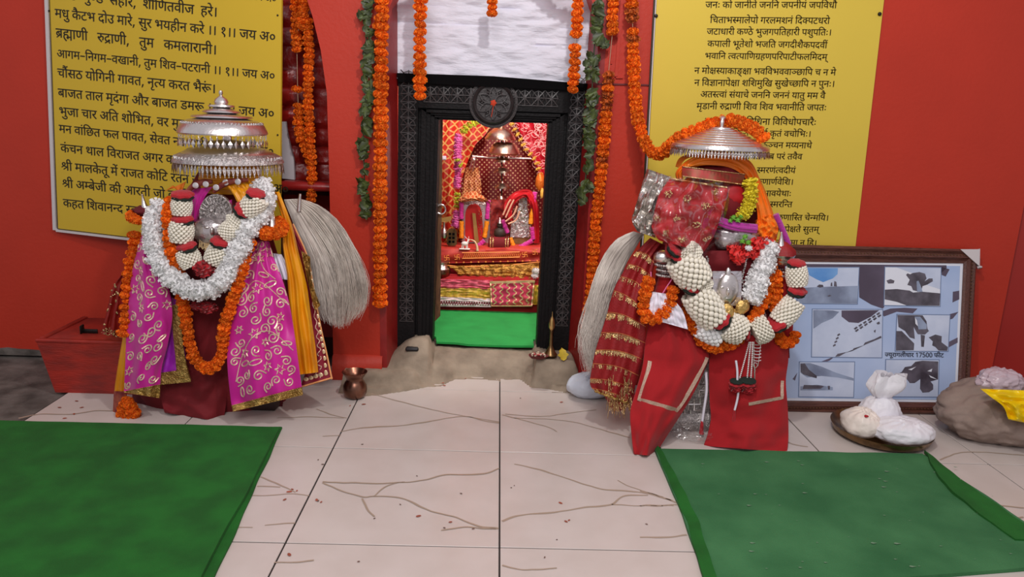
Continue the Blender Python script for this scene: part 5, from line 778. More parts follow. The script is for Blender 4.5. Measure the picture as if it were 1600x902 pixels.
# ------------------------------------------------------------------ mats
def mat_rug(name, top, edge_px, mat, th, label, folds=None):
    P = [atz(x, y, th) for x, y in top]
    t = thing(name, sum(P, Vector())/len(P)*1.0, label, 'mat'); t.location.z = 0
    mb = MB(); NU, NV = 60, 50; R = []
    for j in range(NV+1):
        v = j/NV; l = P[0].lerp(P[3], v); r = P[1].lerp(P[2], v); row = []
        for i in range(NU+1):
            u = i/NU; p = l.lerp(r, u)
            e = 0.0022*noise.noise(Vector((u*9, v*6, len(label))))
            d = Vector((0.010*noise.noise(Vector((0.3, v*5, 1)))*(1 if u == 1 or u == 0 else 0), 0, 0))
            row.append(p+d+Vector((0, 0, e)))
        R.append(row)
    W = NU+1; top_v = [p for r in R for p in r]; bot = [Vector((p.x, p.y, 0.001)) for p in top_v]; n = len(top_v); fs = []
    for j in range(NV):
        for i in range(NU):
            a = j*W+i; fs += [(a, a+1, a+W+1, a+W)]
    for i in range(NU): fs += [(i, i+n, i+1+n, i+1), (NV*W+i, NV*W+i+1, NV*W+i+1+n, NV*W+i+n)]
    for j in range(NV): a = j*W; fs += [(a, a+W, a+W+n, a+n)]; a += NU; fs += [(a, a+n, a+W+n, a+W)]
    mb.add(top_v+bot, fs); mb.build('felt', mat, t); return t
mt = mat_rug('green_mat', [(-90, 655), (438, 667), (303, 925), (-900, 925)], None, m_green, 0.022, 'deep green felt mat spread in front of the magenta clad figure')
fo2 = MB(); a, b = atz(441, 670, 0.001), atz(327, 925, 0.001)
N_ = 30; R = []
for i in range(N_+1):
    t = i/N_; p = a.lerp(b, t)+Vector((0.006*noise.noise(Vector((t*6, 2, 0))), 0, 0)); wdt = 0.012+0.05*t**0.8
    R.append([p, p+Vector((0, 0, 0.007)), p+Vector((-wdt, 0, 0.008)), p+Vector((-wdt, 0, 0))])
fo2.rings(R, True); fo2.build('folded_edge', m_green, mt)
mt2 = mat_rug('green_mat', [(1024, 701), (1442, 709), (1700, 880), (1116, 925)], None, m_green2, 0.012, 'faded stained green felt mat spread in front of the red skirted figure')
fo2 = MB()
for (ax, ay, bx, by, w0, w1, sg) in ((1021, 702, 1102, 915, 0.008, 0.02, 1), (1446, 709, 1640, 850, 0.0, 0.10, -1)):
    a, b = atz(ax, ay, 0.004), atz(bx, by, 0.004); R = []
    for i in range(N_+1):
        t = i/N_; p = a.lerp(b, t)+Vector((0.012*math.sin(t*math.pi)*(1 if sg > 0 else -1)+0.008*noise.noise(Vector((t*7, 5, 0))), 0, 0)); wdt = w0+w1*(math.sin(min(1, t*1.4)*math.pi/2))+0.006
        R.append([p, p+Vector((0, 0, 0.010)), p+Vector((sg*wdt, 0, 0.0165+0.003*math.sin(t*5))), p+Vector((sg*wdt, 0, 0.002))])
    fo2 = MB(); fo2.rings(R, True); fo2.build('folded_edge', m_green, mt2)
mk = MB(); r2 = random.Random(4)
for k in range(60):
    x, y = r2.uniform(0.7, 1.7), r2.uniform(1.7, 2.4); s = r2.uniform(0.002, 0.010)
    mk.lathe([(0, 0), (s, 0), (0, 0.0003)], (x, y, 0.0145), 7, wave=0.3, wn=3, caps=False, sy=0.4)
mk.build('stains', M('pale_rice_stain', (110, 140, 112), 0.95), mt2)
# sanctum mat
c4 = [atz(x, y, 0.107) for x, y in ((690, 478), (838, 483), (838, 540), (676, 535))]
c4[0].y = c4[1].y = 4.12; c4[0].x = -0.42; c4[1].x = 0.36; c4[2].y = 3.36; c4[3].y = 3.38; c4[2].x = 0.22; c4[3].x = -0.30
g = MB(); g.slab([(-0.42, 4.3, 0.102), (0.5, 4.3, 0.102), (0.5, 3.46, 0.102), (0.195, 3.455, 0.102), (0.195, 3.345, 0.104), (0.05, 3.335, 0.104), (-0.12, 3.34, 0.104), (-0.18, 3.36, 0.104), (-0.275, 3.365, 0.104), (-0.285, 3.455, 0.102), (-0.42, 3.46, 0.102)], (0, 0, 0.010))
o = g.build('green_mat', m_green3, None, False); tag(o, 'bright green felt mat on the shrine floor inside the doorway', 'mat')

# ------------------------------------------------------------------ red chest on the left
bx = thing('wooden_chest', (-1.60, 3.04, 0), 'low red painted wooden chest with hasp beside the magenta clad figure', 'chest')
m_box = M('worn_red_box_paint', (168, 40, 26), 0.55, rgb2=(132, 34, 26), vscale=7, bump=0.3, bscale=40, stretch=(1, 1, 4))
b = MB(); P = [(-1.815, 2.88, 0.0), (-1.25, 2.88, 0.0), (-1.25, 3.22, 0.0), (-1.815, 3.22, 0.0)]
Q = [(-1.865, 2.875, 0.222), (-1.25, 2.875, 0.222), (-1.25, 3.225, 0.222), (-1.865, 3.225, 0.222)]
b.rings([P, Q], True); b.build('body', m_box, bx, False)
b = MB(); b.box(-1.868, -1.25, 2.872, 2.895, 0.218, 0.232, 0.003); b.box(-1.868, -1.845, 2.895, 3.225, 0.218, 0.232, 0.003); b.box(-1.845, -1.25, 2.90, 3.225, 0.216, 0.226, 0.003); b.build('lid', m_box, bx, True)
b = MB(); c = aty(128, 510, 2.99); b.box(c.x, c.x+0.065, 2.985, 2.99, 0.228, 0.246, 0.001); b.box(c.x, c.x+0.004, 2.97, 3.0, 0.228, 0.262, 0.001); b.tube([(c.x+0.002, 2.98, 0.228), (c.x+0.002, 2.98, 0.262), (c.x+0.006, 2.99, 0.264)], 0.003, 6)
b.build('hasp', m_iron, bx)

# ------------------------------------------------------------------ copper water pots
def lota(loc, s, mat, name, label, prof):
    t = thing(name, loc, label, 'pot'); b = MB()
    b.lathe([(r*s, z*s) for r, z in prof], loc, 40, caps=True); b.build('bowl', mat, t)
    b = MB(); b.lathe([(0.0, 0.72*s), (0.52*s, 0.72*s), (0.52*s, 0.73*s)], loc, 24, caps=False); b.build('water', M('dark_water', (40, 28, 24), 0.05), t)
    return t
prof = [(0.5, 0.0), (0.68, 0.02), (0.90, 0.16), (0.98, 0.36), (0.93, 0.56), (0.76, 0.72), (0.66, 0.80), (0.66, 0.87), (0.78, 0.97), (0.98, 1.12), (1.02, 1.16), (0.98, 1.17), (0.74, 1.0), (0.6, 0.88), (0.6, 0.80), (0.7, 0.7), (0.86, 0.5), (0.88, 0.3), (0.6, 0.06), (0, 0.05)]
lc = Vector((-0.580, 2.915, 0.0)); lota(lc, 0.052, m_copper, 'water_pot', 'small dull copper water pot standing on the tiles beside the left pilaster', [(r, z*2.0*0.95) for r, z in prof])

# ------------------------------------------------------------------ bags, plate and sack on the right
pc = Vector((1.545, 2.66, 0.0)); R_ = 0.185
pt = MB(); pt.lathe([(0.0, 0.006), (R_*0.80, 0.006), (R_*0.95, 0.022), (R_, 0.040), (R_*1.01, 0.042), (R_*1.0, 0.038), (R_*0.95, 0.016), (R_*0.8, 0.0), (0, 0.0)], pc, 64, caps=False)
o = pt.build('brass_platter', m_brass, None); tag(o, 'wide brown brass platter on the floor holding three white bags', 'platter')
def bagshape(name, c, r, seed, mat, parent, crease=0.12, n=64, m=40, neck=None, tilt=None):
    mb = MB(); R = []; c = Vector(c)
    for i in range(m+1):
        a = math.pi*i/m; ring = []
        for k in range(n):
            b = 2*math.pi*k/n; d = Vector((math.sin(a)*math.cos(b), math.sin(a)*math.sin(b), -math.cos(a)))
            q = Vector((d.x*r[0], d.y*r[1], d.z*r[2]))
            s = 1+0.10*noise.noise(d*1.6+Vector((seed, 0, 0)))+crease*0.5*abs(noise.noise(Vector((b*2.2, a*1.2, seed))))*math.sin(a)+crease*0.25*noise.noise(d*6+Vector((0, seed, 0)))
            if neck:   # pleats radiating from the knot
                g = (d-Vector(neck).normalized()).length; s += 0.10*math.exp(-g*1.8)*math.sin(14*math.atan2(d.y-neck[1], d.x-neck[0])+seed)*min(1, g*3)
            q *= s; q.z = max(q.z, -r[2]*0.82+0.004*noise.noise(d*5))
            ring.append(c+q)
        R.append(ring)
    mb.rings(R); return mb.build(name, mat, parent)
m_bagw = M('white_plastic_bag', (236, 234, 240), 0.42, bump=0.9, bscale=16, var=0.04, trans=0.0, sheen=0.1)
def crumple(name, c, sx, sy, sz, seed, mat, parent, flare=1.3, n=56, m=26, tip=None):
    mb = MB(); R = []; c = Vector(c); tip = Vector(tip) if tip else Vector((0, 0, 1))
    for i in range(m+1):
        t = i/m; ring = []
        for k in range(n):
            b = 2*math.pi*k/n
            fold = 1+0.35*t*math.sin(5*b+seed)+0.2*t*math.sin(9*b+2*seed+3*t)+0.15*noise.noise(Vector((math.cos(b)*2, math.sin(b)*2, t*3+seed)))
            rr = (0.25+flare*math.sin(min(1, t*1.15)*math.pi*0.62))*fold*(1-0.3*t*t)
            jz = 0.16*noise.noise(Vector((math.cos(b)*3, math.sin(b)*3, seed)))
            ring.append(c+Vector((sx*rr*math.cos(b), sy*rr*math.sin(b), 0))+tip*(sz*(t+jz*t)))
        R.append(ring)
    mb.rings(R); return mb.build(name, mat, parent)
b1 = bagshape('white_bag', pc+Vector((-0.105, -0.035, 0.068)), (0.072, 0.078, 0.058), 3.1, M('cream_plastic_bag', (238, 226, 216), 0.38, bump=0.8, bscale=14), None, neck=(0.2, -0.2, 0.9)); tag(b1, 'rounded cream bag with a red spot at the left of the brass platter', 'bag', 'bags on the brass platter')
sp = MB(); q = pc+Vector((-0.115, -0.088, 0.106)); sp.lathe([(0, 0), (0.009, 0), (0.007, 0.003), (0, 0.003)], q+Vector((0, -0.0, 0.012)), 10, axis=(0, -0.8, 0.6), wave=0.15, wn=3, sy=0.6); o = sp.build('fallen_petal', m_velred, None); tag(o, 'dark red petal lying on the cream bag in the platter', 'petal')
o = bagshape('white_bag', pc+Vector((0.03, -0.085, 0.062)), (0.115, 0.085, 0.050), 7.7, m_bagw, None, crease=0.16, neck=(0.1, -0.3, 0.9)); tag(o, 'flat creased white bag lying at the front of the brass platter', 'bag', 'bags on the brass platter')
t = thing('white_bag', pc+Vector((-0.0, 0.05, 0.01)), 'tall crumpled white bag with flared mouth at the back of the platter', 'bag', 'bags on the brass platter')
bagshape('bag_body', pc+Vector((0.0, 0.03, 0.085)), (0.080, 0.062, 0.075), 2.2, m_bagw, t, crease=0.2)
crumple('bag_mouth', pc+Vector((0.0, 0.03, 0.135)), 0.056, 0.032, 0.115, 1.3, m_bagw, t, 1.05, tip=(0.18, -0.05, 1))
# coarse sack
t = thing('cloth_sack', (1.97, 2.68, 0), 'bulging grey brown cloth sack tied at the top, on the floor by the right wall', 'sack')
m_sack = M('grey_brown_cloth', (156, 138, 128), 0.9, rgb2=(134, 116, 106), vscale=4, bump=0.8, bscale=22)
bagshape('sack_body', (2.03, 2.69, 0.105), (0.235, 0.17, 0.128), 5.0, m_sack, t, crease=0.22, n=110, m=70, neck=(-0.05, -0.55, 0.75))
bagshape('knot', aty(1556, 645, 2.585), (0.042, 0.032, 0.034), 1.0, m_sack, t, crease=0.3)
tyb = ('bright yellow plastic bag draped over the sack, by the right edge', 'bag')
Sy = Sheet([(1532, 608, 2.56), (1550, 622, 2.515), (1568, 636, 2.49), (1576, 656, 2.485)], [(1640, 612, 2.56), (1640, 630, 2.53), (1640, 650, 2.50), (1640, 668, 2.49)], 0.02, 0.012, 3.3, 1.0, 2.0, nz=0.03)
tag(Sy.mesh('yellow_bag', M('yellow_plastic', (246, 214, 20), 0.3, bump=0.6, bscale=14), None, 40, 24, 0.002), *tyb)
tpb = ('crumpled translucent lilac plastic bag on top of the sack', 'bag')
o = bagshape('plastic_bag', aty(1563, 596, 2.68), (0.083, 0.06, 0.052), 9.2, M('lilac_translucent_plastic', (232, 210, 220), 0.22, trans=0.35, bump=1.0, bscale=16), None, crease=0.5); tag(o, *tpb)
# tied white-blue bag by the right pilaster
t = thing('white_bag', (0.40, 2.97, 0), 'pale blue white knotted bag on the floor beneath the right yak tail whisk', 'bag')
m_bb = M('pale_blue_plastic_bag', (206, 214, 226), 0.35, bump=0.8, bscale=16)
bagshape('bag_body', (0.425, 3.00, 0.048), (0.098, 0.07, 0.056), 4.4, m_bb, t, crease=0.14, neck=(0.15, -0.3, 0.9))
crumple('knot', (0.44, 2.975, 0.09), 0.014, 0.010, 0.035, 2.0, m_bb, t, 1.3, 24, 10)
tg = MB(); 
for dx in (-0.045, 0.05): tg.tube([(0.44, 2.965, 0.102), (0.44+dx*0.6, 2.955, 0.122), (0.44+dx, 2.95, 0.108)], [0.008, 0.009, 0.003], 6)
tg.build('tied_handle', m_bb, t)

# ------------------------------------------------------------------ small things at the threshold
c = atz(868, 566, 0.128)
c = Vector((0.262, 3.17, 0.128))
t = thing('brass_lamp_stand', c, 'slim brass oil lamp with leaf finial on the right door plinth', 'lamp')
b = MB(); b.lathe([(0.030, 0), (0.031, 0.004), (0.024, 0.012), (0.015, 0.03), (0.008, 0.045), (0.0065, 0.10), (0.009, 0.115), (0.006, 0.12)], c, 24); b.build('stem', m_brass, t)
b = MB(); b.lathe([(0.006, 0.118), (0.013, 0.130), (0.014, 0.145), (0.009, 0.17), (0.002, 0.185), (0.0015, 0.205)], c, 20); b.build('finial', M('light_brass', (206, 172, 110), 0.3, 0.9), t)
c = Vector((0.205, 3.135, 0.124)); t = thing('offering_tray', c, 'little red leaf tray of petals and rice on the right door plinth', 'tray')
b = MB(); b.lathe([(0, 0), (0.036, 0.002), (0.046, 0.012), (0.044, 0.012), (0.034, 0.006), (0, 0.005)], c, 20, wave=0.06, wn=5, caps=False, sy=0.8); b.build('tray', M('dark_red_leaf', (96, 20, 24), 0.6), t)
b = MB(); r2 = random.Random(2)
for k in range(40): b.ell(c+Vector((r2.uniform(-0.03, 0.03), r2.uniform(-0.02, 0.02), 0.012+r2.uniform(0, 0.010))), (0.006, 0.003, 0.003), 5, 3, Matrix.Rotation(r2.uniform(0, 3), 3, 'Z'))
o = b.build('offering_bits', [M('cream_rice', (222, 206, 180), 0.7)], t); o['kind'] = 'stuff'
b = MB()
for k in range(14): b.ell(c+Vector((r2.uniform(-0.032, 0.032), r2.uniform(-0.02, 0.02), 0.020)), (0.007, 0.004, 0.0015), 5, 3, Matrix.Rotation(r2.uniform(0, 3), 3, 'Z'))
b.build('offering_petals', m_velred, t)
def leaf(name, c, s, mat, parent, seed=0, yaw=0, pitch=0.0, roll=0.0, lobes=5):
    mb = MB(); R = Matrix.Rotation(yaw, 3, 'Z') @ Matrix.Rotation(pitch, 3, 'X') @ Matrix.Rotation(roll, 3, 'Y'); P = []; n = 12
    L = []; Q = []
    for i in range(n+1):
        t = i/n; wv = 0.36*math.sin(math.pi*t**0.8)*(1+0.22*math.sin(lobes*2*math.pi*t)); y = t
        zc = 0.10*math.sin(math.pi*t); L.append(((-wv, y, 0.07+zc)), ); Q.append((wv, y, 0.07+zc))
    vs = []
    for i in range(n+1):
        for p in (L[i], (0, L[i][1], 0.1*math.sin(math.pi*i/n)), Q[i]): vs.append(Vector(c)+R @ (Vector(p)*s))
    m = len(vs); off = R @ Vector((0, 0, -0.0012)); vs += [v+off for v in vs]; fs = []
    for i in range(n):
        a = 3*i; fs += [(a, a+1, a+4, a+3), (a+1, a+2, a+5, a+4), (m+a, m+a+3, m+a+4, m+a+1), (m+a+1, m+a+4, m+a+5, m+a+2), (a, a+3, m+a+3, m+a), (a+2, m+a+2, m+a+5, a+5)]
    mb.add(vs, fs); return mb.build(name, mat, parent)
o = leaf('yellow_leaf', (0.318, 3.12, 0.118), 0.062, M('yellow_dry_leaf', (214, 184, 52), 0.6, var=0.2, vscale=40), None, yaw=0.3, pitch=1.0, lobes=3); tag(o, 'curled yellow leaf leaning beside the brass lamp on the door plinth', 'leaf')
b = MB(); c = atz(644, 552, 0.11); c.z = cement_z(c.x, c.y)-0.004; b.box(c.x-0.03, c.x+0.03, c.y-0.016, c.y+0.016, c.z, c.z+0.018, 0.006); o = b.build('black_soap_lump', M('black_lump', (22, 18, 22), 0.5), None); o.name = 'black_lump'; tag(o, 'small flat black lump resting on the worn left door plinth', 'stone')
# fallen petals
r2 = random.Random(9); spots = [(760,430+420),(0,0)]
zz = [(305,424),(330,390),(345,395),(320,398),(410,425),(425,432),(415,428),(745,478),(850,498),(830,517),(1212,435),(1230,496),(1240,492),(320,605),(548,628),(600,486),(685,440),(740,346),(430,308),(415,293),(520,115),(565,110),(560,242),(885,404),(1050,385),(1060,378),(1200,556),(1495,505),(1160,614),(925,520),(825,35+5),(830,48),(900,25),(1215,103),(1080,90)]
pm = MB(); pm.ell((0, 0, 0.0015), (0.008, 0.0045, 0.0012), 8, 4); pmesh = [mesh_only(pm, 'petal', M('dry_red_petal', (164, 84, 62), 0.7, rnd=0.3, var=0.2)), mesh_only(pm, 'petal_b', M('brown_speck', (112, 88, 78), 0.8, rnd=0.3, var=0.2))]
for k, (x, y) in enumerate(zz):
    p = atz(300+x/2.105, 580+y/2.105, 0.0008); s = r2.uniform(0.6, 1.25)
    mid = 0 if k in (0,1,2,3,4,5,7,8,10,11,12,13,20,21,30,31,32,33) else 1
    o = bpy.data.objects.new('fallen_petal', pmesh[mid]); COL.objects.link(o); o.location = p; o.rotation_euler = (0, 0, r2.uniform(0, 3)); o.scale = (s, s, 1)
    if mid == 0: tag(o, 'dried red petal fallen on the cream tiles', 'petal', 'red petals on the tiles')
    else: o.name = 'floor_crumb'; o.scale = (s*0.6, s*0.6, 1); tag(o, 'tiny brown crumb on the cream tiles', 'crumb', 'brown crumbs on the tiles')
for (x, y) in ((350,742),(380,805),(435,780),(450,704),(480,742)):
    p = atz(x/3.76, 440+y/3.76, 0.0008); o = bpy.data.objects.new('fallen_petal', pmesh[0]); COL.objects.link(o); o.location = p; o.rotation_euler = (0, 0, r2.uniform(0, 3)); tag(o, 'dried red petal on the tile between the red chest and the green mat', 'petal', 'petals in front of the chest')
# ------------------------------------------------------------------ flowers and garlands
def ruffle(R, flat, n, mat, seed, name='bloom', pw=0.34, hole=0.62, wob=0.08, core=0.72):
    r = random.Random(seed); mb = MB(); mb.ell((0, 0, 0), (R*core, R*core, R*flat*core), 10, 6)
    for k in range(n):
        z = 1-2*(k+0.5)/n; a = k*2.39996+r.uniform(-0.2, 0.2); s = math.sqrt(max(0, 1-z*z))
        d = Vector((s*math.cos(a), s*math.sin(a), z)); base = Vector((d.x, d.y, d.z*flat))*R*hole; L = R*r.uniform(1-wob*1.5, 1+wob)
        tip = Vector((d.x, d.y, d.z*flat*1.05))*L; side = d.cross(Vector((r.uniform(-1, 1), r.uniform(-1, 1), r.uniform(-1, 1)))).normalized()*R*pw*0.5
        up = side.cross(d).normalized()*R*0.07
        mb.add([base-side*0.6, base+side*0.6, tip+side+up, tip*1.04-up*1.2, tip-side+up], [(0, 1, 2, 3, 4)])
    return mesh_only(mb, name, mat, True)
mari = [ruffle(0.034, 0.62, 84, m_mar, 10+k, 'marigold_bloom', 0.46, 0.78, 0.05, 0.80) for k in range(3)]
mariD = [ruffle(0.034, 0.62, 60, m_marD, 40+k, 'wilted_marigold_bloom', wob=0.15) for k in range(2)]
tuft = [ruffle(0.034, 0.55, 90, m_wpet, 20+k, 'tuberose_tuft', 0.30, 0.74, 0.14, 0.88) for k in range(3)]
yelf = [ruffle(0.030, 0.45, 46, M('lemon_petal', (232, 214, 50), 0.6, rnd=0.06, var=0.1), 31, 'yellow_bloom', 0.3, 0.5, 0.2)]
redf = [ruffle(0.034, 0.6, 50, M('coral_red_petal', (226, 48, 44), 0.6, var=0.15, rnd=0.05), 35, 'red_bloom', 0.5, 0.5, 0.15)]
pinkf = [ruffle(0.030, 0.5, 50, M('pink_petal', (246, 130, 206), 0.6, var=0.2, rnd=0.08), 36, 'pink_bloom', 0.2, 0.5, 0.2)]
limef = [ruffle(0.030, 0.5, 46, M('lime_petal', (196, 208, 60), 0.6, var=0.2, rnd=0.08), 37, 'lime_bloom', 0.3, 0.5, 0.2)]
grnf = [ruffle(0.030, 0.6, 40, M('green_bud', (120, 190, 60), 0.6, var=0.3), 38, 'green_bud', 0.3, 0.5, 0.2)]
def mw(p, d, s, spin=0.0, jit=0.0, r=rnd):
    d = Vector(d)+Vector((r.uniform(-jit, jit), r.uniform(-jit, jit), r.uniform(-jit, jit)))
    q = d.to_track_quat('Z', 'Y').to_matrix() @ Matrix.Rotation(spin, 3, 'Z')
    sv = s if isinstance(s, tuple) else (s, s, s)
    return Matrix.Translation(p) @ q.to_4x4() @ Matrix.Diagonal((*sv, 1))
def strung(t, pts, meshes, name, r_px, step_px, partname, wilt=(), gap=(), sc_j=0.10, jit=0.25, lat=0.05):
    # meshes of unit radius 0.034 (0.030) threaded along a path; sizes in image pixels at that distance
    S = ppm(pts[len(pts)//2]); R = r_px/S; st = step_px/S; base = 0.034
    W = walk(pts, st); n = len(W)
    for k, (p, d) in enumerate(W):
        f = k/max(1, n-1)
        if any(a <= f <= b for a, b in gap): continue
        ms = mariD if any(a <= f <= b for a, b in wilt) else meshes
        s = R/base*rnd.uniform(1-sc_j, 1+sc_j)
        p = p+Vector((rnd.uniform(-lat, lat)*R, rnd.uniform(-lat, lat)*R, 0))
        o = bpy.data.objects.new(partname, rnd.choice(ms)); COL.objects.link(o)
        m = mw(p, d, s, rnd.uniform(0, 6), jit); q = m.copy(); q.translation = m.translation-t.location
        o.parent = t; o.matrix_basis = q
    mb = MB(); mb.tube(pts, 0.0012, 4); mb.build('string', M('garland_string', (180, 160, 130), 0.8), t)
def garland(label, px, Y, r_px, step_px, meshes=None, partname='marigold', name='marigold_garland', **kw):
    pts = path3(px, Y); t = thing(name, pts[0], label, 'garland')
    strung(t, pts, meshes or mari, name, r_px, step_px, partname, **kw); return t
garland('longest marigold garland, hanging straight down the front of the left pilaster', [(597, -20), (595, 150), (594, 320), (594, 478)], 3.10, 11.5, 12.3)
garland('marigold garland hanging in front of the white wall, left end of the door lintel', [(658, -20), (656, 60), (656, 155)], 3.12, 10.5, 12.0)
garland('short marigold strand hanging above the middle of the doorway', [(769, -20), (769, 24)], 3.10, 8, 8.5)
garland('marigold garland hanging in front of the white wall, right end of the door lintel', [(903, -20), (902, 40), (899, 60), (898, 100), (894, 146)], 3.12, 9.5, 10.5, gap=((0.36, 0.40), (0.45, 0.50)))
garland('marigold strand hanging on the right pilaster above a bare stretch of string', [(960, -20), (957, 20), (957, 128), (950, 118), (952, 108)][:2]+[(957, 50)], 3.10, 9.5, 10)
garland('long marigold garland slanting down the right pilaster beside the door', [(951, 112), (948, 165), (942, 240), (936, 300), (930, 360), (925, 430), (921, 475), (917, 512)], 3.10, 9.5, 9.6, wilt=((0.0, 0.03), (0.07, 0.14), (0.30, 0.33)))
th_ = MB(); th_.tube([aty(957, 50, 3.10), aty(951, 112, 3.10)], 0.0012, 4); o = th_.build('bare_string', M('garland_string', (180, 160, 130), 0.8), None); tag(o, 'bare string between the two marigold strands on the right pilaster', 'string')
garland('marigold garland swagging from the right pilaster over the right silver umbrella', [(987, -20, 3.06), (988, 20, 3.06), (989, 60, 3.06), (990, 100, 3.05), (992, 150, 3.03), (1000, 200, 2.98), (1014, 234, 2.92), (1032, 240, 2.86), (1050, 226, 2.80), (1070, 210, 2.745), (1095, 201, 2.73), (1118, 193, 2.755), (1143, 188, 2.74), (1168, 196, 2.69), (1185, 207, 2.65), (1197, 221, 2.64)], None, 10.5, 10.5, wilt=((0.06, 0.10), (0.14, 0.155)), gap=((0.105, 0.12),))
garland('marigold garland hanging in the brick recess, the right one of a pair', [(479, 28), (482, 60), (482, 110), (481, 160), (484, 205), (486, 240), (487, 285), (487, 315)], 3.22, 8, 8.5, lat=0.12, gap=((0.66, 0.68),))
garland('marigold garland with a broken gap in the brick recess, the left one of a pair', [(462, -20), (463, 40), (464, 80), (465, 138), (466, 165), (467, 195), (470, 215), (478, 232), (484, 250)], 3.24, 8.5, 8.5, lat=0.15, gap=((0.36, 0.56), (0.60, 0.66)))
garland('marigold swag looping high above the left end of the doorway', [(604, -60), (622, -26), (645, -30), (672, -50), (700, -75)], 3.10, 10, 10)
garland('marigold swag looping high above the right end of the doorway', [(835, -75), (850, -55), (873, -30), (900, -22), (925, -26), (940, -50)], 3.10, 10, 10)
garland('small marigold cluster looping at the top of the brick recess', [(476, -20), (474, 10), (470, 32), (466, 48)], 3.20, 9, 9, lat=0.2)
def leaf_mesh(seed):
    o = leaf('leaf', (0, 0, 0), 0.06, m_leaf, None, lobes=3); me = o.data; bpy.data.objects.remove(o)
    r = random.Random(seed)
    for v in me.vertices: v.co += Vector((0, 0, 0.012*noise.noise(v.co*40+Vector((seed, 0, 0)))))
    return me
leaves = [leaf_mesh(k) for k in range(4)]
def leafgarland(label, px, Y, spots):
    pts = path3(px, Y); t = thing('leaf_garland', pts[0], label, 'garland'); r = random.Random(len(label))
    mb = MB(); mb.tube(pts, 0.003, 5); mb.build('string', M('dark_green_string', (46, 58, 36), 0.8), t)
    for x, y, n, s in spots:
        for k in range(n):
            p = aty(x+r.uniform(-3, 3), y+r.uniform(-8, 8), Y-0.004-0.006*r.random()); a = r.uniform(0, 6.28)
            R = Matrix.Rotation(a, 4, 'Y') @ Matrix.Rotation(math.pi/2+r.uniform(-0.6, 0.6), 4, 'X')
            m = Matrix.Translation(p) @ R @ Matrix.Translation((0, -0.028, 0)) @ Matrix.Diagonal((s*1.35, s, s, 1)); o = bpy.data.objects.new('leaf', r.choice(leaves)); COL.objects.link(o)
            q = m.copy(); q.translation = m.translation-t.location; o.parent = t; o.matrix_basis = q
leafgarland('garland of folded dark green leaves hanging on the left pilaster', [(575, -20), (572, 60), (574, 120), (568, 200), (569, 270), (571, 325)], 3.12, [(577, 2, 5, .7), (570, 28, 5, .7), (576, 12, 4, .7), (577, 50, 3, .6), (576, 76, 5, .75), (576, 90, 4, .7), (574, 108, 5, .7), (573, 130, 4, .6), (579, 150, 5, .8), (572, 168, 4, .8), (570, 178, 3, .7), (573, 198, 5, .85), (567, 225, 5, .9), (567, 232, 4, .8), (571, 250, 2, .5), (571, 270, 2, .5), (566, 284, 4, .8), (569, 298, 4, .7), (572, 318, 5, .9), (570, 328, 4, .8)])
leafgarland('garland of ragged dark green leaves hanging at the right edge of the doorway', [(940, -20), (930, 60), (926, 120), (923, 200), (916, 270), (908, 320)], 3.11, [(936, 6, 4, .7), (934, 24, 5, .8), (932, 40, 5, .8), (937, 62, 4, .8), (945, 64, 2, .7), (928, 90, 4, .6), (920, 100, 3, .6), (929, 110, 3, .6), (926, 128, 3, .6), (925, 153, 6, .9), (924, 160, 4, .8), (923, 180, 5, .9), (922, 195, 5, .8), (920, 208, 5, .8), (922, 222, 4, .8), (919, 240, 3, .6), (919, 255, 3, .7), (923, 284, 3, .6), (914, 290, 4, .7), (909, 305, 4, .7), (907, 315, 3, .6)])

# woven cream bud segment, along z from 0..L, radius R
def bud_cluster(L, R, rows, around, mat, seed, bulge=0.18):
    r = random.Random(seed); mb = MB(); mb.lathe([(R*0.5, 0), (R*0.86, L*0.1), (R*0.9*(1+bulge*0.5), L*0.5), (R*0.86, L*0.9), (R*0.5, L)], (0, 0, 0), 14)
    for j in range(rows):
        t = (j+0.5)/rows; rr = R*(0.80+bulge*math.sin(math.pi*t)+0.1)
        for k in range(around):
            a = 2*math.pi*(k+0.5*(j % 2))/around; p = Vector((rr*math.cos(a), rr*math.sin(a), L*t))
            rot = Matrix.Rotation(a, 3, 'Z') @ Matrix.Rotation(0.5, 3, 'X')
            mb.ell(p, (R*0.16, R*3.1/around, L/rows*0.66*r.uniform(0.9, 1.1)), 7, 5, rot)
    return mesh_only(mb, 'bud_cluster', mat)
buds = bud_cluster(0.08, 0.035, 9, 15, m_cream, 1)
budsW = bud_cluster(0.08, 0.035, 7, 10, m_wpet, 2, 0.1)
mb = MB(); mb.lathe([(0.012, -0.012), (0.034, -0.010), (0.042, -0.002), (0.040, 0.006), (0.026, 0.012), (0.0, 0.013)], (0, 0, 0), 48, wave=0.07, wn=7); capR = mesh_only(mb, 'velvet_ring', m_velred)
mb = MB(); mb.lathe([(0.010, -0.010), (0.034, -0.008), (0.041, 0.0), (0.034, 0.007), (0.0, 0.008)], (0, 0, 0), 48, wave=0.05, wn=9); capB = mesh_only(mb, 'dark_band', m_velblk)
def seg(t, x0, y0, x1, y1, w, Y, mesh=None, name='bud_cluster', Y1=None, flat=0.75):
    a, b = aty(x0, y0, Y), aty(x1, y1, Y1 if Y1 else Y); S = ppm(a); L = (b-a).length
    m = Matrix.Translation(a) @ (b-a).to_track_quat('Z', 'Y').to_matrix().to_4x4() @ Matrix.Diagonal((w/2/S/0.037, w/2/S/0.037, L/0.08, 1))
    o = bpy.data.objects.new(name, mesh or buds); COL.objects.link(o); q = m.copy(); q.translation = m.translation-t.location; o.parent = t; o.matrix_basis = q; return o
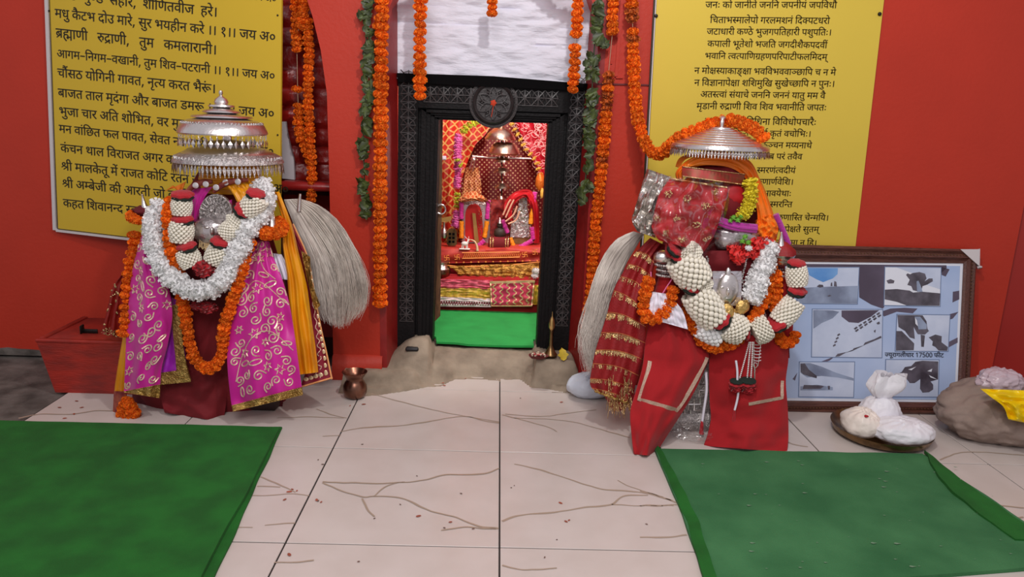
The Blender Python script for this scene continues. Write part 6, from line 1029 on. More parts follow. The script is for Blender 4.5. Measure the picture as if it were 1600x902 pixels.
def cap(t, x, y, w, Y, ang, black=True, h=1.0, side=1):
    p = aty(x, y, Y); S = ppm(p); a = math.radians(ang); d = Vector((math.sin(a), -0.25, math.cos(a)))
    s = w/2/S/0.042
    for me, off, nm in ((capR, 0.0, 'velvet_ring'),)+(((capB, -0.012*side, 'dark_band'),) if black else ()):
        m = Matrix.Translation(p+d.normalized()*off) @ d.to_track_quat('Z', 'Y').to_matrix().to_4x4() @ Matrix.Diagonal((s, s*0.8, s*h, 1))
        o = bpy.data.objects.new(nm, me); COL.objects.link(o); q = m.copy(); q.translation = m.translation-t.location; o.parent = t; o.matrix_basis = q
def pompom(t, x, y, r, Y, mat=None, name='red_pompom', mesh=None, sz=0.8):
    p = aty(x, y, Y); S = ppm(p); s = r/S/0.034
    m = Matrix.Translation(p-t.location) @ Matrix.Rotation(math.pi/2, 4, 'X') @ Matrix.Diagonal((s, s*sz, s, 1))
    o = bpy.data.objects.new(name, mesh or velf[0]); COL.objects.link(o); o.parent = t; o.matrix_basis = m; return o
velf = [ruffle(0.034, 0.8, 60, m_velred, 77, 'velvet_pompom', 0.5, 0.6, 0.1)]

# hair tuft spanned between an inner and an outer edge
def hair(name, label, inner, outer, n, Y, depth, mat, nseg=12, tip=None, seed=3, r0=0.0011, wild=0.02, cw=0.62):
    r = random.Random(seed); mb = MB()
    for k in range(n):
        s = r.random(); lay = r.uniform(-1, 1); tm = r.uniform(0.74, 1.03)*(1-0.10*abs(2*s-1)); pts = []
        o1 = Vector((r.uniform(0, 50), 0, 0)); amp = wild*r.uniform(0.3, 1.4)
        for i in range(nseg+1):
            t = i/nseg*tm; a, b = crom(inner, t), crom(outer, t); wv = s+0.03*math.sin(7*t+9*s)
            x = a[0]*(1-wv)+b[0]*wv; y = a[1]*(1-wv)+b[1]*wv
            dd = depth*math.sin(math.pi*min(1, max(0, wv)))**0.5*(0.35+0.65*math.sin(math.pi*min(1, t*0.9+0.1)))
            clump = 0.010*noise.noise(Vector((s*14, t*1.5, seed)))
            p = aty(x, y, Y+lay*dd+clump)
            p += Vector((noise.noise(o1+Vector((0, t*2.5, 0))), noise.noise(o1+Vector((0, 0, t*2.5))), noise.noise(o1+Vector((3, t*3, 0)))*0.6))*amp*t
            pts.append(p)
        mb.tube(pts, [r0*(1-0.75*(i/nseg)**2) for i in range(nseg+1)], 3, False)
    core = MB()
    R = []
    for i in range(15):
        t = i/15*(cw+0.05); a, b = crom(inner, t), crom(outer, t); A, B = aty(a[0], a[1], Y), aty(b[0], b[1], Y)
        ring = []
        for k in range(16):
            an = 2*math.pi*k/16; c = (A+B)/2+(B-A)/2*math.cos(an)*cw+Vector((0, depth*0.5*math.sin(an)*math.sin(math.pi*min(1, t*0.9+0.1)), 0)); ring.append(c)
        R.append(ring)
    core.rings(R, True)
    t = thing(name, aty(*inner[0][:2], Y), label, 'whisk')
    core.build('hair_core', mat, t)
    o = mb.build('hair', mat, t, True, recalc=False); o['kind'] = 'stuff'; return t
# ------------------------------------------------------------------ silver umbrellas
def pendants(t, c, R, z, n, w, h, mat, name='pendant', drop=0.0, spiky=False):
    mb = MB()
    if spiky: mb.add([(0, 0, 0), (-w/2, -0.001, -h*0.35), (0, -0.0025, -h), (w/2, -0.001, -h*0.35), (0, 0.002, -h*0.4)], [(0, 1, 2, 3), (0, 3, 4), (0, 4, 1), (1, 4, 2), (2, 4, 3)])
    else:
        mb.tube([(0, 0, 0), (0, 0, -h*0.45)], 0.0008, 4); mb.ell((0, 0, -h*0.2), 0.0022, 6, 4)
        mb.add([(0, 0, -h*0.4), (-w/2, -0.001, -h*0.66), (0, -0.003, -h*0.68), (w/2, -0.001, -h*0.66), (0, 0, -h), (0, 0.002, -h*0.68)], [(0, 1, 2), (0, 2, 3), (1, 4, 2), (2, 4, 3), (0, 5, 1), (0, 3, 5), (1, 5, 4), (3, 4, 5)])
    me = mesh_only(mb, name, mat, False)
    for k in range(n):
        a = 2*math.pi*(k+0.5)/n; o = bpy.data.objects.new(name, me); COL.objects.link(o); o.parent = t
        p = Vector(c)+Vector((R*math.cos(a), R*math.sin(a), z))-t.location
        o.matrix_basis = Matrix.Translation(p) @ Matrix.Rotation(a+math.pi/2+rnd.uniform(-0.3, 0.3), 4, 'Z') @ Matrix.Rotation(rnd.uniform(-0.1, 0.1), 4, 'X')
def zof(px, py, Y): return aty(px, py, Y).z
YU = 2.78; cu = aty(350, 208, YU); S = ppm(cu); k = 1/S
t = thing('silver_umbrella', aty(350, 250, YU), 'two tiered silver ceremonial umbrella with pendants above the magenta clad figure', 'umbrella')
def Z(py, px=350): return zof(px, py, YU)
X0 = aty(348, 200, YU).x; c0 = (X0, YU, 0)
b = MB(); b.lathe([(0, Z(141)), (2.5*k, Z(142)), (3.2*k, Z(146)), (2*k, Z(149)), (4*k, Z(151)), (9*k, Z(155)), (11*k, Z(160)), (9*k, Z(163)), (19*k, Z(164.5)), (20*k, Z(167)), (12*k, Z(169)), (27*k, Z(173)), (29*k, Z(176)), (20*k, Z(178)), (44*k, Z(181)), (46*k, Z(184)), (36*k, Z(185)), (52*k, Z(188)), (62*k, Z(195)), (66*k, Z(204)), (67*k, Z(208)), (65*k, Z(210)), (62*k, Z(206)), (0, Z(192))], c0, 64, caps=False); b.build('upper_canopy', m_silver, t)
b = MB()
for kk in range(70):
    a = 2*math.pi*kk/70; b.ell((X0+59*k*math.cos(a), YU+59*k*math.sin(a), Z(193)), (2.2*k, 2.2*k, 2.8*k), 6, 4)
b.build('embossed_band', m_silverO, t)
pendants(t, c0, 64*k, Z(209), 44, 7*k, 21*k, m_silver)
X1 = aty(357, 240, YU).x; c1 = (X1, YU, 0)
b = MB(); b.lathe([(6*k, Z(205)), (6*k, Z(218)), (30*k, Z(221)), (34*k, Z(226)), (30*k, Z(228)), (58*k, Z(232)), (68*k, Z(238)), (72*k, Z(241))], c1, 64, caps=False); b.build('lower_canopy', m_silver, t)
b = MB(); b.lathe([(70*k, Z(239)), (76*k, Z(242)), (82*k, Z(250)), (82.5*k, Z(253)), (79*k, Z(254)), (70*k, Z(244)), (0, Z(236))], c1, 96, wave=0.012, wn=36, caps=False)
for kk in range(60):
    a = 2*math.pi*kk/60; rr = 78.5*k; b.ell((X1+rr*math.cos(a), YU+rr*math.sin(a), Z(247)), (2.2*k, 2.2*k, 4.5*k), 6, 4)
b.build('embossed_rim', m_silverO, t)
pendants(t, c1, 81*k, Z(253), 84, 5.5*k, 19*k, m_silverO, spiky=True)
b = MB(); b.tube([(X1, YU, Z(236)), (X1+0.0, YU, Z(300))], 0.006, 8); b.build('pole', m_silver, t)

YR = 2.72; X2 = aty(1126, 215, YR).x; c2 = (X2, YR, 0); S = ppm(aty(1126, 220, YR)); k = 1/S
Z2 = lambda py: zof(1126, py, YR)
t = thing('silver_umbrella', aty(1126, 235, YR), 'shallow ribbed silver ceremonial umbrella draped with marigolds above the red skirted figure', 'umbrella')
b = MB(); pr = [(0, Z2(180)), (3*k, Z2(181)), (6*k, Z2(184)), (3*k, Z2(188)), (4*k, Z2(190)), (3*k, Z2(197)), (12*k, Z2(199))]
prev = (12, 199)
for i in range(1, 10):
    r_ = 12+62*i/9; y_ = 199+29*(i/9)**1.15; pr += [(r_*k-3.2*k, Z2(y_-2.2)), (r_*k-1.0*k, Z2(y_-1.8)), (r_*k, Z2(y_))]
pr += [(75*k, Z2(229)), (75*k, Z2(233)), (73*k, Z2(233)), (72*k, Z2(230)), (0, Z2(206))]
b.lathe(pr, c2, 96, caps=False); b.build('canopy', m_silver, t)
pendants(t, c2, 74.5*k, Z2(233), 96, 4.6*k, 13*k, m_silverO, spiky=True)
b = MB(); b.tube([(X2, YR, Z2(210)), (X2, YR, Z2(262))], 0.006, 8); b.build('pole', m_silver, t)

# ------------------------------------------------------------------ magenta clad figure
IL = thing('dressed_idol', (-1.10, 2.80, 0), 'temple figure in magenta shawls with silver face under the tiered umbrella', 'idol')
b = MB()   # hidden core that carries the cloth: skirt, shoulders, head
def loft(mb, rings, Y, n=28):
    R = []
    for py, xa, xb, ry, dy in rings:
        A, B = aty(xa, py, Y), aty(xb, py, Y); c = (A+B)/2; rx_ = (B-A).length/2
        R.append([Vector((c.x+rx_*math.cos(2*math.pi*q/n), Y+dy+ry*math.sin(2*math.pi*q/n), c.z)) for q in range(n)])
    mb.rings(R, True)
loft(b, [(268, 312, 400, 0.07, 0), (290, 300, 412, 0.09, 0), (330, 285, 425, 0.11, 0), (370, 240, 425, 0.13, 0), (420, 225, 440, 0.14, 0), (500, 215, 455, 0.15, 0), (600, 215, 460, 0.15, 0), (632, 220, 440, 0.14, 0.02)], 2.84)
b.build('body', m_robe, IL)
b = MB(); b.box(-1.32, -0.86, 2.74, 2.96, 0.0, 0.06, 0.01); b.build('plinth', M('dark_plinth_wood', (52, 34, 30), 0.7), IL)
# turban folds
def roll(mb, px, Y, r_px, n=10): 
    P = path3(px, Y); S = ppm(P[0]); m_ = len(P); mb.tube(P, [r_px/S*(0.55+0.45*math.sin(math.pi*min(1, max(0, i/(m_-1))))) for i in range(m_)], n)
b = MB()
loft(b, [(250, 322, 400, 0.07, 0), (262, 316, 404, 0.085, 0), (280, 312, 408, 0.095, 0), (300, 318, 405, 0.09, 0)], 2.80)
for q in range(5): roll(b, [(318, 272+q*6, 2.72), (345, 277+q*4, 2.695), (375, 281+q*3, 2.69), (404, 276+q*4, 2.72)], None, 4.2)
b.build('turban', m_yel, IL)
Sc = Sheet([(350, 286, 2.66), (362, 300, 2.65), (374, 322, 2.64), (384, 334, 2.635)], [(392, 284, 2.69), (402, 296, 2.68), (404, 312, 2.66), (398, 334, 2.64)], 0.012, 0.006, 4, 0, nz=0.01); Sc.mesh('turban_tail', m_yel, IL, 30, 20)
Sc = Sheet([(256, 300, 2.70), (270, 290, 2.69)], [(290, 284, 2.71), (282, 304, 2.68)], 0.01, 0.004, 3); Sc.mesh('orange_fold', m_orc, IL, 14, 10)
b = MB(); hb = [[(292, 300, 2.66), (302, 291, 2.655), (316, 285, 2.655), (332, 284, 2.66)], [(334, 300, 2.655), (346, 290, 2.65), (360, 284, 2.65), (388, 281, 2.67)]]
for P in hb: roll(b, P, None, 5.0, 10)
b.build('mirror_band', M('maroon_brocade', (112, 18, 34), 0.6, rgb2=(160, 80, 56), vscale=40), IL)
b = MB()
for x, y in ((306, 290), (353, 285), (338, 293), (322, 288), (372, 284)): b.lathe([(0, 0), (0.010, 0), (0.011, 0.003), (0.007, 0.004), (0, 0.004)], aty(x, y, 2.642), 14, axis=(0, -1, 0.1), caps=False)
b.build('mirror', m_silver, IL)
# silver crown and face
b = MB()
cc_ = (337, 334); 
fan = []
for i in range(25):
    a = math.pi*(1.12-1.24*i/24); r_ = 28; fan.append((cc_[0]+r_*math.cos(a)*0.92, cc_[1]-r_*math.sin(a)*1.1))
P = [aty(x, y, 2.655) for x, y in fan]+[aty(358, 345, 2.66), aty(314, 345, 2.66)]
b.slab(P, (0, 0.012, 0))
for i in range(14):
    a = math.pi*(1.08-1.16*i/13)
    b.tube([aty(cc_[0]+17*math.cos(a), cc_[1]-18*math.sin(a), 2.648), aty(cc_[0]+25*math.cos(a), cc_[1]-29*math.sin(a), 2.648)], [0.003, 0.0045], 6)
b.tube([aty(cc_[0]+16*math.cos(a)*1.0, cc_[1]-17*math.sin(a), 2.648) for a in [math.pi*(1.05-1.1*i/20) for i in range(21)]], 0.0022, 6)
b.tube([aty(cc_[0]+27*math.cos(a)*0.92, cc_[1]-29*math.sin(a), 2.65) for a in [math.pi*(1.1-1.2*i/20) for i in range(21)]], 0.003, 6)
for x, y in ((337, 320), (330, 330), (344, 330), (337, 334)): b.ell(aty(x, y, 2.648), (0.008, 0.004, 0.006), 8, 5)
b.tube([aty(x, y, 2.645) for x, y in ((326, 340), (337, 322), (349, 340))], 0.003, 6)
b.build('crown', m_silverO, IL)
b = MB(); b.ell(aty(329, 362, 2.655), (0.062, 0.04, 0.058), 28, 18, jit=0.12, seed=3); o = b.build('face_mask', M('silver_mask', (206, 198, 198), 0.25, 0.85, bump=0.8, bscale=26, var=0.2, vscale=20), IL)
b = MB(); q = aty(332, 362, 2.613); b.ell(q, (0.008, 0.012, 0.017), 8, 6); 
for dx in (-0.022, 0.026): b.ell(q+Vector((dx, 0.004, 0.014)), (0.010, 0.006, 0.005), 8, 6)
b.ell(q+Vector((0.001, 0.004, -0.024)), (0.012, 0.006, 0.004), 8, 6); b.build('facial_features', m_silver, IL)
b = MB(); b.ell(aty(329, 362, 2.65), (0.074, 0.05, 0.068), 30, 20, jit=0.35, seed=8); b.build('clear_wrapper', m_plastic, IL)
b = MB(); r2 = random.Random(5)
for q in range(60):
    x = r2.uniform(312, 350); P = [aty(x, 374+6*math.cos((x-330)/12), 2.63), aty(x+r2.uniform(-3, 3), 386, 2.62), aty(x+r2.uniform(-4, 4), r2.uniform(388, 396)-abs(x-330)*0.4, 2.62)]; b.tube(P, 0.0014, 4)
o = b.build('fringe', M('straw_gold_thread', (196, 168, 122), 0.5, 0.2), IL)
# magenta cloths
def scrolls(S, n, seed, mb, msz=0.030, u=(0.1, 0.9), v=(0.04, 0.88)):
    r = random.Random(seed); pts = []; tries = 0
    while len(pts) < n and tries < 4000:
        tries += 1; a, c = r.uniform(*u), r.uniform(*v); p = S.p(a, c)
        if all((p-q[2]).length > msz*1.75 for q in pts): pts.append((a, c, p))
    for a, c, p in pts:
        mu, mv = S.metric(a, c); mu = max(mu, 0.05); sg = r.choice((-1, 1)); ph = r.uniform(0, 6.28); kind = r.random(); sz = msz*r.uniform(0.8, 1.1)
        if kind < 0.72:
            path = []
            for i in range(22):
                tt = i/21; ang = ph+sg*tt*8.5; rr = sz*(0.92-0.72*tt); path.append((a+rr*math.cos(ang)/mu, c+rr*math.sin(ang)/mv))
            x0, y0 = path[0]; path = [(x0-sg*(-math.sin(ph))*sz*0.9/mu-0, y0-sg*math.cos(ph)*sz*0.9/mv)]+path
        elif kind < 0.88:
            path = [(a+sz*0.9*math.cos(ph+q*math.pi/6)*(0.45 if q % 2 else 1)/mu, c+sz*0.9*math.sin(ph+q*math.pi/6)*(0.45 if q % 2 else 1)/mv) for q in range(13)]
        else:
            path = [(a+(sz*math.cos(q*math.pi/6)*math.cos(ph)-0.4*sz*math.sin(q*math.pi/6)*math.sin(ph))/mu, c+(sz*math.cos(q*math.pi/6)*math.sin(ph)+0.4*sz*math.sin(q*math.pi/6)*math.cos(ph))/mv) for q in range(13)]
        path = [(max(0.01, min(0.99, x)), max(0.01, min(0.94, y))) for x, y in path]
        S.strip(mb, path, 0.0046, 0.0022)
def trimband(S, v0, v1, name, mat, parent, nu=40, off=0.003):
    mb = MB(); A = []; 
    for i in range(nu+1):
        u = i/nu; A.append([S.p(u, v0, off), S.p(u, v1, off), S.p(u, v1, 0.0005)+Vector((0, 0.006, 0)), S.p(u, v0, 0.0005)+Vector((0, 0.006, 0))])
    mb.rings(A, True)
    for vv in (v0, v1): mb.tube([S.p(i/nu, vv, off+0.001) for i in range(nu+1)], 0.002, 5)
    return mb.build(name, mat, parent)
m_emb = M('gold_thread', (255, 222, 196), 0.4, 0.45, var=0.25, vscale=120)
LF = [(221, 368, 2.70), (210, 407, 2.68), (203, 449, 2.665), (198, 512, 2.655), (196, 560, 2.65), (194, 606, 2.65), (194, 613, 2.65)]
RF = [(234, 372, 2.66), (243, 407, 2.64), (262, 449, 2.63), (269, 492, 2.63), (262, 536, 2.625), (252, 577, 2.62), (249, 622, 2.62)]
S1 = Sheet(LF, RF, 0.035, 0.008, 2.5, 0.6, 2.0, nz=0.012); sh_ = S1.mesh('magenta_shawl', m_mag, IL, 44, 70, 0.004); sh_['label'] = 'left panel of magenta shawl'
e_ = MB(); scrolls(S1, 34, 3, e_, 0.021); e_.build('gold_embroidery', m_emb, sh_, recalc=False); trimband(S1, 0.915, 0.998, 'gold_hem', m_goldT, sh_)
S2 = Sheet([(262, 462, 2.70), (262, 520, 2.69), (252, 572, 2.68), (246, 600, 2.67)], [(281, 472, 2.66), (284, 520, 2.65), (290, 560, 2.65), (291, 595, 2.65)], 0.01, 0.006, 2, nz=0.01); fl_ = S2.mesh('inner_fold', M('violet_satin', (172, 40, 190), 0.4), IL, 24, 36, 0.004)
b = MB(); S3 = Sheet([(268, 478, 2.655), (270, 520, 2.65), (274, 560, 2.645), (276, 592, 2.64)], [(279, 474, 2.645), (284, 520, 2.64), (289, 560, 2.635), (298, 596, 2.63)], 0.004, 0.001, 2); S3.mesh('gold_border', m_goldT, fl_, 8, 40, 0.005)
S3b = Sheet([(246, 584, 2.645), (246, 602, 2.645)], [(292, 577, 2.63), (298, 597, 2.63)], 0.004, 0.002, 2); S3b.mesh('gold_border', m_goldT, fl_, 20, 8, 0.005)
S4 = Sheet([(402, 376, 2.665), (388, 405, 2.645), (376, 440, 2.63), (366, 476, 2.62), (358, 522, 2.61), (355, 565, 2.605), (360, 620, 2.60), (364, 643, 2.60)],
           [(420, 378, 2.68), (428, 405, 2.665), (439, 432, 2.65), (450, 468, 2.64), (457, 504, 2.63), (463, 545, 2.62), (469, 590, 2.61), (473, 617, 2.61)], 0.03, 0.010, 3.0, 0.4, 1.0, nz=0.016)
sh2 = S4.mesh('magenta_shawl', m_mag, IL, 60, 80, 0.004); sh2['label'] = 'right panel of magenta shawl'
e_ = MB(); scrolls(S4, 62, 8, e_, 0.022)
for P in ([(0.05, 0.42), (0.3, 0.30), (0.6, 0.33), (0.95, 0.45)], [(0.1, 0.80), (0.35, 0.62), (0.65, 0.60), (0.95, 0.72)], [(0.4, 0.1), (0.6, 0.22), (0.85, 0.30)]):
    S4.strip(e_, [crom(P, i/20) for i in range(21)], 0.003, 0.0024)
e_.build('gold_embroidery', m_emb, sh2, recalc=False); trimband(S4, 0.925, 0.998, 'gold_hem', m_goldT, sh2)
# maroon robe in the middle
S5 = Sheet([(262, 470, 2.75), (254, 560, 2.72), (250, 610, 2.70), (257, 645, 2.69)], [(372, 462, 2.74), (366, 560, 2.71), (356, 612, 2.69), (349, 660, 2.68)], 0.03, 0.010, 1.6, 1.2, nz=0.02); S5.mesh('robe', m_robe, IL, 50, 50, 0.005)
S5b = Sheet([(240, 400, 2.73), (255, 480, 2.73)], [(400, 400, 2.73), (372, 480, 2.73)], 0.05, 0.004, 3); S5b.mesh('chest_cloth', M('dark_maroon_cloth', (96, 14, 26), 0.8), IL, 30, 20)
S5c = Sheet([(205, 590, 2.80), (208, 640, 2.80)], [(260, 600, 2.78), (262, 650, 2.78)], 0.02, 0.004, 3); S5c.mesh('under_shawl_shade', M('dark_maroon_cloth', (96, 14, 26), 0.8), IL, 20, 20)  # dark cloth panel stands in for the shadow under the left shawl panel
S5d = Sheet([(350, 600, 2.76), (352, 668, 2.76)], [(446, 590, 2.78), (440, 648, 2.80)], 0.02, 0.006, 3); S5d.mesh('under_shawl_shade', M('dark_maroon_cloth', (96, 14, 26), 0.8), IL, 24, 20)  # same stand-in for the dark under the right shawl panel
# yellow scarf and mirror-work border
S6 = Sheet([(428, 300, 2.74), (441, 345, 2.71), (442, 385, 2.69), (449, 435, 2.68), (454, 495, 2.67), (460, 545, 2.66), (466, 586, 2.655)], [(436, 300, 2.75), (456, 352, 2.73), (466, 394, 2.72), (479, 446, 2.71), (485, 490, 2.70), (493, 545, 2.69), (497, 582, 2.68)], 0.012, 0.010, 2.6, 0.3, 0.8, nz=0.012); S6.mesh('yellow_scarf', m_yel, IL, 34, 70, 0.004)
S7 = Sheet([(452, 352, 2.79), (470, 400, 2.76), (480, 450, 2.745), (486, 510, 2.73), (484, 560, 2.72), (468, 607, 2.71)], [(458, 350, 2.80), (480, 400, 2.78), (490, 450, 2.76), (501, 509, 2.75), (511, 552, 2.74), (520, 592, 2.73)], 0.01, 0.006, 2.0, nz=0.008)
mb_ = S7.mesh('mirror_work_cloth', M('wine_cloth', (134, 16, 44), 0.6), IL, 30, 60, 0.004)
b = MB(); S7.tubes(b, [(0.97, i/40) for i in range(41)], 0.0035, 0.002, 6); S7.tubes(b, [(i/20, 0.985) for i in range(21)], 0.0035, 0.002, 6); b.build('peach_piping', M('peach_gold_piping', (232, 160, 100), 0.5), mb_)
b = MB()
for q in range(16):
    v_ = 0.22+0.75*q/16; b.ell(S7.p(0.80, v_, 0.003), (0.0085, 0.002, 0.010), 10, 5)
for q in range(5): b.ell(S7.p(0.12+q*0.17, 0.93, 0.003), (0.010, 0.002, 0.009), 10, 5)
b.build('mirror_work', M('pale_gold_sequins', (236, 210, 168), 0.3, 0.6), mb_)
b = MB(); S7.strip(b, [(0.55+0.12*math.sin(i*1.3), 0.2+0.75*i/60) for i in range(61)], 0.003, 0.002); b.build('embroidered_vine', m_emb, mb_, recalc=False)
S8 = Sheet([(470, 392, 2.73), (478, 430, 2.72), (492, 486, 2.71)], [(484, 402, 2.73), (487, 440, 2.72), (500, 478, 2.71)], 0.006, 0.006, 2, nz=0.02); S8.mesh('gold_trim_fold', m_goldT, IL, 14, 30, 0.006)
S9 = Sheet([(426, 396, 2.70), (430, 416, 2.69), (438, 436, 2.69)], [(440, 398, 2.70), (450, 418, 2.69), (454, 438, 2.69)], 0.006, 0.006, 3); S9.mesh('white_tuck', m_wcloth, IL, 20, 20, 0.003)
SA = Sheet([(193, 520, 2.72), (186, 560, 2.71), (180, 598, 2.71), (177, 626, 2.71)], [(200, 520, 2.70), (199, 560, 2.69), (196, 600, 2.69), (196, 630, 2.69)], 0.006, 0.004, 2); o = SA.mesh('yellow_scarf', m_yel, IL, 16, 30, 0.004)
SB = Sheet([(178, 612, 2.70), (176, 648, 2.70)], [(196, 612, 2.69), (204, 650, 2.69)], 0.006, 0.004, 2); SB.mesh('mirror_work_cloth', M('maroon_brocade', (112, 18, 34), 0.6, rgb2=(170, 120, 66), vscale=60), IL, 14, 14, 0.004)
SC_ = Sheet([(190, 428, 2.82), (176, 450, 2.83), (166, 490, 2.84), (158, 522, 2.84)], [(204, 420, 2.80), (202, 450, 2.80), (200, 490, 2.80), (198, 530, 2.80)], 0.01, 0.012, 3, nz=0.01); vl = SC_.mesh('red_veil', M('red_transparent_net', (158, 26, 20), 0.5, alpha=0.75), IL, 24, 30, 0.002)
b = MB(); r2 = random.Random(12)
for q in range(26): u_, v_ = r2.random(), r2.random(); b.ell(SC_.p(u_, v_, 0.003), (0.004, 0.0015, 0.007*r2.random()+0.002), 6, 4, Matrix.Rotation(r2.uniform(-0.6, 0.6), 3, 'Y'))
for q in range(60): b.ell(SC_.p(r2.uniform(0, 0.9), r2.uniform(0.86, 1), 0.003), (0.004, 0.0015, 0.0016), 5, 3, Matrix.Rotation(r2.uniform(-1, 1), 3, 'Y'))
b.build('gold_flecks', m_gold, vl)
# pink folds beside the face, chains
for L_, R_2 in (([(300, 296, 2.68), (297, 320, 2.67), (298, 348, 2.67)], [(332, 292, 2.67), (318, 312, 2.665), (308, 345, 2.665)]), ([(352, 316, 2.665), (352, 340, 2.66)], [(362, 312, 2.67), (362, 340, 2.665)])):
    Sheet(L_, R_2, 0.006, 0.003, 3).mesh('magenta_headcloth', m_mag, IL, 16, 20, 0.003)
b = MB()
for P in ([(300, 395), (318, 430), (322, 470)], [(352, 395), (335, 432), (330, 470)], [(312, 400), (330, 418), (346, 400)], [(308, 415), (326, 440), (346, 412)]): 
    for p, d in walk(path3([(x, y, 2.625) for x, y in P]), 0.008): b.ell(p, 0.0035, 6, 4)
b.build('silver_chain', m_silver, IL)
# horn-like silver cones at the shoulders (their stems stand in rings of flowers)
def cone(px, py0, py1, w, Y, parent, lean=0.0):
    b = MB(); p, q = aty(px, py1, Y), aty(px+lean, py0, Y); L = (q-p).length; S = ppm(p)
    b.lathe([(w/2/S, 0), (w/2/S*1.08, L*0.04), (w/2/S*0.9, L*0.1), (w*0.22/S, L*0.6), (w*0.12/S, L*0.88), (w*0.16/S, L*0.93), (w*0.08/S, L*0.98), (0, L)], p, 20, axis=q-p); return b.build('silver_cone', m_silver, parent)
cone(227, 303, 328, 11, 2.72, IL, -5); cone(425, 318, 357, 16, 2.66, IL, -1)
b = MB(); b.ell(aty(226, 330, 2.73), (0.045, 0.04, 0.02), 16, 10, jit=0.3); b.ell(aty(424, 352, 2.70), (0.05, 0.04, 0.03), 16, 10, jit=0.3); b.build('shoulder_cloth', M('dark_maroon_cloth', (96, 14, 26), 0.8), IL)
b = MB(); b.tube([aty(466, 318, 2.80), aty(469, 302, 2.80)], [0.006, 0.004], 8); b.ell(aty(469, 302, 2.80), 0.006, 8, 5)
# garlands on the magenta clad figure
def ring(t, cx, cy, rx_, ry_, Y, dY, n, r_px, meshes=None, part='marigold'):
    P = [aty(cx+rx_*math.cos(2*math.pi*i/48), cy+ry_*math.sin(2*math.pi*i/48), Y-dY*math.sin(2*math.pi*i/48)) for i in range(49)]
    S = ppm(P[0]); ln_ = sum((a-b).length for a, b in zip(P, P[1:])); strung(t, P, meshes or mari, '', r_px, ln_*S/n, part)
t = thing('marigold_garland', aty(227, 336, 2.70), 'marigold ring around the silver cone on the magenta clad figure\'s shoulder nearer the red chest', 'garland'); ring(t, 226, 338, 21, 7, 2.70, 0.05, 15, 8)
t = thing('marigold_garland', aty(422, 355, 2.68), 'thick marigold ring around the silver cone by the grey whisk on the magenta clad figure', 'garland'); ring(t, 423, 356, 19, 9, 2.66, 0.045, 15, 11)
garland('marigold garland trailing down the outer left edge of the magenta clad figure', [(212, 362, 2.70), (209, 388, 2.69), (204, 405, 2.68), (201, 435, 2.67), (198, 462, 2.66), (195, 503, 2.655), (194, 525, 2.655)], None, 9, 10.5, sc_j=0.2, lat=0.2)
t = thing('marigold_garland', aty(210, 640, 2.67), 'heap of marigold blossoms at the foot of the magenta clad figure', 'garland'); t.location.z = 0
strung(t, path3([(200, 622, 2.665), (196, 634, 2.66), (190, 645, 2.66), (200, 651, 2.655), (215, 650, 2.655), (206, 640, 2.65), (203, 630, 2.65)]), mari, '', 9.5, 8, 'marigold')
garland('long marigold garland looping low over the maroon robe of the magenta clad figure', [(267, 308, 2.60), (263, 340, 2.595), (264, 372, 2.59), (269, 395, 2.585), (277, 418, 2.60), (284, 440, 2.61), (285, 470, 2.62), (291, 500, 2.625), (294, 525, 2.625), (300, 550, 2.62), (313, 571, 2.61), (330, 575, 2.60), (344, 560, 2.60), (349, 530, 2.60), (354, 500, 2.59), (363, 470, 2.585), (371, 450, 2.58), (378, 420, 2.585), (385, 396, 2.595), (396, 374, 2.61)], None, 10, 9.5, sc_j=0.15, lat=0.12)
t = thing('tuberose_garland', aty(250, 330, 2.62), 'thick fluffy white tuberose garland around the neck of the magenta clad figure', 'garland')
strung(t, path3([(252, 318, 2.64), (242, 345, 2.62), (240, 375, 2.60), (250, 408, 2.585), (270, 436, 2.575), (300, 453, 2.57), (328, 452, 2.57), (350, 435, 2.57), (366, 408, 2.58), (378, 380, 2.585), (392, 352, 2.60), (408, 335, 2.62), (415, 312, 2.65), (410, 290, 2.68)]), tuft, '', 16.5, 6.5, 'tuberose_tuft', lat=0.12)
t = thing('bud_garland', aty(337, 420, 2.60), 'cream bud garland with red velvet rings around the magenta clad figure\'s silver face', 'garland'); YB = 2.60
for a in ((284, 308, 283, 336, 27), (284, 346, 282, 378, 32), (288, 390, 302, 416, 30), (408, 308, 384, 332, 30), (366, 334, 372, 360, 24), (370, 352, 350, 368, 27), (348, 384, 332, 410, 29)): seg(t, a[0], a[1], a[2], a[3], a[4]*1.08, YB)
for a in ((285, 304, 34, 5), (285, 342, 34, 0), (291, 384, 36, -12), (400, 302, 32, 25), (380, 328, 34, 55), (347, 377, 36, 20)): cap(t, a[0], a[1], a[2], YB-0.01, a[3])
pompom(t, 320, 420, 17, 2.575); pompom(t, 325, 481, 15, 2.60, sz=0.6); pompom(t, 309, 478, 11, 2.61, sz=0.6)
hair('yak_tail_whisk', 'big bushy grey yak tail whisk hanging from the shoulder of the magenta clad figure', [(444, 312), (452, 334), (462, 360), (476, 386), (486, 410), (493, 440), (497, 470), (500, 492), (512, 514)], [(468, 311), (500, 322), (530, 346), (552, 380), (564, 410), (571, 440), (572, 462), (568, 484), (552, 508)], 2100, 2.84, 0.055, m_hair, seed=3, r0=0.0011, wild=0.032)
hd = MB(); hd.tube([aty(467, 330, 2.80), aty(469, 303, 2.80)], [0.009, 0.005], 8); o = hd.build('whisk_handle', m_silver, bpy.data.objects['yak_tail_whisk'])

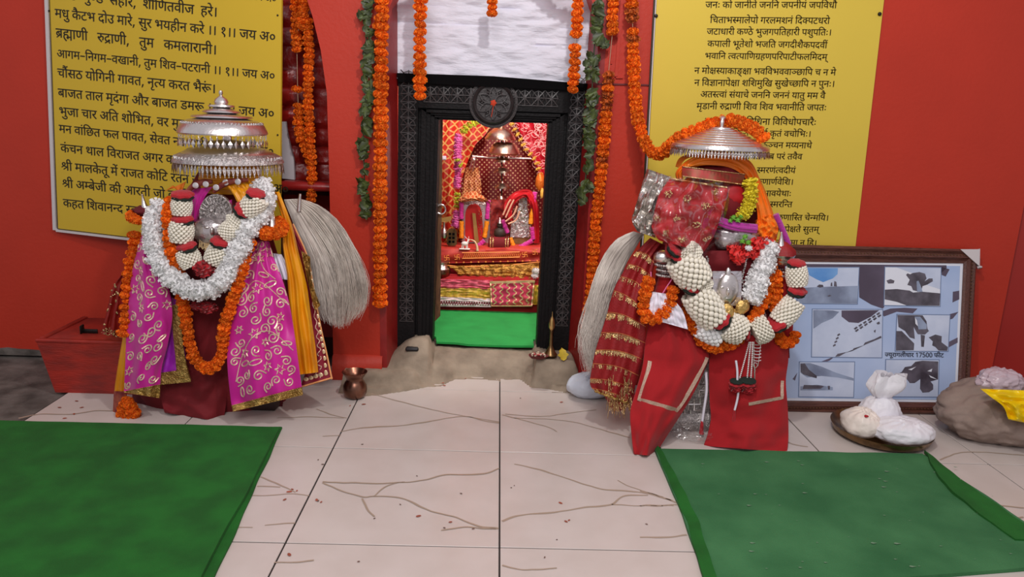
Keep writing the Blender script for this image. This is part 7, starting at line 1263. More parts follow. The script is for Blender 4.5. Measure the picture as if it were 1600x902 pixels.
# ------------------------------------------------------------------ red skirted figure
IR = thing('dressed_idol', (0.86, 2.72, 0), 'temple figure in plain red skirts with saffron hood under the shallow umbrella', 'idol')
b = MB(); loft(b, [(262, 1080, 1170, 0.07, 0), (290, 1070, 1180, 0.09, 0), (330, 1060, 1190, 0.10, 0), (370, 1040, 1200, 0.11, 0), (400, 1030, 1225, 0.12, 0), (470, 1025, 1228, 0.13, 0), (540, 1025, 1222, 0.12, 0.02), (570, 1030, 1220, 0.11, 0.03)], 2.76); b.build('body', m_robe, IR)
# saffron hood
Sh = Sheet([(1060, 286, 2.70), (1056, 270, 2.69), (1072, 252, 2.68), (1100, 240, 2.67), (1140, 238, 2.67), (1172, 252, 2.67), (1188, 282, 2.67), (1200, 315, 2.665), (1212, 350, 2.66), (1214, 372, 2.66)], [(1068, 286, 2.665), (1068, 268, 2.655), (1082, 262, 2.65), (1105, 258, 2.64), (1140, 262, 2.64), (1162, 276, 2.64), (1176, 300, 2.635), (1183, 330, 2.63), (1184, 355, 2.63), (1190, 378, 2.63)], 0.012, 0.005, 3, nz=0.01); Sh.mesh('saffron_hood', m_orc, IR, 24, 80, 0.004)
Sh2 = Sheet([(1060, 262, 2.72), (1070, 246, 2.72), (1110, 238, 2.72), (1160, 244, 2.72), (1190, 285, 2.72), (1214, 350, 2.72)], [(1062, 262, 2.69), (1074, 248, 2.69), (1110, 242, 2.68), (1158, 250, 2.68), (1184, 285, 2.68), (1206, 350, 2.68)], 0.0); Sh2.mesh('hood_back', m_orc, IR, 8, 60, 0.05)
Sf = Sheet([(1180, 345, 2.64), (1184, 365, 2.62), (1196, 378, 2.62)], [(1205, 335, 2.65), (1216, 355, 2.64), (1212, 378, 2.64)], 0.02, 0.006, 2, nz=0.03); Sf.mesh('saffron_fold', m_orc, IR, 20, 20, 0.004)
b = MB(); b.ell(aty(1118, 310, 2.70), (0.135, 0.09, 0.14), 30, 20, jit=0.2, seed=2); b.build('head', m_robe, IR)
Sb = Sheet([(1066, 260, 2.645), (1066, 276, 2.635)], [(1164, 272, 2.63), (1162, 289, 2.62)], 0.03, 0.003, 2); bb_ = Sb.mesh('brocade_headband', M('brown_gold_brocade', (124, 60, 30), 0.4, 0.3, rgb2=(150, 30, 26), vscale=60), IR, 30, 10, 0.004)
b = MB(); Sb.tubes(b, [(i/30, 0.95) for i in range(31)], 0.0022, 0.002, 5); Sb.tubes(b, [(i/30, 0.05) for i in range(31)], 0.0018, 0.002, 5); b.build('gold_cord', m_gold, bb_)
b = MB(); 
b.ell(aty(1140, 305, 2.655), (0.075, 0.045, 0.055), 24, 16, jit=0.15, seed=4); b.build('red_face_cloth', m_dupr, IR)
b = MB(); b.ell(aty(1150, 372, 2.63), (0.085, 0.04, 0.05), 24, 16, jit=0.2, seed=4); b.build('silver_chin', M('silver_mask', (206, 198, 198), 0.25, 0.85, bump=0.8, bscale=26, var=0.2, vscale=20), IR)
# red parcel under cellophane and foil packet
Sp = Sheet([(1048, 278, 2.62), (1030, 305, 2.60), (1022, 335, 2.59), (1019, 358, 2.58), (1030, 376, 2.57)], [(1136, 292, 2.60), (1134, 318, 2.585), (1124, 345, 2.58), (1116, 368, 2.57), (1100, 394, 2.57)], 0.05, 0.008, 2.2, 0.4, 2.0, nz=0.03)
pcl = Sp.mesh('red_dotted_cloth', m_dupr, IR, 44, 44, 0.004)
b = MB(); r2 = random.Random(6)
for u_, v_ in ((0.42, 0.25), (0.72, 0.32), (0.12, 0.22), (0.35, 0.52), (0.68, 0.60), (0.78, 0.12), (0.08, 0.55), (0.9, 0.8), (0.5, 0.86), (0.22, 0.8)):
    c_ = Sp.p(u_, v_, 0.004)
    for q in range(26):
        a_ = r2.uniform(0, 6.28); rr = 0.015*math.sqrt(r2.random()); b.ell(c_+Vector((rr*math.cos(a_), -0.002, rr*0.8*math.sin(a_))), (0.0028, 0.0018, 0.0028), 5, 3)
b.build('gold_sequins', m_gold, pcl)
b = MB(); 
for v_ in (0.02,): Sp.tubes(b, [(i/30, v_) for i in range(31)], 0.004, 0.004, 6)
b.build('gold_cord', m_gold, pcl)
Sq = Sheet([(1044, 274, 2.61), (1024, 305, 2.58), (1015, 340, 2.565), (1016, 366, 2.56), (1060, 388, 2.55)], [(1140, 286, 2.59), (1139, 318, 2.57), (1130, 350, 2.56), (1122, 376, 2.55), (1100, 402, 2.55)], 0.06, 0.010, 5.2, 0.4, 6.0, nz=0.05)
Sq.mesh('clear_wrapper', m_plastic, IR, 60, 60, 0.0015)
Sg = Sheet([(1012, 264, 2.66), (1003, 292, 2.65), (993, 325, 2.64), (988, 345, 2.63), (996, 362, 2.62)], [(1052, 278, 2.65), (1042, 300, 2.635), (1030, 330, 2.63), (1024, 350, 2.62), (1024, 372, 2.60)], 0.03, 0.010, 3.3, 0.2, 4.0, nz=0.05)
o = Sg.mesh('foil_packet', m_foil, None, 44, 50, 0.012); tag(o, 'crumpled silver foil packet tucked behind the wrapped head of the red skirted figure', 'packet')
# magenta band
b = MB(); P = path3([(1118, 342, 2.60), (1135, 350, 2.585), (1155, 355, 2.58), (1182, 358, 2.60)]); S = ppm(P[0])
[b.tube([p+Vector((0, 0.004*abs(dz), dz*4.0/S)) for p in P], 3.6/S, 8) for dz in (-1, 0, 1)]; b.build('magenta_velvet_band', M('magenta_velvet', (176, 34, 150), 0.7, sheen=0.5, bump=0.4, bscale=120), IR)
b = MB(); P = path3([(1212, 335, 2.70), (1222, 358, 2.70), (1232, 382, 2.70)]); b.tube(P, 5/S, 10); b.build('magenta_velvet_band', M('magenta_velvet', (176, 34, 150), 0.7, sheen=0.5, bump=0.4, bscale=120), IR)
# chest
Sch = Sheet([(1030, 392, 2.66), (1020, 470, 2.65), (1016, 520, 2.65)], [(1225, 392, 2.66), (1230, 470, 2.65), (1234, 560, 2.65)], 0.06, 0.008, 4.2, nz=0.02); Sch.mesh('chest_cloth', m_robe, IR, 50, 40)
b = MB()
for P in ([(1098, 400), (1108, 430), (1112, 470), (1128, 500)], [(1170, 400), (1160, 430), (1166, 470), (1150, 500)], [(1104, 400), (1116, 450), (1135, 505)], [(1178, 405), (1186, 440), (1200, 480)], [(1092, 405), (1098, 440), (1104, 470)], [(1186, 440), (1194, 480), (1196, 510)]):
    for p, d in walk(path3([(x, y, 2.575) for x, y in P]), 0.0075): b.ell(p+Vector((rnd.uniform(-.004, .004), 0, 0)), (0.0045, 0.0035, 0.0045), 6, 4)
b.build('silver_chain', m_silverO, IR)
b = MB(); b.ell(aty(1190, 400+20, 2.60), (0.03, 0.01, 0.02), 10, 6)
pq = MB(); c = aty(1137, 453, 2.565); pq.slab([aty(1114, 424, 2.565), aty(1159, 424, 2.565), aty(1158, 478, 2.56), aty(1114, 478, 2.56)], (0, 0.006, 0)); pl_ = pq.build('face_plaque', M('crumpled_silver_film', (214, 210, 216), 0.2, 0.85, bump=0.7, bscale=30), IR, False)
b = MB(); b.ell(aty(1137, 452, 2.56), (0.040, 0.022, 0.062), 24, 16); b.ell(aty(1137, 430, 2.56), (0.012, 0.012, 0.03), 10, 8); b.ell(aty(1137, 456, 2.538), (0.007, 0.010, 0.016), 8, 6)
for dx in (-8, 8): b.ell(aty(1137+dx, 449, 2.545), (0.010, 0.006, 0.0045), 10, 6)
b.ell(aty(1137, 466, 2.545), (0.012, 0.006, 0.004), 10, 6); b.build('small_silver_face', m_silver, IR)
b = MB()
for q in range(26):
    a_ = math.pi*(1.05+0.9*q/25)*-1; p = aty(1138+32*math.cos(a_), 462+26*abs(math.sin(a_))*1.0, 2.55); b.ell(p, (0.010, 0.006, 0.010), 8, 5, jit=0.2, seed=q)
b.ell(aty(1136, 488, 2.535), (0.026, 0.012, 0.032), 14, 8, jit=0.2); b.ell(aty(1160, 480, 2.54), (0.026, 0.012, 0.026), 14, 8, jit=0.2); b.ell(aty(1116, 478, 2.55), (0.018, 0.01, 0.02), 14, 8, jit=0.2)
b.build('gold_necklace', M('pale_gold', (222, 184, 112), 0.3, 0.9, bump=0.8, bscale=90), IR)
# hands: silver spherical palms with bracelets
b = MB(); b.ell(aty(1036, 402, 2.60), (0.035, 0.03, 0.026), 18, 12); b.ell(aty(1222, 404, 2.62), (0.040, 0.035, 0.03), 18, 12)
b.lathe([(0.048, 0), (0.044, -0.012), (0.02, -0.03), (0.0, -0.034)], aty(1221, 398, 2.62), 24, caps=False); b.lathe([(0.0, 0.0), (0.048, 0.0), (0.050, 0.003), (0.047, 0.006), (0, 0.004)], aty(1221, 398, 2.62), 24, caps=False)
b.build('silver_bowl', m_silver, IR)
b = MB()
for (cx, cy, r_, Yc) in ((1040, 414, 0.036, 2.60), (1042, 422, 0.036, 2.60), (1041, 430, 0.034, 2.60), (1225, 424, 0.036, 2.62), (1226, 430, 0.030, 2.62)):
    c_ = aty(cx, cy, Yc)
    for q in range(26): a_ = 2*math.pi*q/26; b.ell(c_+Vector((r_*math.cos(a_), r_*0.8*math.sin(a_), 0)), 0.0052, 6, 4)
b.build('bead_bracelet', m_silverO, IR)
b = MB(); b.lathe([(0.05, -0.01), (0.046, 0.006), (0.03, 0.02), (0.014, 0.034), (0, 0.038)], aty(1222, 393, 2.61), 24, wave=0.08, wn=5, caps=False); b.build('red_cap_cloth', m_crim, IR)
cone(1220, 362, 388, 13, 2.60, IR, 1)
b = MB(); P0_ = aty(1037, 436, 2.61); loft(b, [(430, 1030, 1052, 0.028, 0), (460, 1022, 1062, 0.035, 0), (500, 1018, 1072, 0.04, 0)], 2.62); b.build('sleeve', m_redc, IR); b = MB(); loft(b, [(425, 1216, 1236, 0.028, 0), (470, 1214, 1240, 0.035, 0), (540, 1212, 1236, 0.04, 0)], 2.64); b.build('sleeve', m_redc, IR)
b = MB()
for (ax, ay, bx, by) in ((1010, 392, 1030, 400), (1008, 400, 1022, 404)): pass
Sr = Sheet([(1040, 380, 2.59), (1040, 398, 2.57), (1050, 405, 2.57)], [(1070, 378, 2.57), (1068, 388, 2.56), (1062, 400, 2.56)], 0.02, 0.01, 2); Sr.mesh('red_ribbon', m_redc, IR, 20, 20, 0.004)
b = MB()
for P in ([(1017, 425), (1018, 445), (1021, 462), (1032, 462), (1042, 448), (1050, 436)],): b.tube(path3([(x, y, 2.575) for x, y in P]), 0.0022, 6)
b.build('pink_twisted_cord', M('pink_cord', (232, 120, 170), 0.6), IR)
Sw = Sheet([(1018, 456, 2.575), (1012, 485, 2.565), (1012, 497, 2.56)], [(1044, 460, 2.565), (1066, 485, 2.555), (1075, 515, 2.55)], 0.012, 0.005, 6, 0, 0, nz=0.01); Sw.mesh('white_frill', m_wcloth, IR, 50, 24, 0.003)
Sw = Sheet([(1218, 466, 2.62), (1212, 490, 2.62)], [(1232, 466, 2.62), (1228, 498, 2.62)], 0.01, 0.005, 3); Sw.mesh('white_frill', m_wcloth, IR, 16, 16, 0.003)
# red skirts
Sk1 = Sheet([(1015, 494, 2.63), (1008, 540, 2.61), (1004, 575, 2.58), (993, 615, 2.54), (985, 645, 2.50), (987, 680, 2.465), (990, 710, 2.45)], [(1082, 512, 2.62), (1107, 550, 2.60), (1100, 580, 2.58), (1082, 618, 2.55), (1064, 648, 2.52), (1040, 685, 2.49), (1022, 713, 2.465)], 0.05, 0.006, 1.3, 0.6, 2.2, nz=0.02)
k1 = Sk1.mesh('red_skirt', m_redc, IR, 60, 80, 0.006)
b = MB(); Sk1.strip(b, [(0.10, 0.28+0.27*i/12) for i in range(13)]+[(0.10+0.78*i/20, 0.55+0.085*i/20) for i in range(1, 21)]+[(0.88+0.09*i/12, 0.635-0.42*i/12) for i in range(1, 13)], 0.015, 0.003); b.build('silver_braid', M('silver_gold_braid', (196, 166, 146), 0.45, 0.3, bump=0.4, bscale=120), k1, recalc=False)
Sk2 = Sheet([(1110, 530, 2.62), (1108, 580, 2.61), (1109, 625, 2.60), (1111, 655, 2.585), (1106, 680, 2.55), (1100, 697, 2.53)], [(1230, 520, 2.62), (1232, 560, 2.61), (1228, 595, 2.60), (1231, 640, 2.58), (1232, 680, 2.54), (1230, 707, 2.50)], 0.05, 0.006, 1.6, 2.0, 1.4, nz=0.015)
k2 = Sk2.mesh('red_skirt', m_redc, IR, 60, 80, 0.006)
b = MB(); Sk2.strip(b, [(0.50+0.44*i/16, 0.515) for i in range(17)]+[(0.94+0.015*i/8, 0.515-0.12*i/8) for i in range(1, 9)], 0.012, 0.003); b.build('silver_braid', M('silver_gold_braid', (196, 166, 146), 0.45, 0.3, bump=0.4, bscale=120), k2, recalc=False)
# embossed silver pedestal seen between the skirts
pb = MB(); a0, a1 = aty(1040, 668, 2.66), aty(1118, 672, 2.66); zt_ = aty(1100, 555, 2.66).z; zb_ = aty(1080, 673, 2.66).z
pb.box(0.66, 1.06, 2.665, 2.85, 0.06, zt_, 0.006); pb.box(0.62, 1.10, 2.65, 2.88, 0.0, 0.075, 0.008); ped = pb.build('silver_pedestal', m_silverO, IR)
b = MB()
def seglin(P, r=0.0035): b.tube([aty(x, y, 2.658) for x, y in P], r, 5)
for cx, cy in ((1085, 632), (1102, 610), (1070, 650)):
    w_ = 9; seglin([(cx-w_, cy-w_), (cx, cy-w_), (cx, cy+w_), (cx+w_, cy+w_)]); seglin([(cx-w_, cy+w_), (cx-w_, cy), (cx+w_, cy), (cx+w_, cy-w_)])
for q in range(6):
    for i in range(7):
        a_ = math.pi*i/6; b.ell(aty(1066+q*14+6*math.cos(a_), 660-8*math.sin(a_), 2.658), 0.003, 5, 4)
b.build('embossed_pattern', m_silver, ped)
o = bagshape('clear_plastic_bag', (0.80, 2.585, 0.025), (0.11, 0.05, 0.026), 2.9, film('crinkled_clear_film', 60, 0.08, 3.0), None, crease=0.6); tag(o, 'crumpled transparent plastic on the floor under the red skirted figure between its red skirts', 'bag')
# dupatta with tinsel rows
DLp = [(1016, 372, 2.68), (990, 399, 2.665), (974, 425, 2.66), (959, 454, 2.655), (946, 500, 2.65), (933, 540, 2.65), (926, 570, 2.65), (922, 600, 2.65), (930, 612, 2.65)]
DRp = [(1040, 384, 2.66), (1024, 410, 2.64), (1018, 440, 2.63), (1012, 480, 2.62), (1009, 510, 2.615), (1008, 545, 2.61), (1000, 580, 2.61), (990, 610, 2.61), (980, 632, 2.61)]
Sd = Sheet(DLp, DRp, 0.035, 0.008, 3.2, 0.4, 1.5, nz=0.012); dup = Sd.mesh('red_dupatta', m_crim, IR, 50, 90, 0.004)
gb = MB(); gt = MB(); r2 = random.Random(21)
for row in range(10):
    v0_ = 0.10+0.092*row
    fn = lambda u: v0_+0.035*u-0.02*math.sin(math.pi*u)
    Sd.strip(gb, [(i/24, fn(i/24)) for i in range(25)], 0.003, 0.002)
    for i in range(50):
        u = (i+0.5)/58; hgt = 0.014+0.018*r2.random(); big = noise.noise(Vector((u*5, row*3.3, 0))) > 0.04
        if not big and r2.random() < 0.6: continue
        Sd.strip(gt, [(u, fn(u)+0.004), (min(1, u+r2.uniform(-0.015, 0.02)), fn(u)+0.004+hgt)], 0.0026 if big else 0.0013, 0.003)
gb.build('row_stitching', M('dull_orange_gold', (200, 116, 72), 0.45, 0.4), dup, recalc=False); o = gt.build('tinsel_fringe', m_gold, dup, recalc=False); o['kind'] = 'stuff'
b = MB(); Sd.tubes(b, [(u_/20, 0.985+0.01*math.sin(u_*2.2)) for u_ in range(21)], 0.005, 0.004, 6); b.build('gold_lace', m_goldT, dup)
ts = MB(); r2 = random.Random(8)
for q in range(160):
    x = r2.uniform(950, 986); y0_ = r2.uniform(585, 630); ts.tube([aty(x, y0_, 2.60+r2.uniform(-0.01, 0.02)), aty(x+r2.uniform(-5, 5), y0_+r2.uniform(8, 28), 2.60)], [0.0016, 0.0012], 3)
o = ts.build('gold_tassel', m_gold, dup); o['kind'] = 'stuff'
b = MB(); b.ell(aty(968, 612, 2.63), (0.055, 0.03, 0.075), 20, 14, jit=0.3); b.build('tassel_cloth', m_crim, dup)
hair('yak_tail_whisk', 'long pale yak tail whisk falling beside the gold striped red shawl', [(1006, 366), (990, 392), (974, 420), (960, 455), (950, 490), (940, 520), (934, 550), (930, 575)], [(990, 362), (962, 376), (938, 412), (924, 455), (915, 500), (911, 530), (914, 560), (922, 592)], 1200, 2.74, 0.03, m_hair, seed=9, r0=0.0010, wild=0.05, cw=0.42)
# flowers on the red skirted figure
garland('tiny lemon yellow flower string hanging over the hood of the red skirted figure', [(1171, 280, 2.61), (1173, 300, 2.60), (1172, 318, 2.595), (1163, 332, 2.585), (1156, 340, 2.58)], None, 12.5, 6, meshes=yelf, partname='yellow_blossom', name='flower_garland')
t = thing('green_posy', aty(1150, 342, 2.57), 'little green bud posy at the end of the lemon flower string', 'posy')
for x, y, r_ in ((1146, 340, 6), (1153, 344, 6), (1141, 345, 5), (1158, 338, 5)): pompom(t, x, y, r_, 2.57, name='green_bud', mesh=grnf[0])
t = thing('green_posy', aty(1164, 376, 2.56), 'small green and white posy above the coral red rosettes', 'posy')
for x, y, r_, me in ((1164, 370, 6, grnf[0]), (1160, 377, 6, grnf[0]), (1169, 379, 6, grnf[0]), (1170, 388, 6, tuft[0])): pompom(t, x, y, r_, 2.56, name='green_bud', mesh=me)
t = thing('red_rosette_garland', aty(1165, 395, 2.58), 'coral red ruffled rosettes across the chest of the red skirted figure', 'garland')
for x, y, r_, Y_ in ((1154, 400, 16, 2.565), (1172, 390, 14, 2.575), (1186, 382, 15, 2.58), (1146, 388, 12, 2.60), (1180, 398, 11, 2.58), (1198, 378, 11, 2.60)): pompom(t, x, y, r_, Y_, name='red_rosette', mesh=redf[0])
t = thing('tuberose_garland', aty(1198, 380, 2.60), 'fluffy white tuberose garland down the right side of the red skirted figure\'s chest', 'garland')
strung(t, path3([(1202, 382, 2.60), (1197, 400, 2.585), (1190, 425, 2.57), (1182, 448, 2.56), (1176, 466, 2.555)]), tuft, '', 17, 6, 'tuberose_tuft', lat=0.12)
t = thing('bud_garland', aty(1160, 510, 2.55), 'large cream bud garland with red and green velvet rings on the red skirted figure', 'garland'); YB = 2.55
for a in ((1068, 386, 1086, 404, 34), (1062, 402, 1092, 442, 52), (1084, 456, 1118, 502, 48), (1134, 506, 1160, 520, 44), (1176, 520, 1200, 508, 42), (1216, 504, 1244, 470, 34), (1246, 446, 1244, 416, 30), (1092, 440, 1104, 452, 30)): seg(t, *a, YB)
for a in ((1056, 390, 34, 35), (1062, 403, 28, 5), (1081, 449, 36, 20), (1124, 500, 42, -52), (1212, 505, 40, -40), (1246, 454, 34, 10), (1245, 411, 30, 5), (1168, 522, 26, 90)): cap(t, a[0], a[1], a[2], YB-0.005, a[3])
t = thing('white_bud_cluster', aty(1107, 524, 2.57), 'small bright white bud cluster low on the left of the red skirted figure\'s chest', 'garland'); seg(t, 1092, 512, 1124, 530, 32, 2.565, budsW); seg(t, 1090, 502, 1108, 512, 24, 2.575, budsW)
garland('marigold garland curving under the cream buds on the red skirted figure', [(1073, 470, 2.60), (1078, 495, 2.59), (1087, 517, 2.58), (1099, 535, 2.57), (1118, 543, 2.56), (1140, 538, 2.56), (1156, 528, 2.57)], None, 10, 8, lat=0.12)
garland('marigold strand between the fluffy white garland and the bowl of the red skirted figure', [(1207, 412, 2.585), (1201, 440, 2.575), (1198, 458, 2.57), (1190, 478, 2.56), (1178, 494, 2.55), (1172, 504, 2.55)], None, 9.5, 9)
garland('marigold strand hanging from the silver bowl of the red skirted figure', [(1210, 424, 2.59), (1213, 445, 2.585), (1211, 468, 2.58), (1209, 484, 2.58)], None, 10.5, 9)
garland('marigold loop at the lower right edge of the red skirted figure', [(1214, 520, 2.59), (1220, 531, 2.585), (1231, 537, 2.58), (1241, 530, 2.59), (1244, 518, 2.60)], None, 9.5, 8.5)
garland('marigold loop hanging from the silver wrist of the red skirted figure', [(1015, 434, 2.575), (1009, 455, 2.57), (1005, 480, 2.565), (1010, 496, 2.56), (1022, 500, 2.555), (1036, 489, 2.555), (1048, 470, 2.56), (1052, 448, 2.565)], None, 10.5, 10)
t = thing('beaded_tassel', aty(1171, 535, 2.56), 'beaded silver tassel with red velvet pompoms hanging below the cream garland', 'tassel')
b = MB()
for P in ([(1171, 534), (1163, 565), (1155, 594)], [(1173, 534), (1170, 565), (1167, 596)], [(1176, 534), (1175, 565), (1173, 594)]):
    for p, d in walk(path3([(x, y, 2.545) for x, y in P]), 0.0072): b.ell(p, 0.0034, 6, 4)
b.build('white_beads', M('pearl_bead', (228, 222, 220), 0.25), t)
b = MB()
for q in range(6):
    y_ = 538+q*5; b.tube([aty(x, y_+1.5*math.sin(i), 2.545) for i, x in enumerate((1177, 1181, 1185, 1189))], 0.0022, 5)
b.tube([aty(x, y, 2.545) for x, y in ((1178, 534), (1178, 568), (1180, 580))], 0.0018, 5); b.tube([aty(x, y, 2.545) for x, y in ((1189, 534), (1186, 560), (1184, 572))], 0.0018, 5); b.tube([aty(1180+3*math.cos(a), 571+4*math.sin(a), 2.545) for a in [i*0.6 for i in range(11)]], 0.0018, 5)
b.tube([aty(1179, 574, 2.545), aty(1179, 592, 2.545)], 0.0026, 6); b.build('silver_chain_comb', m_silver, t)
pompom(t, 1150, 604, 11, 2.54); pompom(t, 1168, 604, 13, 2.54)
cap(t, 1150, 600, 22, 2.535, 0, h=0.8, side=-1); cap(t, 1168, 599, 26, 2.535, 0, h=0.8, side=-1)
b = MB()
for P in ([(1150, 564), (1152, 580), (1152, 598)], [(1154, 610), (1152, 625), (1148, 641)]): b.tube(path3([(x, y, 2.535) for x, y in P]), 0.004, 6)
b.build('white_ribbon', m_wcloth, t); b = MB(); b.tube([aty(1148, 641, 2.535), aty(1146, 662, 2.54)], [0.004, 0.007], 8); b.build('red_tip', m_velred, t)
b = MB(); b.tube(path3([(1103, 582, 2.60), (1104, 610, 2.60), (1100, 640, 2.60), (1097, 660, 2.60)]), 0.005, 6); b.build('white_ribbon', m_wcloth, IR); b = MB(); b.tube([aty(1097, 658, 2.60), aty(1096, 678, 2.60)], [0.005, 0.010], 8); b.build('maroon_tag', m_velred, IR)
# ------------------------------------------------------------------ inside the shrine
def netmat(name, base, line, scale, kind='dots', thr=0.25):
    m = bpy.data.materials.new(name); m.use_nodes = True; nt = m.node_tree; N = nt.nodes; L = nt.links; b = N['Principled BSDF']; b.inputs['Roughness'].default_value = 0.5
    tc = N.new('ShaderNodeTexCoord'); mp = N.new('ShaderNodeMapping'); mp.inputs['Scale'].default_value = (scale, scale, scale); mp.inputs['Rotation'].default_value = (0, math.radians(45), 0)
    L.new(tc.outputs['Object'], mp.inputs[0]); v = N.new('ShaderNodeTexVoronoi'); v.inputs['Scale'].default_value = 1.0; v.inputs['Randomness'].default_value = 0.0 if kind == 'dots' else 0.35
    if kind != 'dots': v.feature = 'DISTANCE_TO_EDGE'
    sx = N.new('ShaderNodeSeparateXYZ'); cb = N.new('ShaderNodeCombineXYZ'); L.new(mp.outputs[0], sx.inputs[0]); L.new(sx.outputs[0], cb.inputs[0]); L.new(sx.outputs[2], cb.inputs[1])
    L.new(cb.outputs[0], v.inputs['Vector'])
    r = N.new('ShaderNodeValToRGB'); r.color_ramp.elements[0].position = thr; r.color_ramp.elements[1].position = thr+0.06
    r.color_ramp.elements[0].color = (*lin(line), 1); r.color_ramp.elements[1].color = (*lin(base), 1); L.new(v.outputs['Distance'], r.inputs[0]); L.new(r.outputs[0], b.inputs['Base Color']); return m
def rpoly(name, px, Y, th, mat, parent):
    m = MB(); m.slab([aty(x, y, Y) for x, y in px], (0, th, 0)); return m.build(name, mat, parent, False)
# backdrop cloths
Sx = Sheet([(700, 180, 4.72), (700, 400, 4.70)], [(870, 180, 4.72), (870, 400, 4.70)], 0.0, 0.006, 6, nz=0.01); o = Sx.mesh('backdrop_cloth', netmat('crimson_gold_dots', (138, 12, 22), (236, 200, 150), 46, 'dots', 0.20), None, 60, 30, 0.004); tag(o, 'crimson backdrop cloth with small gold diamonds behind the hanging silver bells', 'cloth')
Sx = Sheet([(676, -30, 4.42), (676, 180, 4.42), (676, 260, 4.40), (676, 330, 4.38), (676, 392, 4.36)], [(840, -30, 4.50), (774, 180, 4.50), (740, 232, 4.46), (718, 300, 4.42), (716, 392, 4.38)], 0.0, 0.010, 4, nz=0.02); o = Sx.mesh('lattice_curtain', netmat('orange_red_lattice', (206, 44, 24), (232, 182, 100), 26, 'edge', 0.07), None, 50, 50, 0.004); tag(o, 'orange red curtain with gold lattice at the left inside the shrine', 'curtain')
Sx = Sheet([(728, 262, 4.36), (722, 300, 4.34), (716, 330, 4.32)], [(748, 262, 4.36), (752, 290, 4.34), (752, 315, 4.32)], 0.0, 0.008, 3, nz=0.02); o = Sx.mesh('gold_netted_cloth', netmat('brown_gold_mesh', (150, 60, 30), (222, 170, 110), 70, 'edge', 0.1), None, 24, 24, 0.004); tag(o, 'bronze gold netted cloth draped beside the rod elbow in the shrine', 'cloth')
Sx = Sheet([(800, 180, 4.50), (824, 232, 4.46), (846, 290, 4.42), (846, 392, 4.38)], [(880, 180, 4.42), (880, 240, 4.42), (880, 300, 4.40), (880, 392, 4.38)], 0.0, 0.008, 3, nz=0.02); cu_ = Sx.mesh('ring_pattern_curtain', M('bright_crimson_cloth', (190, 14, 40), 0.5), None, 40, 50, 0.004); tag(cu_, 'bright crimson curtain with white leaf rings at the right inside the shrine', 'curtain')
e_ = MB(); r2 = random.Random(3)
for q in range(90):
    x, y = r2.uniform(806, 860), r2.uniform(190, 300)
    if (x-800)/46 < (y-185)/105: continue
    P = [(x+4.5*math.cos(a+q)*1.0, y+3*math.sin(a+q)+2*math.cos(a)) for a in [i*0.6 for i in range(10)]]
    e_.tube([aty(a, c, 4.40) for a, c in P], 0.0018, 4)
e_.build('white_ring_embroidery', M('cream_pink_thread', (244, 190, 186), 0.5), cu_)
# the hanging column of silver umbrellas
def um(px, py, label, prof, Y=4.25, nm='silver_umbrella', n=22, fr=True):
    c_ = aty(px, py, Y); k_ = 1/ppm(c_); t_ = thing(nm, c_, label, 'umbrella' if nm == 'silver_umbrella' else 'finial')
    b_ = MB(); b_.lathe([(r_*k_, -y_*k_) for r_, y_ in prof], c_, 36, caps=False); b_.build('dome', M('warm_silver', (212, 198, 178), 0.3, 1.0, var=0.25, vscale=18, bump=0.2, bscale=60), t_)
    if fr: pendants(t_, c_, max(p[0] for p in prof)*k_*0.98, -max(p[1] for p in prof)*k_, n, 2.2*k_, 4*k_, m_silver, spiky=True)
    return t_
um(782, 210, 'upper of the two broad silver domes hanging in the shrine', [(0, -16), (6, -16), (7, -12), (6, -10), (12, -8), (20, -1), (24, 6), (24, 8), (21, 7), (0, -6)])
um(788, 232, 'lower of the two broad silver domes hanging in the shrine', [(0, -10), (12, -9), (18, -6), (23, 2), (24.5, 7), (22, 10), (20, 8), (0, -4)])
for y_, r_, lb in ((250, 12, 'small silver disc bell just under the broad domes in the shrine'), (267, 13, 'middle small silver disc bell on the hanging column in the shrine'), (291, 12, 'lowest small silver disc bell on the hanging column in the shrine')):
    um(785, y_, lb, [(0, -9), (2, -8), (3, -5), (7, -4), (r_, 0), (r_, 3), (r_-2, 3), (0, 0)], n=12)
um(783, 312, 'little silver bulb at the bottom of the hanging column in the shrine', [(0, -8), (2, -7), (5, -3), (6, 1), (4, 5), (2, 8), (3, 10), (0, 10)], nm='silver_finial', fr=False)
b = MB(); b.tube([aty(784, 180, 4.25), aty(784, 318, 4.25)], 0.004, 8); o = b.build('hanging_chain', m_iron, None); tag(o, 'dark chain running down through the silver domes in the shrine', 'chain')
t = thing('silver_rod', aty(785, 246, 4.32), 'thin horizontal silver rod with bent left end behind the hanging column', 'rod')
b = MB(); b.tube([aty(738, 244, 4.32), aty(760, 246, 4.32), aty(830, 248, 4.32)], 0.006, 8); b.build('bar', m_silver, t); b = MB(); b.ell(aty(740, 249, 4.31), (0.018, 0.015, 0.014), 10, 8); b.tube([aty(738, 250, 4.30), aty(734, 264, 4.30)], 0.004, 6); b.tube([aty(742, 250, 4.30), aty(739, 268, 4.30)], 0.004, 6); b.build('elbow', m_silver, t)
b = MB(); q = aty(694, 247, 4.28); b.box(q.x-0.012, q.x+0.012, q.y-0.01, q.y+0.01, q.z-0.012, q.z+0.012, 0.003); o = b.build('wall_switch', m_white, None); tag(o, 'small white switch at the left edge of the lattice curtain', 'switch')
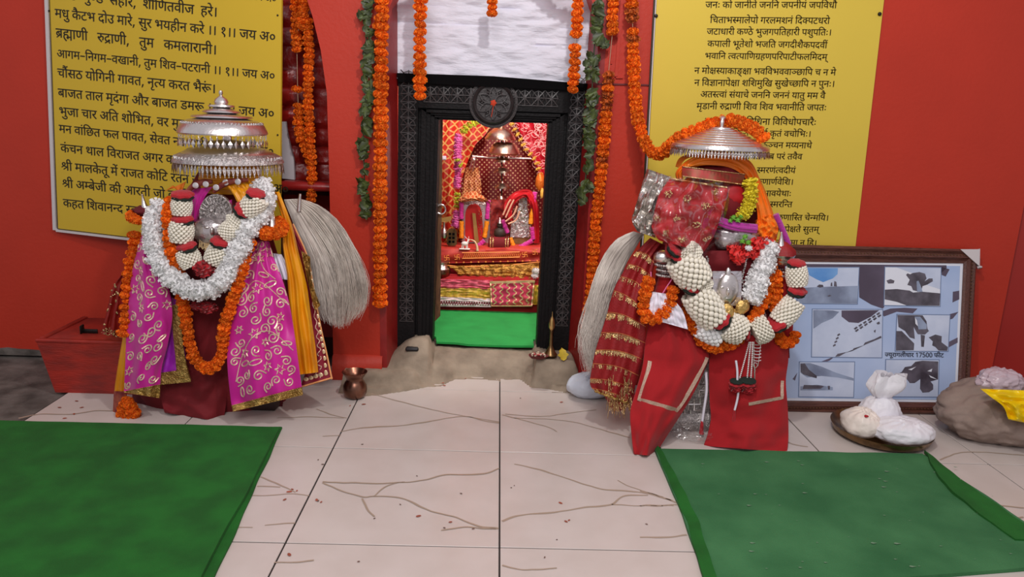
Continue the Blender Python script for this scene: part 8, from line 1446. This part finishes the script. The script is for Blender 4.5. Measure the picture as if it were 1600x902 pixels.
# garlands in the shrine
garland('pink and lime flower garland hanging at the left in the shrine', [(716, 210, 4.22), (715, 240, 4.22), (715, 270, 4.22), (714, 295, 4.22)], None, 7, 3.6, meshes=pinkf, partname='pink_blossom', name='flower_garland')
t = thing('lime_flower_strand', aty(714, 300, 4.2), 'lime coloured blossoms under the pink garland in the shrine', 'garland'); strung(t, path3([(714, 300, 4.21), (715, 312, 4.20), (714, 326, 4.20)]), limef, '', 6.5, 6.5, 'lime_blossom')
garland('lower pink flower strand beside the gold strip in the shrine', [(714, 330, 4.18), (713, 345, 4.17), (711, 356, 4.16)], None, 7, 3.6, meshes=pinkf, partname='pink_blossom', name='flower_garland')
garland('lime flower spray climbing to the right at the top left of the shrine', [(722, 208, 4.24), (728, 200, 4.25), (737, 194, 4.26), (748, 188, 4.26)], None, 7, 7, meshes=limef, partname='lime_blossom', name='flower_garland')
garland('two lime blossoms tied by white thread near the rod elbow', [(714, 246, 4.18), (718, 256, 4.18), (726, 264, 4.17)], None, 6, 9, meshes=limef, partname='lime_blossom', name='flower_garland')
garland('golden flower string slanting down along the crimson curtain', [(798, 190, 4.34), (806, 205, 4.33), (815, 222, 4.32), (824, 236, 4.32), (838, 252, 4.31), (843, 268, 4.30), (845, 276, 4.30)], None, 5.5, 9, meshes=[ruffle(0.03, 0.5, 40, M('golden_petal', (240, 196, 84), 0.6, var=0.15, rnd=0.06), 61, 'gold_bloom', 0.3, 0.5, 0.2)], partname='golden_blossom', name='flower_garland')
t = thing('orange_gold_ornament', aty(845, 288, 4.28), 'orange gold cloth ornament under the golden flower string', 'ornament'); b = MB(); b.ell(aty(844, 284, 4.28), (0.03, 0.02, 0.05), 12, 8, jit=0.3); b.build('ornament_body', M('orange_gold', (222, 120, 40), 0.4, 0.4, bump=0.5), t); b = MB(); b.ell(aty(847, 302, 4.27), (0.012, 0.012, 0.03), 10, 8, jit=0.3); b.build('ornament_drop', M('golden_petal', (240, 196, 84), 0.6), t)
# left idol: silver niche with red arch
YA = 4.22
t = thing('silver_shrine_panel', aty(743, 350, YA), 'left silver backed panel with a red arched cloth inside the shrine', 'idol')
rpoly('silver_back', [(722, 311), (766, 313), (765, 385), (722, 385)], YA+0.03, 0.02, m_silver, t)
rpoly('top_rail', [(724, 312), (764, 314), (764, 321), (724, 320)], YA+0.01, 0.02, m_silverO, t)
ar = [(727, 378)]+[(740+13*math.cos(a), 336-17*math.sin(a)) for a in [math.pi*(1-i/12) for i in range(13)]]+[(755, 378)]
rpoly('red_arch_cloth', ar, YA-0.005, 0.03, M('bright_red_cloth', (204, 30, 26), 0.6), t)
rpoly('gold_strip', [(738, 333), (743, 334), (749, 384), (742, 384)], YA-0.02, 0.012, M('dull_gold_cloth', (184, 150, 84), 0.45, 0.4), t)
b = MB(); r2 = random.Random(7)
for q in range(30): b.ell(aty(751+r2.uniform(-3, 3), r2.uniform(325, 370), YA-0.01), 0.003, 5, 3)
b.build('gold_beads', m_gold, t)
Sx = Sheet([(716, 312, 4.20), (726, 302, 4.20), (745, 298, 4.20)], [(722, 316, 4.14), (742, 314, 4.12), (768, 318, 4.14)], 0.05, 0.008, 2, nz=0.03); o = Sx.mesh('bronze_canopy_cloth', netmat('bronze_gold_cloth', (196, 96, 50), (226, 176, 120), 60, 'edge', 0.1), None, 30, 24, 0.006); tag(o, 'bronze and gold cloth bunched over the left silver panel in the shrine', 'cloth')
m_pk = M('violet_tinsel_band', (206, 30, 150), 0.45, sheen=0.4, bump=0.6, bscale=120); m_or = M('orange_tinsel_band', (250, 150, 20), 0.5, bump=0.6, bscale=120); m_bk = M('dark_band_knot', (30, 40, 60), 0.6)
def tband(label, segs):
    t_ = thing('ribbon_garland', aty(segs[0][0], segs[0][1], segs[0][4]), label, 'garland')
    for x0, y0, x1, y1, Y_, mt_, nm in segs:
        b_ = MB(); P = [aty(x0+(x1-x0)*i/8, y0+(y1-y0)*i/8, Y_) for i in range(9)]; b_.tube(P, [0.0135*(1+0.1*math.sin(i*2)) for i in range(9)], 10); b_.build(nm, mt_, t_)
        b_ = MB(); b_.ell(P[-1], (0.013, 0.013, 0.008), 8, 5); b_.build('dark_knot', m_bk, t_)
tband('magenta and orange ribbon strand down the left edge of the left silver panel', [(721, 316, 721, 342, 4.16, m_pk, 'magenta_section'), (721, 346, 721, 372, 4.15, m_or, 'orange_section')])
tband('magenta and orange ribbon strand down the right edge of the left silver panel', [(763, 313, 761, 342, 4.15, m_pk, 'magenta_section'), (761, 346, 757, 371, 4.14, m_or, 'orange_section'), (757, 376, 748, 384, 4.13, m_pk, 'magenta_section')])
tband('magenta and orange ribbon garland framing the right silver panel', [(836, 300, 834, 317, 4.14, m_pk, 'magenta_section'), (833, 322, 829, 350, 4.13, m_or, 'orange_section'), (831, 355, 833, 374, 4.12, m_pk, 'magenta_section'), (832, 376, 810, 388, 4.11, m_pk, 'magenta_section')])
tband('magenta and orange ribbon strand slanting across to the foot of the right silver panel', [(785, 344, 793, 364, 4.13, m_pk, 'magenta_section'), (797, 372, 802, 384, 4.12, m_or, 'orange_section')])
# right idol
t = thing('silver_shrine_panel', aty(815, 345, YA), 'right embossed silver panel wrapped in red cloth inside the shrine', 'idol')
rpoly('silver_plate', [(812, 311), (823, 309), (826, 340), (827, 371), (797, 371), (799, 350), (808, 335)], 4.18, 0.02, M('bright_embossed_silver', (226, 222, 220), 0.35, 0.7, bump=1.0, bscale=60, var=0.3, vscale=60), t)
rpoly('plinth_plate', [(800, 371), (834, 371), (834, 383), (804, 385)], 4.19, 0.03, M('aged_gold_plate', (150, 116, 70), 0.5, 0.5, var=0.4, vscale=30), t)
Sx = Sheet([(790, 345, 4.16), (786, 325, 4.16), (796, 306, 4.16), (818, 296, 4.16), (834, 302, 4.16), (842, 330, 4.16), (843, 380, 4.16)], [(802, 345, 4.10), (800, 330, 4.10), (808, 315, 4.10), (820, 308, 4.10), (826, 316, 4.10), (830, 335, 4.12), (834, 380, 4.12)], 0.03, 0.008, 2, nz=0.02); Sx.mesh('red_wrap', m_dupr, t, 20, 60, 0.006)
b = MB()
for P in ([(790, 340), (798, 322), (803, 312)], [(790, 346), (802, 336), (808, 322)], [(794, 350), (806, 344), (812, 330)], [(786, 336), (794, 318), (798, 312)]): b.tube(path3([(x, y, 4.085) for x, y in P]), 0.005, 6)
b.build('cream_embroidered_fold', M('cream_rose_thread', (230, 178, 150), 0.5, 0.2), t)
b = MB()
for q in range(16):
    x, y = 804+(q % 4)*6, 326+(q//4)*12; b.tube([aty(x+3*math.cos(a+q), y+3.4*math.sin(a), 4.168) for a in [i*0.8 for i in range(7)]], 0.0022, 4)
b.build('relief_scrolls', m_silver, t)
# centre figure and drum
t = thing('red_velvet_seat', aty(780, 378, 4.10), 'low maroon barrel seat with gold stripes at the centre of the altar', 'seat')
b = MB(); c_ = aty(780, 379, 4.12); b.box(c_.x-0.062, c_.x+0.062, 4.07, 4.15, c_.z-0.034, c_.z+0.034, 0.014); b.build('seat_body', m_robe, t)
b = MB()
for dx in (-0.05, -0.036, 0.036, 0.05): b.box(c_.x+dx-0.004, c_.x+dx+0.004, 4.064, 4.152, c_.z-0.036, c_.z+0.036, 0.003)
b.build('gold_stripe', m_gold, t)
t = thing('dark_stone_idol', aty(781, 355, 4.12), 'small dark idol head with a silver top at the centre of the altar', 'idol')
b = MB(); b.ell(aty(781, 364, 4.13), (0.035, 0.03, 0.032), 16, 12, jit=0.2); b.ell(aty(781, 352, 4.13), (0.018, 0.018, 0.02), 12, 8); b.build('stone_body', M('dark_stone', (56, 44, 36), 0.6, bump=0.5), t)
b = MB(); b.lathe([(0.014, 0), (0.012, 0.01), (0.006, 0.026), (0, 0.034)], aty(781, 349, 4.12), 12); b.build('silver_top', m_silver, t)
Sx = Sheet([(768, 312, 4.22), (766, 345, 4.20), (766, 388, 4.18)], [(800, 312, 4.22), (796, 345, 4.20), (796, 388, 4.18)], 0.0, 0.02, 1.5, 1.0, nz=0.02); o = Sx.mesh('dark_red_hanging', M('dark_red_gold_net', (104, 12, 18), 0.7, rgb2=(150, 40, 30), vscale=60), None, 24, 24, 0.004); tag(o, 'dark red cloth hanging behind the small idol at the altar centre', 'cloth')
# odds and ends on the left of the altar
t = thing('brass_plaque', aty(706, 372, 4.08), 'old brass plaque with square openings standing on the left of the altar', 'plaque')
b = MB(); c_ = aty(706, 371, 4.08); W_, H_ = 0.028, 0.048
P = [(c_.x-W_, 4.08, c_.z-H_*0.8), (c_.x-W_*0.7, 4.08, c_.z-H_), (c_.x+W_*0.7, 4.08, c_.z-H_), (c_.x+W_, 4.08, c_.z-H_*0.8), (c_.x+W_, 4.08, c_.z+H_*0.6), (c_.x+W_*0.6, 4.08, c_.z+H_), (c_.x-W_*0.6, 4.08, c_.z+H_), (c_.x-W_, 4.08, c_.z+H_*0.6)]
b.slab(P, (0, 0.012, 0)); b.build('plate', m_brass, t, False); b = MB()
for i in range(2):
    for j in range(3): b.box(c_.x-0.018+i*0.020, c_.x-0.004+i*0.020, 4.077, 4.079, c_.z-0.032+j*0.022, c_.z-0.018+j*0.022)
b.build('square_opening', M('shade_black', (16, 14, 15), 0.8), t, False)  # openings are black inlays, the shade inside them given by colour
c_ = aty(694, 362, 4.10); b = MB(); b.lathe([(0.016, -0.035), (0.020, -0.02), (0.019, 0.0), (0.008, 0.02), (0.006, 0.05), (0.009, 0.055), (0, 0.056)], c_, 18); o = b.build('silver_vase', m_silver, None); tag(o, 'slim silver vase at the far left of the altar', 'vase')
t = thing('white_stag_statuette', aty(726, 390, 4.05), 'tiny white animal statuette on a white base on the left of the altar', 'statuette')
b = MB(); q = aty(726, 390, 4.05); b.box(q.x-0.03, q.x+0.03, 4.04, 4.065, q.z, q.z+0.006, 0.002); b.ell(q+Vector((0, 0, 0.034)), (0.020, 0.010, 0.012), 12, 8)
for dx in (-0.014, -0.006, 0.008, 0.014): b.tube([q+Vector((dx, 0, 0.030)), q+Vector((dx*1.2, 0, 0.005))], 0.0028, 5)
b.tube([q+Vector((0.014, 0, 0.036)), q+Vector((0.020, 0, 0.054)), q+Vector((0.026, 0, 0.056))], [0.006, 0.005, 0.003], 6)
for s_ in (-1, 1): b.tube([q+Vector((0.019, 0, 0.056)), q+Vector((0.014+s_*0.008, 0, 0.068)), q+Vector((0.010+s_*0.012, 0, 0.076))], 0.0018, 4)
b.build('figure', M('painted_white', (236, 232, 226), 0.5), t)
b = MB(); b.tube(path3([(733, 374, 4.05), (741, 377, 4.04), (745, 384, 4.04), (746, 392, 4.04)]), [0.002+0.00013*i for i in range(49)], 8); o = b.build('curved_horn', M('cream_horn', (222, 190, 150), 0.4), None); tag(o, 'small curved cream horn hanging over the altar edge', 'horn')
rb_ = MB(); rb_.slab([aty(689, 341, 4.1), aty(705, 338, 4.1), (aty(705, 345, 4.1)), aty(689, 348, 4.1)], (0, 0.01, 0)); o = rb_.build('gold_strip', M('dull_gold_cloth', (184, 150, 84), 0.45, 0.4), None, False); tag(o, 'short flat gold strip at the left edge of the shrine below the ring handle', 'strip')
# altar: stepped block with cloths
al = MB(); za = aty(770, 392, 4.10).z; zb1 = aty(770, 436, 4.05).z
al.box(-0.55, 0.45, 4.09, 4.28, 0.105, za-0.004); al.box(-0.55, 0.45, 3.965, 4.10, 0.105, zb1-0.004); o = al.build('altar_block', m_redc, None, False); tag(o, 'stepped altar block covered with layered festive cloths', 'altar')
S_a = Sheet([(686, 379, 4.30), (684, 388, 4.07), (684, 412, 4.055)], [(852, 379, 4.30), (852, 386, 4.07), (850, 408, 4.055)], 0.0, 0.006, 3, nz=0.012); ac = S_a.mesh('red_altar_cloth', M('brick_red_cloth', (196, 62, 44), 0.6, rgb2=(176, 44, 36), vscale=20), None, 60, 20, 0.006); tag(ac, 'brick red altar cloth with gold swastika signs and a striped border', 'cloth')
b = MB(); yy = 4.03
def bl(P, r_=0.0028): b.tube([aty(x, y, yy) for x, y in P], r_, 5)
for cx, cy in ((698, 403), (714, 402), (836, 394), (820, 398)):
    w_ = 3.6; bl([(cx-w_, cy-w_), (cx-w_, cy), (cx+w_, cy), (cx+w_, cy+w_)]); bl([(cx+w_, cy-w_), (cx, cy-w_), (cx, cy+w_), (cx-w_, cy+w_)])
for q in range(30): bl([(724+q*3, 403), (727+q*3, 396)], 0.0022)
bl([(722, 395), (812, 394)], 0.003); bl([(722, 404), (812, 402)], 0.003); bl([(686, 413), (720, 417), (780, 416), (848, 409)], 0.003)
for q in range(14): b.ell(aty(690+q*11.5, 411-(q*0.25), 4.035), (0.006, 0.003, 0.005), 6, 4)
b.build('gold_orange_pattern', M('orange_gold_thread', (240, 150, 70), 0.5, 0.2), ac)
def cloth_strip(name, label, L_, R_2, mat, nu=60, nv=14, amp=0.004, fq=6, nz=0.01, th=0.004):
    S_ = Sheet(L_, R_2, 0.0, amp, fq, nz=nz); o_ = S_.mesh(name, mat, None, nu, nv, th); tag(o_, label, 'cloth'); return S_, o_
m_gts = M('gold_tinsel_cloth', (206, 158, 70), 0.45, 0.55, rgb2=(150, 100, 40), vscale=60, bump=1.0, bscale=80)
cloth_strip('gold_tinsel_cloth', 'crinkled gold tinsel strip under the red altar cloth', [(700, 416, 4.03), (712, 424, 4.02), (716, 430, 4.015)], [(842, 411, 4.03), (842, 424, 4.02), (838, 436, 4.01)], m_gts, amp=0.008, fq=9)
cloth_strip('red_cloth_fold', 'plain red cloth fold between the gold tinsel and the pink altar cloth', [(700, 428, 4.035), (686, 440, 3.955)], [(850, 430, 4.035), (850, 446, 3.955)], m_redc)
cloth_strip('pink_altar_cloth', 'pink embroidered cloth strip on the lower left front of the altar', [(682, 436, 3.955), (682, 450, 3.95)], [(770, 438, 3.955), (768, 452, 3.95)], M('rose_pink_cloth', (222, 96, 120), 0.6, rgb2=(200, 70, 96), vscale=50, bump=0.4))
cloth_strip('yellow_altar_cloth', 'yellow brocade strip on the lower left front of the altar', [(682, 450, 3.95), (682, 466, 3.945)], [(770, 451, 3.95), (768, 468, 3.945)], M('yellow_brocade', (232, 196, 70), 0.5, rgb2=(176, 130, 40), vscale=40, bump=0.5))
S_z, o_z = cloth_strip('zigzag_cloth', 'white and maroon zigzag bordered cloth hem at the foot of the altar', [(682, 464, 3.94), (682, 479, 3.935)], [(770, 467, 3.94), (768, 480, 3.935)], M('pale_pink_white_cloth', (232, 212, 214), 0.6))
b = MB()
for q in range(22): S_z.strip(b, [(q/22, 0.45), ((q+0.5)/22, 0.75), ((q+1)/22, 0.45)], 0.007, 0.003)
b.build('maroon_zigzag', M('wine_thread', (120, 24, 40), 0.6), o_z, recalc=False)
S_z, o_z = cloth_strip('pink_gold_square_cloth', 'pink square cloth with gold wave embroidery on the lower right front of the altar', [(765, 440, 3.935), (767, 479, 3.925)], [(836, 438, 3.935), (832, 479, 3.925)], M('deep_pink_cloth', (206, 50, 96), 0.55, rgb2=(190, 80, 60), vscale=8), 40, 30)
b = MB()
for q in range(6): S_z.strip(b, [(0.1+q*0.155+0.035*math.sin(i*0.9+q), 0.12+0.76*i/26) for i in range(27)], 0.006, 0.003)
for P in ([(0.02, 0.03), (0.98, 0.03)], [(0.02, 0.97), (0.98, 0.97)], [(0.02, 0.03), (0.02, 0.97)], [(0.98, 0.03), (0.98, 0.97)]): S_z.strip(b, [(P[0][0]+(P[1][0]-P[0][0])*i/20, P[0][1]+(P[1][1]-P[0][1])*i/20) for i in range(21)], 0.006, 0.003)
S_z.strip(b, [(i/30, 0.08) for i in range(31)], 0.012, 0.003)
b.build('gold_wave_embroidery', M('pale_gold_thread', (238, 196, 150), 0.45, 0.4), o_z, recalc=False)
cloth_strip('yellow_altar_cloth', 'narrow yellow brocade strip at the far right foot of the altar', [(832, 446, 3.94), (831, 476, 3.935)], [(850, 446, 3.94), (850, 476, 3.935)], M('yellow_brocade', (232, 196, 70), 0.5, rgb2=(176, 130, 40), vscale=40, bump=0.5), 14, 14)
c_ = aty(690, 438, 4.03); c_.z = zb1-0.002
t = thing('water_pot', c_, 'steel and copper pot half hidden at the left edge of the shrine doorway', 'pot')
b = MB(); b.lathe([(0.02, 0), (0.044, 0.012), (0.052, 0.04), (0.046, 0.058)], c_, 28, caps=False); b.build('copper_bowl', m_copper, t); b = MB(); b.lathe([(0.046, 0.058), (0.034, 0.066), (0.030, 0.085), (0.042, 0.098), (0.044, 0.10), (0.0, 0.096)], c_, 28, caps=False); b.build('steel_neck', m_silver, t)
b = MB()
t = thing('white_flower', aty(838, 430, 3.98), 'white paper flower at the right end of the gold tinsel on the altar', 'flower'); pompom(t, 838, 424, 7, 3.97, name='petals', mesh=tuft[1]); pompom(t, 836, 431, 6, 3.97, name='petals', mesh=tuft[2])
